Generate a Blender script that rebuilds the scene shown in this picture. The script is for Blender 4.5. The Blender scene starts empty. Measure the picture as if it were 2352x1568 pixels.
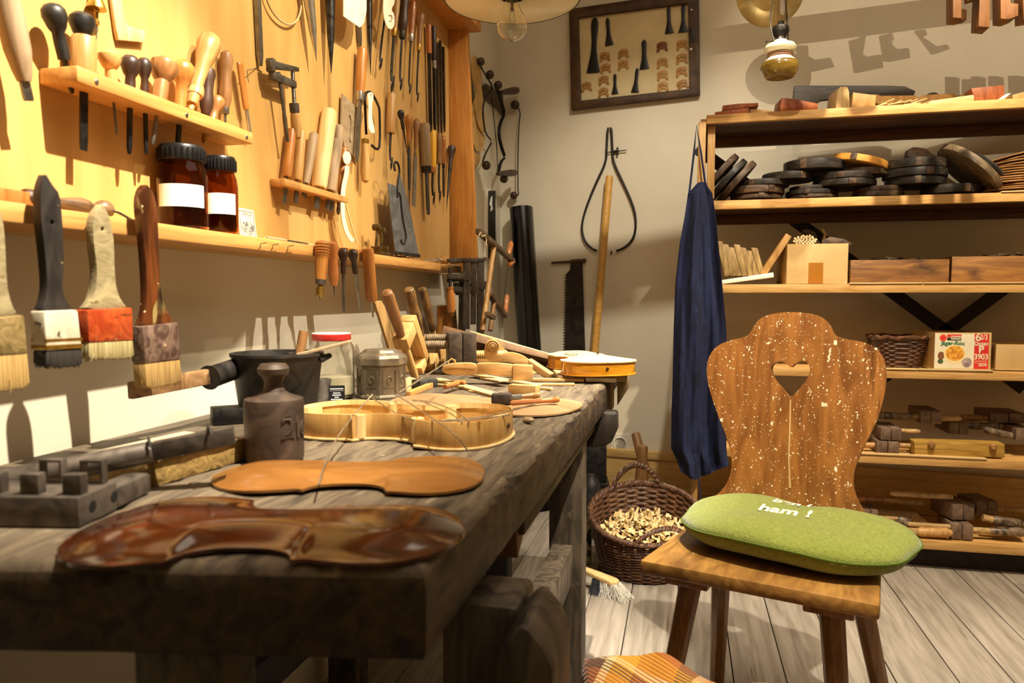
import bpy, bmesh, math, random
from math import *
from mathutils import Vector, Matrix
from mathutils.geometry import tessellate_polygon
random.seed(7)
SC = bpy.context.scene
COL = SC.collection
V = Vector
# ---------------------------------------------------------------- camera model
FP = 1690.0; YAW = radians(13); PIT = atan(100/1690); CH = 1.0
CR = V((cos(YAW), sin(YAW), 0)); CF = V((-sin(YAW)*cos(PIT), cos(YAW)*cos(PIT), -sin(PIT)))
CU = V((-sin(YAW)*sin(PIT), cos(YAW)*sin(PIT), cos(PIT))); CO = V((0, 0, CH))
def ray(u, v): return CR*((u-1176)/FP) + CU*((784-v)/FP) + CF
def wp(u, v, P, N):
    d = ray(u, v); return CO + d*((V(P)-CO).dot(N)/d.dot(N))
def wx(u, v, X): return wp(u, v, (X, 0, 0), V((1, 0, 0)))
def wy(u, v, Y): return wp(u, v, (0, Y, 0), V((0, 1, 0)))
def wz(u, v, Z): return wp(u, v, (0, 0, Z), V((0, 0, 1)))
def prj(P):
    q = V(P)-CO; c = q.dot(CF); return V((1176+FP*q.dot(CR)/c, 784-FP*q.dot(CU)/c))
def xfac(M, z=0):                                 # how much the local X axis is foreshortened in the view
    a = M @ V((0, 0, z)); b = M @ V((.01, 0, z)); k = (prj(b)-prj(a)).length*mpp(a)/.01
    return min(2.4, 1/max(k, .1))
def mpp(P): return (V(P)-CO).dot(CF)/FP          # metres covered by one pixel at P
def fr(o, up, into):                              # X right, Y into the wall, Z up
    z = V(up).normalized(); y = V(into); y = (y - z*y.dot(z)).normalized(); x = y.cross(z)
    return Matrix((x.to_4d(), y.to_4d(), z.to_4d(), (0, 0, 0, 1))).transposed().to_3x3().to_4x4() if False else \
        Matrix(((x.x, y.x, z.x, o[0]), (x.y, y.y, z.y, o[1]), (x.z, y.z, z.z, o[2]), (0, 0, 0, 1)))
def L(M, u, v, y=0):                              # pixel -> local (x, z) on the local plane y
    N = M.to_3x3() @ V((0, 1, 0)); P = M @ V((0, y, 0))
    q = M.inverted() @ wp(u, v, P, N); return (q.x, q.z)
def LS(M, pts, y=0): return [L(M, u, v, y) for u, v in pts]
# ---------------------------------------------------------------- materials
def hx(h):
    h = h.lstrip('#'); c = [int(h[i:i+2], 16)/255 for i in (0, 2, 4)]
    return tuple((x/12.92 if x <= .04045 else ((x+.055)/1.055)**2.4) for x in c) + (1,)
MATS = {}
def mt(name, c1, c2=None, sc=(8, 8, 8), rough=.6, metal=0, bump=.15, spots=None, coat=0, dist=1.5, detail=5, trans=0, ior=1.45, var=.12, lo=.35, hi=.65, sheen=0):
    if name in MATS: return MATS[name]
    m = bpy.data.materials.new(name); m.use_nodes = True; MATS[name] = m
    nt = m.node_tree; N = nt.nodes; K = nt.links; b = N['Principled BSDF']
    b.inputs['Roughness'].default_value = rough; b.inputs['Metallic'].default_value = metal
    b.inputs['Coat Weight'].default_value = coat; b.inputs['Coat Roughness'].default_value = .12
    b.inputs['Transmission Weight'].default_value = trans; b.inputs['IOR'].default_value = ior
    if sheen: b.inputs['Sheen Weight'].default_value = sheen
    c1 = hx(c1); c2 = hx(c2) if c2 else c1
    b.inputs['Base Color'].default_value = c1
    if trans: return m
    tc = N.new('ShaderNodeTexCoord'); oi = N.new('ShaderNodeObjectInfo'); mp = N.new('ShaderNodeMapping')
    vm = N.new('ShaderNodeVectorMath'); vm.operation = 'SCALE'; vm.inputs[0].default_value = (7, 5, 3)
    K.new(oi.outputs['Random'], vm.inputs['Scale']); K.new(vm.outputs[0], mp.inputs['Location'])
    K.new(tc.outputs['Object'], mp.inputs['Vector']); mp.inputs['Scale'].default_value = sc
    n = N.new('ShaderNodeTexNoise'); n.inputs['Scale'].default_value = 1; n.inputs['Detail'].default_value = detail
    n.inputs['Distortion'].default_value = dist; K.new(mp.outputs[0], n.inputs['Vector'])
    r = N.new('ShaderNodeValToRGB'); r.color_ramp.elements[0].color = c1; r.color_ramp.elements[1].color = c2
    r.color_ramp.elements[0].position = lo; r.color_ramp.elements[1].position = hi
    K.new(n.outputs['Fac'], r.inputs['Fac']); out = r.outputs[0]
    if var:
        hs = N.new('ShaderNodeHueSaturation'); mr = N.new('ShaderNodeMapRange')
        mr.inputs[3].default_value = 1-var; mr.inputs[4].default_value = 1+var
        K.new(oi.outputs['Random'], mr.inputs[0]); K.new(mr.outputs[0], hs.inputs['Value']); K.new(out, hs.inputs['Color']); out = hs.outputs[0]
    for s in (spots or []):
        col, scl, th, soft = s[:4]
        mp2 = N.new('ShaderNodeMapping'); K.new(tc.outputs['Object'], mp2.inputs['Vector'])
        mp2.inputs['Scale'].default_value = scl if isinstance(scl, tuple) else (scl,)*3
        K.new(vm.outputs[0], mp2.inputs['Location'])
        if len(s) > 4 and s[4] == 'v':
            n2 = N.new('ShaderNodeTexVoronoi'); n2.inputs['Scale'].default_value = 1; K.new(mp2.outputs[0], n2.inputs['Vector'])
            wn = N.new('ShaderNodeMath'); wn.operation = 'MULTIPLY_ADD'; wn.inputs[2].default_value = -.25; wn.inputs[1].default_value = 1.0
            sp = N.new('ShaderNodeSeparateColor'); K.new(n2.outputs['Color'], sp.inputs[0])
            md = N.new('ShaderNodeMath'); md.operation = 'MULTIPLY'; K.new(sp.outputs[0], md.inputs[0]); md.inputs[1].default_value = th
            cm = N.new('ShaderNodeMath'); cm.operation = 'LESS_THAN'; K.new(n2.outputs['Distance'], cm.inputs[0])
            pw = N.new('ShaderNodeMath'); pw.operation = 'POWER'; K.new(md.outputs[0], pw.inputs[0]); pw.inputs[1].default_value = 1.6
            K.new(pw.outputs[0], cm.inputs[1]); fac = cm.outputs[0]
        else:
            n2 = N.new('ShaderNodeTexNoise'); n2.inputs['Scale'].default_value = 1; n2.inputs['Detail'].default_value = 4; K.new(mp2.outputs[0], n2.inputs['Vector'])
            r2 = N.new('ShaderNodeMapRange'); K.new(n2.outputs['Fac'], r2.inputs[0]); r2.inputs[1].default_value = th; r2.inputs[2].default_value = th+soft; fac = r2.outputs[0]
        mx = N.new('ShaderNodeMix'); mx.data_type = 'RGBA'; K.new(fac, mx.inputs[0]); K.new(out, mx.inputs[6]); mx.inputs[7].default_value = hx(col); out = mx.outputs[2]
    K.new(out, b.inputs['Base Color'])
    if bump:
        bp = N.new('ShaderNodeBump'); bp.inputs['Strength'].default_value = bump; bp.inputs['Distance'].default_value = .004
        K.new(n.outputs['Fac'], bp.inputs['Height']); K.new(bp.outputs[0], b.inputs['Normal'])
    return m
GZ, GX, GY = (60, 60, 5), (5, 60, 60), (60, 5, 60)
# ---------------------------------------------------------------- mesh builder
class B:
    def __init__(s): s.v = []; s.f = []
    def add(s, vs, fs, M=None):
        o = len(s.v)
        for p in vs:
            p = V(p); s.v.append(M @ p if M else p)
        s.f += [tuple(i+o for i in f) for f in fs]; return s
    def box(s, x0, x1, y0, y1, z0, z1, M=None):
        return s.add([(x, y, z) for x in (x0, x1) for y in (y0, y1) for z in (z0, z1)],
                     [(0, 1, 3, 2), (4, 6, 7, 5), (0, 4, 5, 1), (2, 3, 7, 6), (0, 2, 6, 4), (1, 5, 7, 3)], M)
    def bx(s, c, d, M=None):
        return s.box(c[0]-d[0]/2, c[0]+d[0]/2, c[1]-d[1]/2, c[1]+d[1]/2, c[2]-d[2]/2, c[2]+d[2]/2, M)
    def bar(s, a, b, w, h, up=(0, 0, 1), w2=None, h2=None):   # box from a to b
        a = V(a); b = V(b); z = (b-a).normalized(); u = V(up); u = u - z*u.dot(z)
        if u.length < 1e-5: u = V((1, 0, 0)) - z*z.x
        u.normalize(); x = u.cross(z); w2 = w2 or w; h2 = h2 or h
        vs = [p + x*(sx*ww/2) + u*(sy*hh/2) for p, ww, hh in ((a, w, h), (b, w2, h2)) for sx, sy in ((-1, -1), (1, -1), (1, 1), (-1, 1))]
        return s.add(vs, [(3, 2, 1, 0), (4, 5, 6, 7), (0, 1, 5, 4), (1, 2, 6, 5), (2, 3, 7, 6), (3, 0, 4, 7)])
    def lathe(s, prof, n=18, M=None, sx=1, sy=1):
        vs = []; fs = []
        for r, z in prof:
            vs += [(r*sx*cos(2*pi*i/n), r*sy*sin(2*pi*i/n), z) for i in range(n)]
        for k in range(len(prof)-1):
            fs += [(k*n+i, k*n+(i+1) % n, (k+1)*n+(i+1) % n, (k+1)*n+i) for i in range(n)]
        fs.append(tuple(reversed(range(n)))); fs.append(tuple(range((len(prof)-1)*n, len(prof)*n)))
        return s.add(vs, fs, M)
    def tube(s, pts, r, n=8, closed=False, M=None, flat=1):
        pts = [V(p) for p in pts]; m = len(pts); rs = r if isinstance(r, (list, tuple)) else [r]*m
        vs = []; fs = []; u = None
        for i, p in enumerate(pts):
            a = pts[i-1] if (i or closed) else p; b = pts[(i+1) % m] if (i < m-1 or closed) else p
            t = (b-a).normalized()
            if u is None:
                u = V((0, 0, 1)) if abs(t.z) < .9 else V((1, 0, 0))
            u = (u - t*u.dot(t)).normalized(); w = t.cross(u)
            vs += [p + (u*cos(2*pi*k/n)*flat + w*sin(2*pi*k/n))*rs[i] for k in range(n)]
        for i in range(m if closed else m-1):
            j = (i+1) % m
            fs += [(i*n+k, i*n+(k+1) % n, j*n+(k+1) % n, j*n+k) for k in range(n)]
        if not closed: fs += [tuple(reversed(range(n))), tuple(range((m-1)*n, m*n))]
        return s.add(vs, fs, M)
    def slab(s, loops, y0, y1, M=None):                       # loops in XZ extruded along Y
        if not isinstance(loops[0][0], (list, tuple)): loops = [loops]
        flat = [p for l in loops for p in l]; tri = tessellate_polygon([[V((p[0], p[1], 0)) for p in l] for l in loops])
        n = len(flat); vs = [(p[0], y0, p[1]) for p in flat] + [(p[0], y1, p[1]) for p in flat]
        fs = [tuple(t) for t in tri] + [tuple(i+n for i in reversed(t)) for t in tri]; o = 0
        for l in loops:
            k = len(l); fs += [(o+i, o+(i+1) % k, n+o+(i+1) % k, n+o+i) for i in range(k)]; o += k
        return s.add(vs, fs, M)
    def poly(s, loop, z0, z1, M=None):                        # loop in XY extruded along Z
        T_ = Matrix(((1, 0, 0, 0), (0, 0, 1, 0), (0, 1, 0, 0), (0, 0, 0, 1)))
        return s.slab(loop, z0, z1, (M or Matrix()) @ T_)
    def ball(s, c, r, M=None, n=14, sz=(1, 1, 1)):
        pr = [(max(1e-4, sin(pi*i/8)), -cos(pi*i/8)) for i in range(9)]
        return s.lathe(pr, n, (M or Matrix()) @ Matrix.Translation(c) @ Matrix.Diagonal((r*sz[0], r*sz[1], r*sz[2], 1)))
    def grid(s, fn, nu, nv, M=None):
        return s.add([fn(i/nu, j/nv) for i in range(nu+1) for j in range(nv+1)],
                     [(i*(nv+1)+j, (i+1)*(nv+1)+j, (i+1)*(nv+1)+j+1, i*(nv+1)+j+1) for i in range(nu) for j in range(nv)], M)
    def thread(s, z0, z1, r, pitch, n=14, M=None, amp=.12):    # screw thread as a ridged lathe
        pr = []; k = int((z1-z0)/pitch)
        for i in range(k): pr += [(r*(1-amp), z0+i*pitch), (r, z0+(i+.35)*pitch), (r, z0+(i+.6)*pitch)]
        pr.append((r*(1-amp), z1)); return s.lathe(pr, n, M)
    def mesh(s, name, bevel=0, ang=38):
        me = bpy.data.meshes.new(name); me.from_pydata(s.v, [], s.f)
        bm = bmesh.new(); bm.from_mesh(me); bmesh.ops.remove_doubles(bm, verts=bm.verts, dist=1e-6); bmesh.ops.recalc_face_normals(bm, faces=bm.faces)
        if bevel:
            es = [e for e in bm.edges if len(e.link_faces) == 2 and e.calc_face_angle(0) > radians(32)]
            try: bmesh.ops.bevel(bm, geom=es, offset=bevel, segments=2, profile=.5, affect='EDGES', clamp_overlap=True)
            except Exception: pass
        bm.to_mesh(me); bm.free()
        me.shade_smooth(); me.set_sharp_from_angle(angle=radians(ang)); return me
def P(name, mb, mat, parent=None, bevel=0, label=None, ang=38, M=None):
    o = bpy.data.objects.new(name, mb.mesh(name, bevel, ang)); COL.objects.link(o); o.data.materials.append(mat)
    if parent: o.parent = parent
    if M: o.matrix_local = M
    if label: o['label'] = label
    return o
def tag(o, label, cat, group=None, kind=None):
    if label: o['label'] = label
    if cat: o['category'] = cat
    if group: o['group'] = group
    if kind: o['kind'] = kind
    return o
def T(name, label, cat, M=None, group=None):
    o = bpy.data.objects.new(name, None); COL.objects.link(o); o.empty_display_size = .05
    if M is not None: o.matrix_world = M if isinstance(M, Matrix) else Matrix.Translation(M)
    return tag(o, label, cat, group)
def S(name, mb, mat, label, cat, M=None, group=None, bevel=0, ang=38, kind=None):   # one-mesh thing
    o = P(name, mb, mat, None, bevel, None, ang)
    if M is not None: o.matrix_world = M if isinstance(M, Matrix) else Matrix.Translation(M)
    return tag(o, label, cat, group, kind)
def copy_thing(o, M, label, group=None):
    c = o.copy(); COL.objects.link(c); c.matrix_world = M; c['label'] = label
    if group: c['group'] = group
    for ch in list(o.children):
        d = ch.copy(); COL.objects.link(d); d.parent = c; d.matrix_local = ch.matrix_local
        for g in list(ch.children):
            e = g.copy(); COL.objects.link(e); e.parent = d; e.matrix_local = g.matrix_local
    return c
def struct(name, mb, mat, bevel=0):
    o = P(name, mb, mat, None, bevel); o['kind'] = 'structure'; return o
def txt(name, s, size, M, mat, parent=None, ext=.0004, align='CENTER', bold=0):
    cu = bpy.data.curves.new(name, 'FONT'); cu.body = s; cu.size = size; cu.extrude = ext; cu.align_x = align; cu.align_y = 'CENTER'; cu.offset = bold
    o = bpy.data.objects.new(name, cu); dg = bpy.context.evaluated_depsgraph_get(); COL.objects.link(o); dg.update()
    me = bpy.data.meshes.new_from_object(o.evaluated_get(dg)); bpy.data.objects.remove(o)
    # text lies in local XY of M; stand it in XZ facing -Y
    me.transform(M @ Matrix.Rotation(pi/2, 4, 'X'))
    q = bpy.data.objects.new(name, me); COL.objects.link(q); me.materials.clear(); me.materials.append(mat)
    if parent: q.parent = parent
    return q
INTO_L = V((-1, 0, 0)); INTO_B = V((0, 1, 0)); UP = V((0, 0, 1))
# ---------------------------------------------------------------- material set
pine = mt('pine_shelf', '#b98a4a', '#d3a766', (5, 50, 50), .55, bump=.1)
pineZ = mt('pine_upright', '#b98a4a', '#d3a766', GZ, .55, bump=.1)
ply = mt('honey_plywood', '#bf9350', '#cfa564', (14, 14, 2.2), .5, bump=.05, dist=.6, var=0)
boardw = mt('board_frame_wood', '#b0702a', '#c98a3e', (60, 60, 4), .5, bump=.1, var=0)
ledgew = mt('ledge_wood', '#b88142', '#cc9a56', (60, 4, 60), .5, bump=.08, var=0)
beechZ = mt('beech_handle', '#a87a40', '#c39a5e', GZ, .42, bump=.06)
oakZ = mt('worn_brown_handle', '#7d5630', '#a5794a', GZ, .4, bump=.1)
redZ = mt('reddish_handle', '#9c5a28', '#bd7a40', GZ, .38, bump=.08, coat=.2)
orgZ = mt('orange_handle', '#a5662a', '#c0823c', GZ, .38, bump=.06, coat=.2)
yelZ = mt('yellow_handle', '#d69a1c', '#e4b039', GZ, .35, bump=.04, coat=.3)
drkZ = mt('dark_stained_handle', '#2a1c14', '#4a3020', GZ, .42, bump=.1)
blkZ = mt('black_handle', '#17140f', '#2c2722', GZ, .45, bump=.08)
greyZ = mt('grey_weathered_handle', '#8b7355', '#a98f6c', GZ, .6, bump=.12)
steel = mt('dull_steel', '#6f6a62', '#8f8a80', (30, 30, 30), .38, .9, .05)
dsteel = mt('dark_steel', '#2b2926', '#4a4641', (30, 30, 30), .42, .85, .06)
bsteel = mt('bright_steel', '#b7b2a6', '#cfcabf', (30, 30, 30), .28, .9, .03)
iron = mt('blackened_iron', '#1b1918', '#35312d', (25, 25, 25), .55, .6, .15)
clampir = mt('old_clamp_iron', '#463f37', '#6a6055', (25, 25, 25), .5, .6, .12)
brass = mt('brass', '#9c7a34', '#c09a4c', (30, 30, 30), .33, .9, .04)
white = mt('cream_paint', '#e8dfc8', '#efe7d3', (12, 12, 12), .6, bump=.05)
ivory = mt('ivory_plastic', '#efe6c8', '#f5eed6', (12, 12, 12), .5, bump=.0)
spruce = mt('pale_spruce', '#c9a468', '#dcbf88', (70, 70, 4), .5, bump=.05)
spruceX = mt('pale_spruce_strip', '#c9a468', '#dcbf88', (4, 70, 70), .5, bump=.05)
maple = mt('pale_maple', '#b98e54', '#cfa96e', (12, 12, 50), .45, bump=.04)
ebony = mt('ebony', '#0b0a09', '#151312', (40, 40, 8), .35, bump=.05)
paper = mt('white_paper', '#f2efe8', '#f7f5ef', (9, 9, 9), .8, bump=0, var=.03)
# ================================================================ SETTING
XL = -.9
BN = V((.138, .99, 0)).normalized(); BP = V((.1, 3.5, 0)); INB = BN.copy()
BD = V((BN.y, -BN.x, 0))                          # along the back wall, to the right
def wb(u, v, off=0): return wp(u, v, BP - BN*off, BN)
wallm = mt('cream_plaster', '#d2c8b0', '#d9d0b9', (3, 3, 3), .85, bump=.04, var=0, dist=.5)
floorm = mt('grey_floorboards', '#82786a', '#a09688', (45, 3.2, 20), .72, bump=.18, var=0, dist=.7,
            spots=[('#6f6250', (60, 3, 8), .64, .1), ('#d8ccb4', 38, .16, 0, 'v'), ('#5f5342', (9, 2, 3), .62, .16)])
ceilm = mt('ceiling_plaster', '#d2c8b2', '#d8cfba', (3, 3, 3), .9, bump=0, var=0)
# floor: planks along the bench direction
fb = B(); ys = (-1.2, 3.9); x = -1.0; ws = [.135, .15, .128, .16, .14, .132, .155, .145]; k = 0
while x < 2.6:
    w = ws[k % 8]; cuts = [ys[0], random.uniform(-.2, .8) if k % 3 else random.uniform(2.4, 3.2), ys[1]]
    for a, b in zip(cuts, cuts[1:]): fb.box(x+.0017, x+w-.0017, a+.001, b-.001, -.03, random.uniform(-.0008, .0008))
    x += w; k += 1
struct('floor', fb, floorm, .0012)
struct('subfloor_ground', B().box(-1.2, 2.8, -1.4, 4.0, -.08, -.032), mt('gap_dark', '#1d1712'))
bpy.data.objects['subfloor_ground'].name = 'floor_underlay'
struct('wall_left', B().box(XL-.1, XL, -1.3, 3.66, -.05, 2.95), wallm)
a = BP + BD*(-1.3); b = BP + BD*2.7
struct('wall_back', B().add([(p.x, p.y, z) for z in (-.05, 2.95) for p in (a, b, b+BN*.1, a+BN*.1)],
       [(0, 1, 5, 4), (1, 2, 6, 5), (2, 3, 7, 6), (3, 0, 4, 7), (0, 3, 2, 1), (4, 5, 6, 7)]), wallm)
struct('wall_right', B().box(2.6, 2.7, -1.3, 3.9, -.05, 2.95), wallm)
struct('wall_front', B().box(-1.0, 2.7, -1.4, -1.3, -.05, 2.95), wallm)
struct('ceiling', B().box(-1.0, 2.7, -1.4, 4.0, 2.95, 3.05), ceilm)
# baseboard of the back wall
basew = mt('pine_baseboard', '#cda561', '#ddba7a', (4, 40, 40), .5, bump=.06, var=0)
Mb = fr(BP, UP, INB)
struct('baseboard_back', B().box(-1.02, 2.5, -.022, -.002, 0, .235, Mb).box(-1.02, 2.5, -.03, -.002, .235, .275, Mb).box(-1.02, 2.5, -.034, -.002, 0, .075, Mb).box(-1.02, 2.5, -.028, -.002, .09, .1, Mb), basew, .004)
# camera
cam = bpy.data.cameras.new('camera'); co = bpy.data.objects.new('camera', cam); COL.objects.link(co)
co.location = CO; co.rotation_euler = (pi/2-PIT, 0, YAW); cam.sensor_width = 36; cam.lens = 36*FP/2352; cam.clip_start = .02
cam.dof.use_dof = True; cam.dof.focus_distance = 1.9; cam.dof.aperture_fstop = 5.6
SC.camera = co
# lights
def spot(name, loc, to, W, ang, blend=.35, col=(1, .74, .42), r=.02):
    l = bpy.data.lights.new(name, 'SPOT'); l.energy = W; l.spot_size = radians(ang); l.spot_blend = blend; l.color = col; l.shadow_soft_size = r
    o = bpy.data.objects.new(name, l); COL.objects.link(o); o.location = loc; o.rotation_euler = (V(to)-V(loc)).to_track_quat('-Z', 'Y').to_euler(); return o
WARM = (1, .85, .64); WARM2 = (1, .90, .74)
spot('spotlight_board', (.30, 1.15, 2.62), (-.86, 1.50, 1.62), 200, 44, .9, (1, .87, .65), .012)
spot('spotlight_board_end', (.55, 2.15, 2.75), (-.86, 2.2, 1.35), 48, 60, .8, WARM, .015)
spot('spotlight_bench', (.11, .75, 2.62), (-.80, .95, .84), 600, 38, .75, WARM2, .010)
spot('spotlight_corner', (.85, 1.8, 2.68), (-.48, 1.8, .8), 200, 40, .6, WARM2, .015)
spot('spotlight_bench_far', (.11, 2.0, 2.66), (-.36, 1.85, .8), 460, 32, .7, WARM2, .012)
spot('spotlight_chair', (.55, .85, 2.85), (.28, 1.72, .3), 400, 44, .6, WARM2, .02)
spot('spotlight_shelf', (.95, 1.65, 2.9), (.8, 2.95, .55), 330, 58, .7, WARM, .02)
spot('spotlight_wall', (.15, 1.9, 2.85), (-.2, 3.4, .8), 150, 62, .8, (1, .91, .76), .02)
al = bpy.data.lights.new('ambient_fill', 'AREA'); al.energy = 30; al.size = 2.2; al.color = (1, .86, .68)  # unseen area fill, added to lift the ambient light
ao = bpy.data.objects.new('ambient_fill', al); COL.objects.link(ao); ao.location = (.7, 1.2, 2.93)
w = bpy.data.worlds.new('world'); SC.world = w; w.use_nodes = True; w.node_tree.nodes['Background'].inputs[0].default_value = (.02, .016, .012, 1)
SC.view_settings.view_transform = 'Standard'; SC.view_settings.look = 'None'; SC.view_settings.gamma = 1; SC.view_settings.exposure = 0
# ================================================================ WORKBENCH
BZ = .78
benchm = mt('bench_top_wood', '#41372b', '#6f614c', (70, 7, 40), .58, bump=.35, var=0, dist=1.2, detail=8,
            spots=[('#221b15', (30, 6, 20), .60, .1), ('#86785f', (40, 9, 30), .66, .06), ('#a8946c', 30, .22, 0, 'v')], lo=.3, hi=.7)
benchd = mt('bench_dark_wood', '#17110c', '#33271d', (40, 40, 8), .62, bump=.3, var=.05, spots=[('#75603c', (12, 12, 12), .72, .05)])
benchw = mt('worn_grey_brown', '#30281f', '#5d503f', (30, 30, 7), .6, bump=.3, var=.06, spots=[('#7d6a4c', (16, 16, 12), .68, .08)])
benchy = mt('bench_side_wood', '#2f2618', '#4a3d26', (30, 5, 30), .65, bump=.3, var=.05)
bench = T('workbench', 'long dark worn wooden workbench along the tool wall covered with violin parts', 'workbench', (-.55, 1.3, 0))
Mi = bench.matrix_world.inverted()
def into(o, mb): 
    mb.v = [Mi @ V(p) for p in mb.v]; return mb
def dense(pts, step):
    out = []
    for i in range(len(pts)):
        a = V(pts[i]); b = V(pts[(i+1) % len(pts)]); n = max(1, int((b-a).length/step))
        out += [a.lerp(b, k/n) for k in range(n)]
    return out
ol = dense([(-.885, .43, 0), (-.55, .492, 0), (-.2, .556, 0), (-.195, 1.2, 0), (-.186, 2.08, 0), (-.885, 2.12, 0)], .012)
cen = V((-.55, 1.3, 0)); vs = []; n = len(ol)
from mathutils import noise as NZ
def inward(i):
    t = (ol[(i+1) % n]-ol[i-1]).normalized(); return V((-t.y, t.x, 0))
lev = [(BZ, .013), (BZ-.003, .006), (BZ-.009, .0015), (BZ-.02, 0), (BZ-.07, .001), (BZ-.079, .006)]
mb = B()
for z, ins in lev:
    for i, p in enumerate(ol):
        k = NZ.noise(p*14)+.6*NZ.noise(p*45); wear = max(0, k)*.018*(1 if z > BZ-.012 else .12) if p.x > -.86 else 0
        q = p + inward(i)*(ins+wear); vs.append((q.x, q.y, z - (wear*.35 if z > BZ-.002 else 0)))
fs = [(a*n+i, a*n+(i+1) % n, (a+1)*n+(i+1) % n, (a+1)*n+i) for a in range(len(lev)-1) for i in range(n)]
fs += [tuple(range(n)), tuple(reversed(range((len(lev)-1)*n, len(lev)*n)))]
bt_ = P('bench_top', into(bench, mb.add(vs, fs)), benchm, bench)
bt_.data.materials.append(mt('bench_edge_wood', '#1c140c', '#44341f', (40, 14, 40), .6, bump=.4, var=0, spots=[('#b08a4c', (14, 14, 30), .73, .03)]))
for p_ in bt_.data.polygons: p_.material_index = 0 if p_.normal.z > .9 or (p_.normal.z > .05 and p_.center.z > BZ-.006) else 1  # side faces: dark wood, deepened further to carry the shade of the unlit front
P('apron', into(bench, B().box(-.262, -.212, 1.0, 1.92, .664, .700)), benchy, bench, .004)
P('apron_bracket', into(bench, B().slab([(.985, .70), (1.14, .70), (1.06, .665), (1.0, .63)], -.26, -.222, Matrix.Rotation(pi/2, 4, 'Z') @ Matrix.Diagonal((1, -1, 1, 1)) )), mt('bracket_brown', '#4a2f16', '#6a4522', GZ), bench, .003)
for x, y in ((-.255, 1.69), (-.82, 1.69), (-.82, .62), (-.44, .59)):
    P('leg', into(bench, B().bx((x, y, .35), (.078, .075, .70))), benchw, bench, .005)
P('stretcher', into(bench, B().box(-.285, -.237, .63, 1.655, .345, .433)), benchw, bench, .004)
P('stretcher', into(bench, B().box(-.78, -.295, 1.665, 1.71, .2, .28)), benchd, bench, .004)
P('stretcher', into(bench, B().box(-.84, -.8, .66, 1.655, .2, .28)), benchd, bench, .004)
vj = P('vise_block', into(bench, B().box(-.262, -.172, .775, .87, .53, .658)), benchw, bench, .008)
My = fr((0, .72, 0), UP, INTO_B)
P('vise_arm', into(bench, B().slab(LS(My, [(1120, 1700), (1140, 1500), (1195, 1436), (1215, 1447), (1250, 1490), (1272, 1540), (1272, 1700)]), 0, .12, My)), benchw, bench, .008)
My = fr((0, 1.86, 0), UP, INTO_B)
P('vise_jaw', into(bench, B().slab(LS(My, [(1372, 946), (1415, 950), (1416, 990), (1405, 1015), (1388, 1027), (1345, 1030), (1335, 1020), (1352, 985)]), 0, .07, My)), benchd, bench, .006)
My = fr((0, 1.99, 0), UP, INTO_B)
endw = mt('vise_end_wood', '#7c6547', '#a58a64', (30, 30, 5), .65, bump=.3)
P('vise_end_board', into(bench, B().slab(LS(My, [(1393, 872), (1407, 866), (1407, 942), (1393, 942)]), 0, .05, My)), endw, bench, .004)
P('vise_end_board', into(bench, B().slab(LS(My, [(1416, 860), (1440, 857), (1438, 900), (1416, 935)]), .02, .1, My)), endw, bench, .004)

# ================================================================ CHAIR
chw = mt('chair_seat_wood', '#7a5426', '#a5793c', (30, 6, 30), .38, bump=.25, coat=.25, var=0, spots=[('#5a3a16', (7, 5, 7), .62, .12), ('#c9bda4', 24, .30, 0, 'v'), ('#4a4a5a', (14, 14, 14), .73, .03)])
backw = mt('chair_back_wood', '#7d4c21', '#a56c32', (34, 34, 3), .36, bump=.12, coat=.3, var=0, dist=1.0, detail=7,
           spots=[('#5c3312', (40, 20, 3), .64, .08), ('#efe0ba', (48, 48, 36), .69, .015), ('#e9dab4', (125, 125, 90), .66, .02), ('#f2e6c8', (26, 26, 9), .725, .012), ('#f4e8cc', 60, .31, 0, 'v'), ('#ecdcb4', 105, .36, 0, 'v'), ('#efe2c0', 170, .37, 0, 'v')])
legw = mt('chair_leg_wood', '#6d4722', '#8e6234', GZ, .38, bump=.12, coat=.25, var=.05)
C0 = V((-.0789, 1.5015, 0)); ce = V((.954, -.30, 0)).normalized(); cn = V((.30, .954, 0)).normalized()
Mc = fr((C0.x, C0.y, 0), UP, cn)                 # local x across, y depth, z up; origin under the front-left corner
chair = T('peasant_chair', 'paint-splattered brown wooden chair with a heart cut-out in its carved back', 'chair', Mc)
seat = B().poly([(0, 0), (.444, 0), (.432, .2), (.405, .425), (.04, .425), (.012, .2)], .434, .464)
P('seat', seat, chw, chair, .007)
for x in (.085, .355):
    P('seat_batten', B().box(x-.045, x+.045, .04, .37, .408, .4345), legw, chair, .004)
for (tx, ty), (bx_, by_) in (((.085, .085), (.022, .03)), ((.355, .085), (.398, .03)), ((.085, .33), (.058, .40)), ((.372, .33), (.452, .40))):
    a = V((tx, ty, .415)); b = V((bx_, by_, 0)); P('leg', B().tube([b, b.lerp(a, .5), a], [.0175, .021, .024], 8), legw, chair, .0008, ang=25)
bb = Mc @ V((.222, .395, .45)); Mk = fr(bb, UP*cos(radians(9)) + cn*sin(radians(9)), cn)
bpx = [(1622, 1146), (1650, 1136), (1672, 1110), (1683, 1080), (1683, 1050), (1674, 1010), (1656, 965), (1638, 915), (1627, 875), (1625, 840), (1634, 812), (1652, 793), (1680, 782), (1712, 775), (1726, 766), (1733, 750), (1746, 733), (1772, 722), (1815, 717), (1860, 720), (1888, 728), (1905, 742), (1912, 758), (1921, 772), (1945, 780), (1980, 785), (2008, 795), (2027, 815), (2036, 845), (2036, 885), (2028, 925), (2015, 965), (1995, 1005), (1975, 1045), (1962, 1085), (1960, 1115), (1968, 1145), (1985, 1175), (2000, 1196), (2000, 1250), (1622, 1215)]
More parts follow.
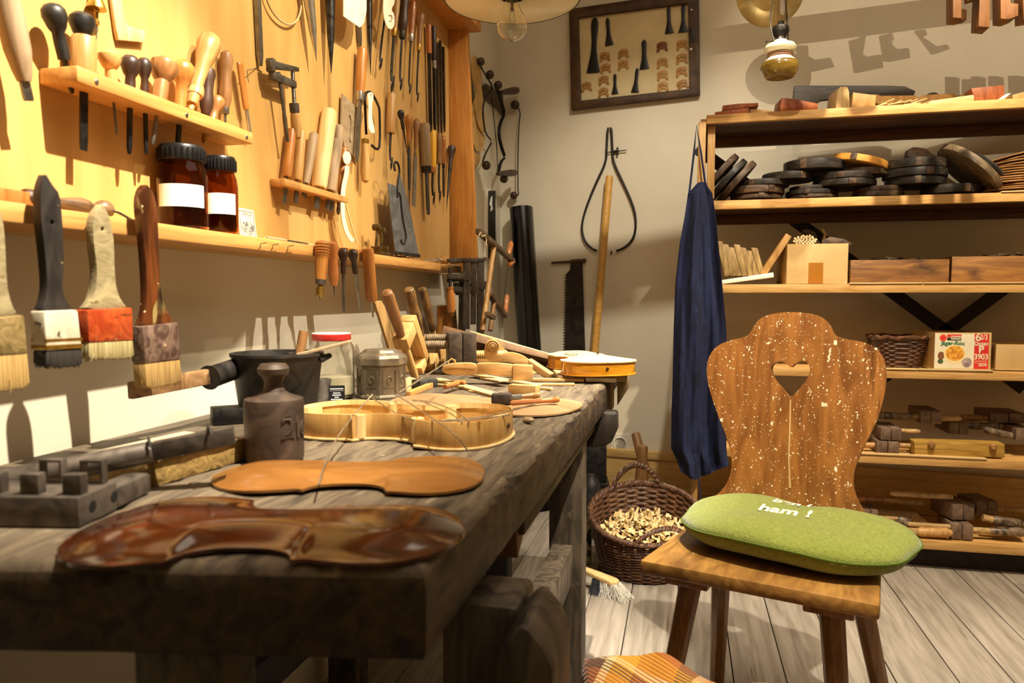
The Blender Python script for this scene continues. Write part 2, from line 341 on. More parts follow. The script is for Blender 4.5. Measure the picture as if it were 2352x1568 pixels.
hpx = [(1817, 915), (1800, 893), (1781, 872), (1772, 851), (1776, 836), (1790, 829), (1806, 833), (1818, 845), (1830, 833), (1846, 828), (1858, 834), (1863, 849), (1857, 868), (1838, 893)]
def smooth(pts, it=1, closed=True):
    for _ in range(it):
        q = []
        m = len(pts)
        for i in range(m if closed else m-1):
            a = pts[i]; b = pts[(i+1) % m]
            q += [tuple(a[k]*.75+b[k]*.25 for k in range(len(a))), tuple(a[k]*.25+b[k]*.75 for k in range(len(a)))]
        pts = q
    return pts
def chop(pts): return [p for p in pts]
bl = LS(Mk, bpx); bl = smooth(bl[:-2]+bl[-2:], 1); zc = -.022
bl = [(x, max(z, .018)) for x, z in bl]
P('crack', B().slab([(x, z) for x, z in LS(Mk, [(1816, 918), (1819, 918), (1818, 990), (1815, 1050), (1819, 1120), (1814, 1120), (1812, 1050), (1814, 990)])], -.0122, -.0105, Mc.inverted() @ Mk), mt('pale_crack', '#c09a60', '#d0ac74', (40, 40, 5), .6), chair)
P('backrest', B().slab([bl, smooth(LS(Mk, hpx), 1)], -.011, .011, Mc.inverted() @ Mk), backw, chair, .003)
# cushion
Mq = Mc @ Matrix.Translation((.262, .218, .4655)) @ Matrix.Rotation(radians(-4), 4, 'Z')
greenm = mt('green_felt', '#717a28', '#868f3a', (160, 160, 160), .95, bump=.5, var=0, sheen=.35, detail=2)
def cush_top(x, y, s=1):
    rr_ = min(1, (abs(x/.236)**2.3+abs(y/.165)**2.3)**(1/2.3))
    if s < 0: return .046 - .0452*max(0, 1-rr_**4.5)**.5
    r = min(1, (abs(x/.236)**2.3+abs(y/.165)**2.3)**(1/2.3)); h = .043*max(0, 1-r**3)**.58
    if s > 0:
        h *= 1 - .30*exp(-((x-.0)/.05)**2-((y-.12)/.10)**2) - .25*exp(-((x-.03)/.05)**2-((y+.15)/.06)**2) + .05*sin(x*22+1)*(1-r); h += .006*(1-r)*sin(y*30)
        return .046+h
    return .044 - 1.0*h
cb = B(); n1, n2 = 18, 64; vs = []
def cpos(r, t, s):
    c, s_ = cos(t), sin(t); k = (abs(c)**2.3+abs(s_)**2.3)**(-1/2.3)
    w = 1+.012*sin(5*t)+.01*sin(11*t+1); x = .236*r*c*k*w; y = .165*r*s_*k*w
    z = cush_top(x/w, y/w, s); z += .006*sin(3*t+.6)*r
    if s < 0: z = max(z, .0012)
    return (x, y, z)
for s in (1, -1):
    cb.add([cpos((i/n1)**.6, 2*pi*j/n2, s) for i in range(n1+1) for j in range(n2)],
           [(i*n2+j, (i+1)*n2+j, (i+1)*n2+(j+1) % n2, i*n2+(j+1) % n2) for i in range(n1) for j in range(n2)])
cush = T('seat_cushion', 'moss-green oval felt cushion with cream letters on the wooden chair seat', 'cushion', Mq)
P('cover', cb, greenm, cush, ang=80)
P('seam', B().tube([cpos(1.0, 2*pi*j/64, 1) for j in range(64)], .0022, 6, True), mt('green_seam', '#4d6016', '#586c1a', (99, 99, 99), .95), cush)
cream = mt('cream_lettering', '#e9e4bf', '#f3efd2', (99, 99, 99), .9, bump=.2, var=0)
for s_, cy, sz in (('ben I', .038, .040), ('ham !', -.022, .048)):
    o = txt('lettering', s_, sz, Matrix(), cream, cush, .0006, bold=.0012)
    bm = bmesh.new(); bm.from_mesh(o.data); bmesh.ops.subdivide_edges(bm, edges=bm.edges, cuts=2)
    for q in bm.verts:
        x, y = q.co.x-.012, q.co.z*1.15+cy; q.co = V((x, y, cush_top(x, y) + .0012 + (-q.co.y)*1.0))
    bm.to_mesh(o.data); bm.free()

# ================================================================ BLANKET (bottom edge of the picture)
bm_ = bpy.data.materials.new('plaid_wool'); bm_.use_nodes = True; nt = bm_.node_tree; N = nt.nodes; K = nt.links; bs = N['Principled BSDF']
bs.inputs['Roughness'].default_value = .95; bs.inputs['Sheen Weight'].default_value = .3
tc = N.new('ShaderNodeTexCoord'); uvn = N.new('ShaderNodeMapping'); uvn.inputs['Rotation'].default_value = (0, 0, radians(28)); uvn.inputs['Scale'].default_value = (7.5, 7.5, 0); K.new(tc.outputs['Object'], uvn.inputs[0])
sx = N.new('ShaderNodeSeparateXYZ'); K.new(uvn.outputs[0], sx.inputs[0]); outs = []
for ax in (0, 1):
    fr_ = N.new('ShaderNodeMath'); fr_.operation = 'FRACT'; K.new(sx.outputs[ax], fr_.inputs[0]); r = N.new('ShaderNodeValToRGB'); r.color_ramp.interpolation = 'CONSTANT'; K.new(fr_.outputs[0], r.inputs[0])
    cs = [(0, '#a05818'), (.3, '#55321a'), (.5, '#cdb47c'), (.6, '#c08a1c'), (.85, '#a8621f')]; el = r.color_ramp.elements
    el[0].position = 0; el[0].color = hx(cs[0][1]); el[1].position = cs[1][0]; el[1].color = hx(cs[1][1])
    for p_, c_ in cs[2:]: e_ = el.new(p_); e_.color = hx(c_)
    outs.append(r.outputs[0])
mx = N.new('ShaderNodeMix'); mx.data_type = 'RGBA'; wv = N.new('ShaderNodeTexWave'); wv.inputs['Scale'].default_value = 55; wv.bands_direction = 'DIAGONAL'; K.new(tc.outputs['Object'], wv.inputs[0])
K.new(wv.outputs['Fac'], mx.inputs[0]); K.new(outs[0], mx.inputs[6]); K.new(outs[1], mx.inputs[7]); K.new(mx.outputs[2], bs.inputs[0])
bp = N.new('ShaderNodeBump'); bp.inputs['Strength'].default_value = .5; bp.inputs['Distance'].default_value = .003; K.new(wv.outputs['Fac'], bp.inputs['Height']); K.new(bp.outputs[0], bs.inputs['Normal'])
def camxy(xc, zc_): return V((cos(YAW)*xc - sin(YAW)*zc_, sin(YAW)*xc + cos(YAW)*zc_, 0))
o0 = camxy(.30, 1.02); Mbl = Matrix.Translation(o0) @ Matrix.Rotation(YAW, 4, 'Z')
def blk(i, j):
    a = i*2-1; b = j*2-1; R_ = max(abs(a), abs(b)); top = .385 + .03*exp(-((a+.52)/.22)**2-((b-.7)/.3)**2) + .022*exp(-((a+.22)/.16)**2-((b-.85)/.25)**2) - .05*max(0, a) + .008*sin(9*a+4*b) + .006*sin(7*b-3*a)
    if R_ > .78:
        k = (R_-.78)/.22; z = top*(1-k)**1.0 + .004; sp = .78 + .22*k*.35 + .02*sin(9*atan2(b, a))*k
        a, b = a/R_*sp, b/R_*sp
    else: z = top
    return (a*.235, b*.215, z)
S('plaid_blanket', B().grid(blk, 60, 60), bm_, 'orange and brown plaid wool blanket heaped in front of the chair', 'blanket', Mbl, ang=80)

# ================================================================ WILLOW BASKET
will = mt('brown_willow', '#3a2418', '#6e4a30', (40, 40, 40), .5, bump=.2, var=.2)
kb_f = wz(1478, 1343, 0); kb = kb_f + V((kb_f.x, kb_f.y, 0)).normalized()*.155; KD = V((kb_f.x, kb_f.y, 0)).normalized()
def ksh(mb):
    for q in mb.v: q.z *= 1 + .27*(q.x*KD.x + q.y*KD.y)/.2*min(1, max(0, q.z)/.12)
    return mb
bk = T('wicker_basket', 'round brown wicker basket full of wood shavings behind the chair', 'basket', kb)
rows = 26; body = B()
def brad(z): return .150 + .047*(z/.21)**.8
for k in range(rows):
    z = .006 + k*.0078; body.tube([((brad(z)+.0035*cos(15*t+pi*(k % 2)))*cos(t), (brad(z)+.0035*cos(15*t+pi*(k % 2)))*sin(t), z+.0008*sin(3*t+k)) for t in [2*pi*i/90 for i in range(90)]], .0045, 6, True)
for i in range(30):
    t = 2*pi*(i+.5)/30; body.tube([(brad(z)*cos(t), brad(z)*sin(t), z) for z in (.0, .07, .14, .21)], .0035, 5)
body.lathe([(.001, .002), (.15, .002), (.15, .008), (.001, .008)], 40)
P('body', ksh(body), will, bk, ang=60)
rim = B()
for ph in (0, 2.1, 4.2):
    rim.tube([((.2+.006*cos(34*t+ph))*cos(t), (.2+.006*cos(34*t+ph))*sin(t), .213+.006*sin(34*t+ph)) for t in [2*pi*i/200 for i in range(200)]], .0052, 5, True)
P('rim', ksh(rim), will, bk, ang=60)
for ta in (radians(103), radians(-68)):
    hd = B()
    for ph in (0, 2.1, 4.2):
        pts = []
        for i in range(41):
            s_ = i/40; an = ta+(s_-.5)*.95; hgt = .062*sin(pi*s_)**.7; rr = .2-.01*sin(pi*s_)
            pts.append(V((rr*cos(an), rr*sin(an), .215+hgt)) + V((cos(an)*cos(s_*30+ph), sin(an)*cos(s_*30+ph), sin(s_*30+ph)))*.0055)
        hd.tube(pts, .005, 5)
    P('handle', ksh(hd), will, bk, ang=60)
sh = B()
for i in range(420):
    rr = .17*sqrt(random.random()); t = random.uniform(0, 2*pi); M = Matrix.Translation((rr*cos(t), rr*sin(t), .118+.03*(1-rr/.17)+random.uniform(0, .02))) @ Matrix.Rotation(random.uniform(0, 6.3), 4, 'Z') @ Matrix.Rotation(random.uniform(-.8, .8), 4, 'X')
    w_ = random.uniform(.004, .009); cr = random.uniform(.008, .03); n_ = 7; a1 = random.uniform(.8, 2.6)
    sh.add([(y, cr*sin(a1*(k/n_-.5)), cr*(1-cos(a1*(k/n_-.5)))) for k in range(n_+1) for y in (-w_, w_)], [(2*k, 2*k+1, 2*k+3, 2*k+2) for k in range(n_)], M)
shav = mt('wood_shavings', '#d8b474', '#f0d9a4', (30, 30, 30), .6, bump=0)
S('wood_shavings', ksh(sh), shav, 'loose pale wood shavings heaped inside the wicker basket', 'wood shavings', kb, kind='stuff', ang=80)

# ================================================================ SHELF UNIT
SY0, SY1, SX0, SX1 = 2.92, 3.27, .085, 1.52
shelf = T('shelf_unit', 'tall open pine shelf unit with dark diagonal braces along the back wall', 'shelf unit', (SX0, SY0, 0))
Ms = shelf.matrix_world.inverted()
def sp(name, mb, m, bev=.002, lab=None):
    mb.v = [Ms @ V(p) for p in mb.v]; return P(name, mb, m, shelf, bev, lab)
SH = [1.690, 1.368, 1.051, .739, .422, .113]
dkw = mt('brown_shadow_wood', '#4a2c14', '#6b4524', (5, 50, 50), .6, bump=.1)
for i, z in enumerate(SH):
    w_ = [0, .115, .23, .35]
    s_ = sp('shelf_board', B().box(SX0-(0 if i else .004), SX1, SY0, SY0+.026, z-.032, z), pine)
    for k in range(3):
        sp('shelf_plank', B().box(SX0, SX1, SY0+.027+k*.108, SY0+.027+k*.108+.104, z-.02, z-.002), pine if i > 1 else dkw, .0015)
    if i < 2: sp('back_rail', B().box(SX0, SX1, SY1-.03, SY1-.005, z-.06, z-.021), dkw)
sp('upright', B().bar((.052, 2.935, 0), (.066, 2.935, 1.665), .028, .034, (0, 1, 0)), pineZ, .002)
sp('upright', B().box(.087, .115, SY0+.03, SY0+.06, 1.38, 1.655), pineZ)
sp('upright', B().box(.06, .088, SY1-.035, SY1-.001, 0, 1.66), pineZ)
sp('upright', B().box(SX1-.0, SX1+.03, SY0, SY0+.035, 0, 1.66), pineZ)
sp('upright', B().box(SX1, SX1+.03, SY1-.04, SY1-.005, 0, 1.66), pineZ)
for i, z in enumerate(SH): sp('side_cleat', B().box(.06, .0849, SY0+.035, SY1-.04, z-.036, z-.006), pineZ)
bd = mt('dark_brace', '#1d150f', '#2e2218', (20, 20, 20), .7, bump=.1)
for (a, b) in (((1600, 340), (2352, 893)), ((2352, 628), (1990, 895))):
    p = wy(*a, SY1+.006); q = wy(*b, SY1+.006); sp('brace', B().bar(p, q, .05, .008, (0, 1, 0)), bd, 0)
sp('kickboard', B().box(SX0+.02, SX1, SY0+.06, SY0+.085, .0, .092), bd, 0)

# ================================================================ APRON on the upright
blue = mt('navy_cotton', '#11162e', '#1c2448', (40, 40, 10), .95, bump=.15, var=0, spots=[('#242b4a', (14, 14, 5), .68, .12)])
Ma = fr((.05, 2.885, 0), UP, INTO_B)
rowsA = [(420, 1603, 1620), (445, 1580, 1636), (500, 1572, 1644), (560, 1561, 1649), (650, 1551, 1658), (760, 1547, 1668), (860, 1545, 1668), (950, 1542, 1664), (1030, 1541, 1668), (1060, 1556, 1671), (1078, 1563, 1672)]
def lerp_rows(t):
    k = t*(len(rowsA)-1); i = min(int(k), len(rowsA)-2); f_ = k-i; return [rowsA[i][j]*(1-f_)+rowsA[i+1][j]*f_ for j in range(3)]
def apr(off):
    def fn(i, j):
        v_, l_, r_ = lerp_rows(i); u_ = l_+(r_-l_)*j; x, z = L(Ma, u_, v_ + (i > .93)*18*sin(j*4.2))
        d = (.024*sin(j*8.5+i*2.6+.6)+.010*sin(j*19-i*7)+.007*sin(i*17+j*6)+.004*sin(j*41+i*9))*(min(1, i*2.5+.15)) - .012*sin(pi*j)
        return (x, -.012+off+d, z)
    return fn
ap = T('work_apron', 'dark blue cotton work apron hanging on the left upright of the shelf', 'apron', Ma)
mb = B().grid(apr(0), 60, 44).grid(apr(.004), 60, 44); P('cloth', mb, blue, ap, ang=80)
mb = B().tube([V((L(Ma, u, v)[0], -.052, L(Ma, u, v)[1])) for u, v in ((1603, 1000), (1606, 1040), (1604, 1090), (1608, 1130), (1603, 1150), (1612, 1172))], .003, 6); P('apron_string', mb, blue, ap)
mb = B().tube([V((L(Ma, u, v)[0], y, L(Ma, u, v)[1])) for u, v, y in ((1583, 445, -.01), (1594, 350, .0), (1600, 283, .03), (1610, 350, .0), (1620, 425, -.01))], .004, 6); P('neck_strap', mb, blue, ap)
# ================================================================ TOOL BOARD
BX = -.855; LZ = 1.112
tb = T('tool_board', 'honey-coloured plywood tool board with ledge and end board along the left wall', 'tool board', (XL, 1.4, LZ))
Mt_ = tb.matrix_world.inverted()
def tp(name, mb, m, bev=.002):
    mb.v = [Mt_ @ V(p) for p in mb.v]; return P(name, mb, m, tb, bev)
tp('panel', B().box(XL+.002, BX, .15, 2.66, 1.0875, 1.99), ply, 0)
tp('ledge', B().box(XL+.002, -.765, .15, 2.52, LZ-.024, LZ), ledgew, .0025)
tp('end_board', B().add([(x, y, z) for z, xf, y0, y1 in ((1.1, -.757, 2.692, 2.72), (2.0, -.782, 2.652, 2.68)) for x, y in ((XL+.002, y0), (xf, y0), (xf, y1), (XL+.002, y1))], [(3, 2, 1, 0), (4, 5, 6, 7), (0, 1, 5, 4), (1, 2, 6, 5), (2, 3, 7, 6), (3, 0, 4, 7)]), boardw, .003)
tp('top_board', B().box(XL+.002, -.74, .15, 2.7, 1.985, 2.02), boardw, .003)
# ---- generic hand tool -------------------------------------------------------
PR = dict(
 cyl=[(.86, 0), (.96, .04), (1, .3), (1, .93), (.9, .98), (.6, 1)],
 file=[(.55, 0), (.62, .04), (.85, .15), (.95, .3), (.8, .5), (.86, .7), (1, .85), (.85, .95), (.35, 1)],
 bulb=[(.42, 0), (.5, .1), (.5, .35), (.62, .55), (.9, .72), (1, .84), (.85, .94), (.35, 1)],
 ball=[(.5, 0), (.53, .3), (.5, .48), (.72, .56), (1, .75), (.95, .88), (.6, .97), (.15, 1)],
 taper=[(.7, 0), (.8, .1), (1, .8), (.95, .95), (.5, 1)],
 ring=[(.62, 0), (.68, .1), (.8, .5), (.86, .62), (.95, .64), (.82, .66), (1, .70), (.84, .73), (1, .77), (.84, .8), (1, .84), (.86, .87), (.95, .92), (.8, .97), (.4, 1)],
 band=[(.75, 0), (.8, .1), (.7, .15), (.85, .2), (.75, .25), (.88, .3), (.8, .35), (.95, .5), (1, .8), (.9, .95), (.4, 1)],
 mush=[(.35, 0), (.35, .45), (.95, .55), (1, .68), (.8, .88), (.2, 1)])
def blade(kind, Lb, w, nm=None):
    b = B()
    if kind == 'bar': b.add([(sx*w/2*k, sy*w*.3*k, z) for z, k in ((0, .55), (Lb*.12, .9), (Lb, 1)) for sx, sy in ((-1, -1), (1, -1), (1, 1), (-1, 1))],
        [(3, 2, 1, 0), (8, 9, 10, 11)] + [(o+i, o+(i+1) % 4, o+4+(i+1) % 4, o+4+i) for o in (0, 4) for i in range(4)])
    elif kind == 'flat': b.add([(sx*w/2*k, sy*t, z) for z, k, t in ((0, 1, .0003), (Lb*.12, 1, .0016), (Lb*.8, .95, .002), (Lb, .45, .0025)) for sx, sy in ((-1, -1), (1, -1), (1, 1), (-1, 1))],
        [(3, 2, 1, 0), (12, 13, 14, 15)] + [(o+i, o+(i+1) % 4, o+4+(i+1) % 4, o+4+i) for o in (0, 4, 8) for i in range(4)])
    elif kind == 'spike': b.lathe([(.0006, 0), (w*.32, Lb*.35), (w/2, Lb*.8), (w/2, Lb)], 12)
    elif kind == 'rod': b.lathe([(w*.25, 0), (w/2, Lb*.06), (w/2, Lb)], 8)
    elif kind == 'pin': b.lathe([(.0004, 0), (w*.3, Lb*.5), (w/2, Lb)], 8)
    elif kind == 'spoon':
        r = w*.22; lf = w*2.4
        b.tube([(0, -.002, lf*.75), (0, 0, lf*1.2), (0, .001, Lb*.5), (0, 0, Lb)], [r*.8, r, r, r*1.2], 8)
        b.lathe([(.001, 0), (w*.42, lf*.25), (w*.5, lf*.5), (w*.3, lf*.85), (r, lf*1.05)], 12, Matrix.Translation((0, -.003, 0)) @ Matrix.Rotation(.12, 4, 'X'), 1, .28)
    return b
def tool(name, label, cat, butt, tip, X, w, hf, prof, hm, kind, bm, bw, fer=None, group=None, into_=None, nm=('handle', 'blade'), fl=.07, sy=1):
    if isinstance(bm, (int, float)): bm, bw = bw, bm
    if isinstance(X, (int, float)): t_ = wx(*butt, X); b_ = wx(*tip, X); io = INTO_L
    else: t_, b_ = X; io = into_
    Lt = (t_-b_).length; s_ = mpp((t_+b_)/2); M = fr(b_, t_-b_, io); o = T(name, label, cat, M, group)
    Lb = Lt*(1-hf); r = w*s_/2; pr = PR[prof] if isinstance(prof, str) else prof
    hp = P(nm[0], B().lathe([(q*r, Lb+t*Lt*hf) for q, t in pr], 18, None, 1, sy), hm, o)
    if kind: P(nm[1], blade(kind, Lb+.004, bw*s_*(min(1.5, xfac(M, Lt*.3)) if kind == 'flat' else 1)), bm, o, ang=30)
    if fer: P('ferrule', B().lathe([(r*pr[0][0]*.85, Lb-fl*Lt), (r*pr[0][0]*1.02, Lb-fl*Lt*.8), (r*pr[0][0]*1.04, Lb+.002), (r*pr[0][0]*.7, Lb+.003)], 16), fer, hp)
    return o
# ---- upper left rack ---------------------------------------------------------
rk = T('gouge_rack', 'thick pine rack board holding round-headed graving tools, upper left of the tool board', 'tool rack', (BX+.0008, 1.05, 1.30))
mb = B().box(0, .062, -.203, .213, -.011, .011)
P('rack_board', mb, ledgew, rk, .003)
for y in (-.17, .02, .19): P('screw', B().lathe([(.0035, 0), (.0035, .0016), (.0028, .0022)], 12, fr((.0615, y, -.002), (1, 0, 0), (0, 1, 0))), steel, rk)
RXX = -.825; G1 = 'round-headed gravers in the upper rack'
tanb = mt('brown_ball_handle', '#8a5a30', '#b07c48', GZ, .35, bump=.06, coat=.3)
for lab, bu, ti, w_, hf, pr, m, k, bw, bm in (
 ('black round-knob graver leaning out at the left end of the upper rack', (118, 6), (166, 215), 54, .62, 'ball', blkZ, 'bar', 12, dsteel),
 ('black ball-headed graver with a pierced knob standing behind the thick cylinder handle', (188, 28), (190, 200), 56, .62, 'ball', blkZ, 'rod', 10, dsteel),
 ('thick pale cylinder-handled chisel at the left end of the upper rack', (193, 84), (192, 346), 55, .40, 'cyl', beechZ, 'flat', 17, dsteel),
 ('pale ball-handled graver right of the thick cylinder handle', (250, 114), (268, 310), 50, .44, 'ball', beechZ, 'rod', 6, steel),
 ('dark knob graver in front, third head from the left in the upper rack', (300, 127), (297, 354), 44, .42, 'ball', drkZ, 'bar', 12, dsteel),
 ('smaller dark knob graver half hidden behind its twin in the upper rack', (331, 132), (336, 355), 32, .42, 'ball', drkZ, 'bar', 10, dsteel),
 ('large brown ball-handled graver leaning right in the middle of the upper rack', (380, 134), (350, 332), 64, .52, 'ball', tanb, 'rod', 9, steel),
 ('orange-brown ball graver beside the large brown one', (422, 138), (408, 336), 50, .56, 'ball', orgZ, 'bar', 12, dsteel),
 ('big pale pear-shaped handle towering over the upper rack', (486, 79), (428, 285), 54, .78, 'bulb', beechZ, 'rod', 8, dsteel),
 ('slim dark egg-handled graver at the right of the upper rack', (479, 154), (469, 330), 33, .62, 'file', drkZ, 'rod', 12, brass),
 ('small pale mushroom-headed graver tucked behind the dark egg handle', (456, 192), (434, 268), 36, .8, 'mush', beechZ, 'rod', 5, steel),
 ('short brown ball graver low at the right end of the upper rack', (503, 222), (478, 312), 34, .7, 'ball', tanb, 'rod', 6, steel)):
    tool('graver', lab, 'graver', bu, ti, RXX if w_ < 60 else -.818, w_, hf, pr, m, k, bm, bw, None, G1)
tool('bradawl', 'turned file-handled bradawl standing near the right end of the upper rack', 'awl', (520, 117), (517, 300), -.838, 30, .72, 'file', oakZ, 'rod', 6, steel, steel)
tool('flat_awl', 'flat straight-handled awl with a bright shank at the far right of the upper rack', 'awl', (550, 142), (574, 306), -.838, 21, .66, 'cyl', orgZ, 'rod', 9, bsteel, None, None, None, ('handle', 'shank'), .05, .55)
S('hook_nail', B().tube([wx(u, v, x) for u, v, x in ((590, 156, BX), (567, 162, -.832), (571, 190, -.832))], .0008, 6), steel, 'thin bent wire nail beside the upper rack', 'nail')
# ---- other tools high on the board ------------------------------------------
tool('drawknife_handle', 'long worn pale-wood handled scraper hanging at the far left edge of the board', 'scraper', (2, -60), (66, 232), -.815, 60, .84, [(.5, 0), (.7, .1), (.95, .3), (1, .6), (.9, 1)], greyZ, 'flat', 22, steel).name = 'bench_scraper'
pv = tool('pin_vise', 'brass bell-topped pin vise with a thin wire hanging above the upper rack', 'pin vise', (221, -22), (222, 168), -.842, 44, .42,
     [(.12, 0), (.3, .02), (.3, .12), (.2, .14), (.22, .38), (.3, .4), (.3, .44), (1, .46), (.9, .56), (.6, .75), (.5, 1)], brass, 'rod', 3, steel, None, None, None, ('body', 'wire'))
Mw = fr((-.849, 1, 1.4), UP, INTO_L)
S('wooden_bracket', B().slab(LS(Mw, [(250, -30), (272, -30), (284, 48), (292, 60), (333, 72), (329, 98), (269, 92), (264, 70)]), -.003, .003, Mw), spruce, 'pale wooden L-shaped profile template hanging above the round-headed gravers', 'template', None, None, .0008)
def flatbar(name, lab, cat, a, b, X, w_, m, kind='bar', group=None):
    p, q = wx(*a, X), wx(*b, X); s_ = mpp((p+q)/2); bb_ = blade(kind, (p-q).length, w_*s_)
    return S(name, bb_, m, lab, cat, fr(q, p-q, INTO_L), group, ang=30)
flatbar('steel_file', 'narrow grey steel file hanging left of the wire loop', 'file', (588, -70), (598, 151), -.848, 17, steel)
S('wire_loop', B().tube(smooth([tuple(wx(u, v, -.846)) for u, v in ((606, -20), (622, 24), (645, 50), (668, 59), (686, 44), (694, 8), (690, -50), (650, -90), (612, -70))], 2), .0022, 8, True), mt('pale_cord', '#b79c6c', '#cbb286'), 'loop of stiff pale cord hanging at the top of the board', 'cord loop')
flatbar('reamer', 'bright tapered steel reamer pointing down at the top of the board', 'reamer', (700, -80), (727, 141), -.83, 29, bsteel, 'spike')
flatbar('reamer', 'blackened tapered reamer pointing down beside the bright one', 'reamer', (757, -80), (761, 169), -.83, 26, dsteel, 'spike')
Mw = fr((-.805, 1, 1.4), UP, INTO_L)
S('template_sheet', B().slab(LS(Mw, [(789, -70), (788, 37), (812, 54), (826, 63), (836, 52), (841, 25), (842, -70)]), -.001, .001, Mw), ivory, 'bright cream template sheet with a curved lower edge at the top of the board', 'template')
tool('needle_rasp', 'long rasp with a smooth orange handle hanging mid-board', 'rasp', (833, 109), (819, 372), -.832, 25, .40, 'taper', orgZ, 'bar', 11, steel, bsteel)
flatbar('steel_file', 'grey file tip hanging just above the orange rasp handle', 'file', (818, -60), (827, 108), -.847, 13, steel)
flatbar('steel_file', 'black rounded file behind the cream template sheet', 'file', (848, -60), (851, 172), -.846, 14, dsteel, 'spike')
G2 = 'long bent gouges hanging in the top row'
for lab, bu, ti, w_, hf, pr, m, bw, fe in (
 ('thin bent gouge hanging left of the scroll template', (895, -40), (869, 161), 14, .28, 'cyl', oakZ, 12, None),
 ('bent gouge with a pale slim handle behind the scroll template', (912, -14), (896, 213), 17, .37, 'band', beechZ, 16, brass),
 ('bent gouge with the thickest dark handle of the top row', (929, -16), (917, 209), 26, .40, 'file', drkZ, 12, dsteel),
 ('bent gouge with a ring-turned brown handle in the top row', (948, 2), (938, 217), 18, .37, 'band', redZ, 10, bsteel),
 ('bent gouge with a long bulbous brown handle in the top row', (966, 27), (956, 236), 22, .37, 'bulb', oakZ, 10, brass)):
    tool('bent_gouge', lab, 'gouge', bu, ti, -.836, w_, hf, pr, m, 'spoon', dsteel, bw, fe, G2)
tool('long_file', 'file with a slender dark red handle right of the bent gouges', 'file', (984, 56), (990, 302), -.840, 13, .27, 'cyl', redZ, 'bar', 10, dsteel)
tool('long_file', 'file with a bright ferrule on its slim brown handle near the end board', 'file', (996, 60), (999, 304), -.832, 13, .33, 'cyl', drkZ, 'bar', 10, dsteel, bsteel)
for a, b, lab in (((1004, 100), (1007, 306), 'first of the three black files at the end of the top row'), ((1011, 94), (1014, 306), 'middle one of the three black files at the end of the top row'), ((1018, 108), (1021, 303), 'last black file at the end of the top row, nearest the end board')):
    flatbar('steel_file', lab, 'file', a, b, -.846, 8, dsteel, 'bar', 'black files by the end board')
Mw = fr((-.803, 2, 1.4), UP, INTO_L)
def ribbon(pts, w_, taper=None):
    l_, r_ = [], []
    for i, p in enumerate(pts):
        a = pts[max(0, i-1)]; b = pts[min(len(pts)-1, i+1)]; d = V((b[0]-a[0], b[1]-a[1])).normalized(); k = (taper[i] if taper else 1)*w_/2
        l_.append((p[0]-d.y*k, p[1]+d.x*k)); r_.append((p[0]+d.y*k, p[1]-d.x*k))
    return l_ + r_[::-1]
S('scroll_template', B().slab([LS(Mw, smooth([(884, -50), (909, -50), (907, 6), (897, 22), (905, 32), (906, 56), (899, 69), (888, 62), (881, 38), (880, 10)])), LS(Mw, ribbon([(892, 36), (898, 36), (900, 43), (897, 51), (893, 48)], 3))], -.001, .001, Mw), ivory, 'small cream scroll-shaped template in the top row of gouges', 'template')
# ---- F clamp -----------------------------------------------------------------
Mf = fr((-.828, 1.35, 1.25), UP, INTO_L); fc = T('bar_clamp', 'small iron bar clamp with a pale wooden grip hanging beside the chisel rack', 'clamp', Mf); FI = Mf.inverted()
def q3(u, v, y=0): x, z = L(Mf, u, v, y); return V((x, y, z))
P('bar', B().bar(q3(640, 165), q3(661, 326), .0075, .005, (0, 1, 0)), clampir, fc, .001)
P('fixed_jaw', B().bar(q3(616, 147), q3(682, 160), .012, .017, (0, 0, 1), .012, .009).bar(q3(622, 135), q3(622, 165), .012, .016, (0, 1, 0)), clampir, fc, .0015)
P('sliding_jaw', B().bar(q3(622, 172), q3(676, 195), .012, .017, (0, 0, 1), .013, .014), clampir, fc, .0015)
ax = (q3(672, 165)-q3(676, 238)); Mh = fr(q3(676, 238), ax, (0, 1, 0))
P('screw', B().thread(0, ax.length, .0045, .003, 12, Mh), steel, fc)
Mh = fr(q3(683, 320), q3(675, 236)-q3(683, 320), (0, 1, 0)); hl = (q3(675, 236)-q3(683, 320)).length
P('grip', B().lathe([(.004, 0), (.009, .004), (.0115, hl*.3), (.0105, hl*.65), (.009, hl*.72)], 18, Mh), beechZ, fc)
P('collar', B().lathe([(.008, hl*.72), (.0105, hl*.74), (.0105, hl*.98), (.006, hl)], 18, Mh), clampir, fc)
# ---- chisel rack -------------------------------------------------------------
r2 = T('chisel_rack', 'narrow pine rack holding a row of thick wooden-handled chisels mid-board', 'tool rack', (BX+.0008, 1.57, 1.245))
P('rack_board', B().box(0, .036, -.15, .152, -.008, .007), ledgew, r2, .002)
G3 = 'wooden-handled chisels in the lower rack'
for lab, bu, ti, w_, hf, pr, m, bw in (
 ('leftmost chisel of the lower rack, slim round orange-tan handle', (671, 296), (652, 467), 22, .65, 'cyl', orgZ, 10),
 ('second chisel from the left in the lower rack, slim pale handle', (692, 301), (679, 467), 23, .68, 'cyl', beechZ, 10),
 ('third chisel from the left in the lower rack, grey tapering handle', (722, 304), (698, 452), 23, .80, 'taper', greyZ, 12),
 ('tallest and thickest chisel of the lower rack with a pale square-cut handle', (757, 252), (726, 478), 37, .80, 'cyl', spruce, 14),
 ('stout chisel with a pale worn handle right of the tallest one', (779, 289), (752, 482), 27, .78, 'cyl', greyZ, 12),
 ('thin dark-streaked chisel squeezed behind the stout ones', (770, 318), (762, 486), 16, .74, 'cyl', greyZ, 9),
 ('thin orange chisel at the right end of the lower rack', (792, 338), (776, 492), 14, .68, 'cyl', orgZ, 8)):
    tool('wood_chisel', lab, 'chisel', bu, ti, -.836, w_, hf, pr, m, 'flat', steel, bw, None, G3)
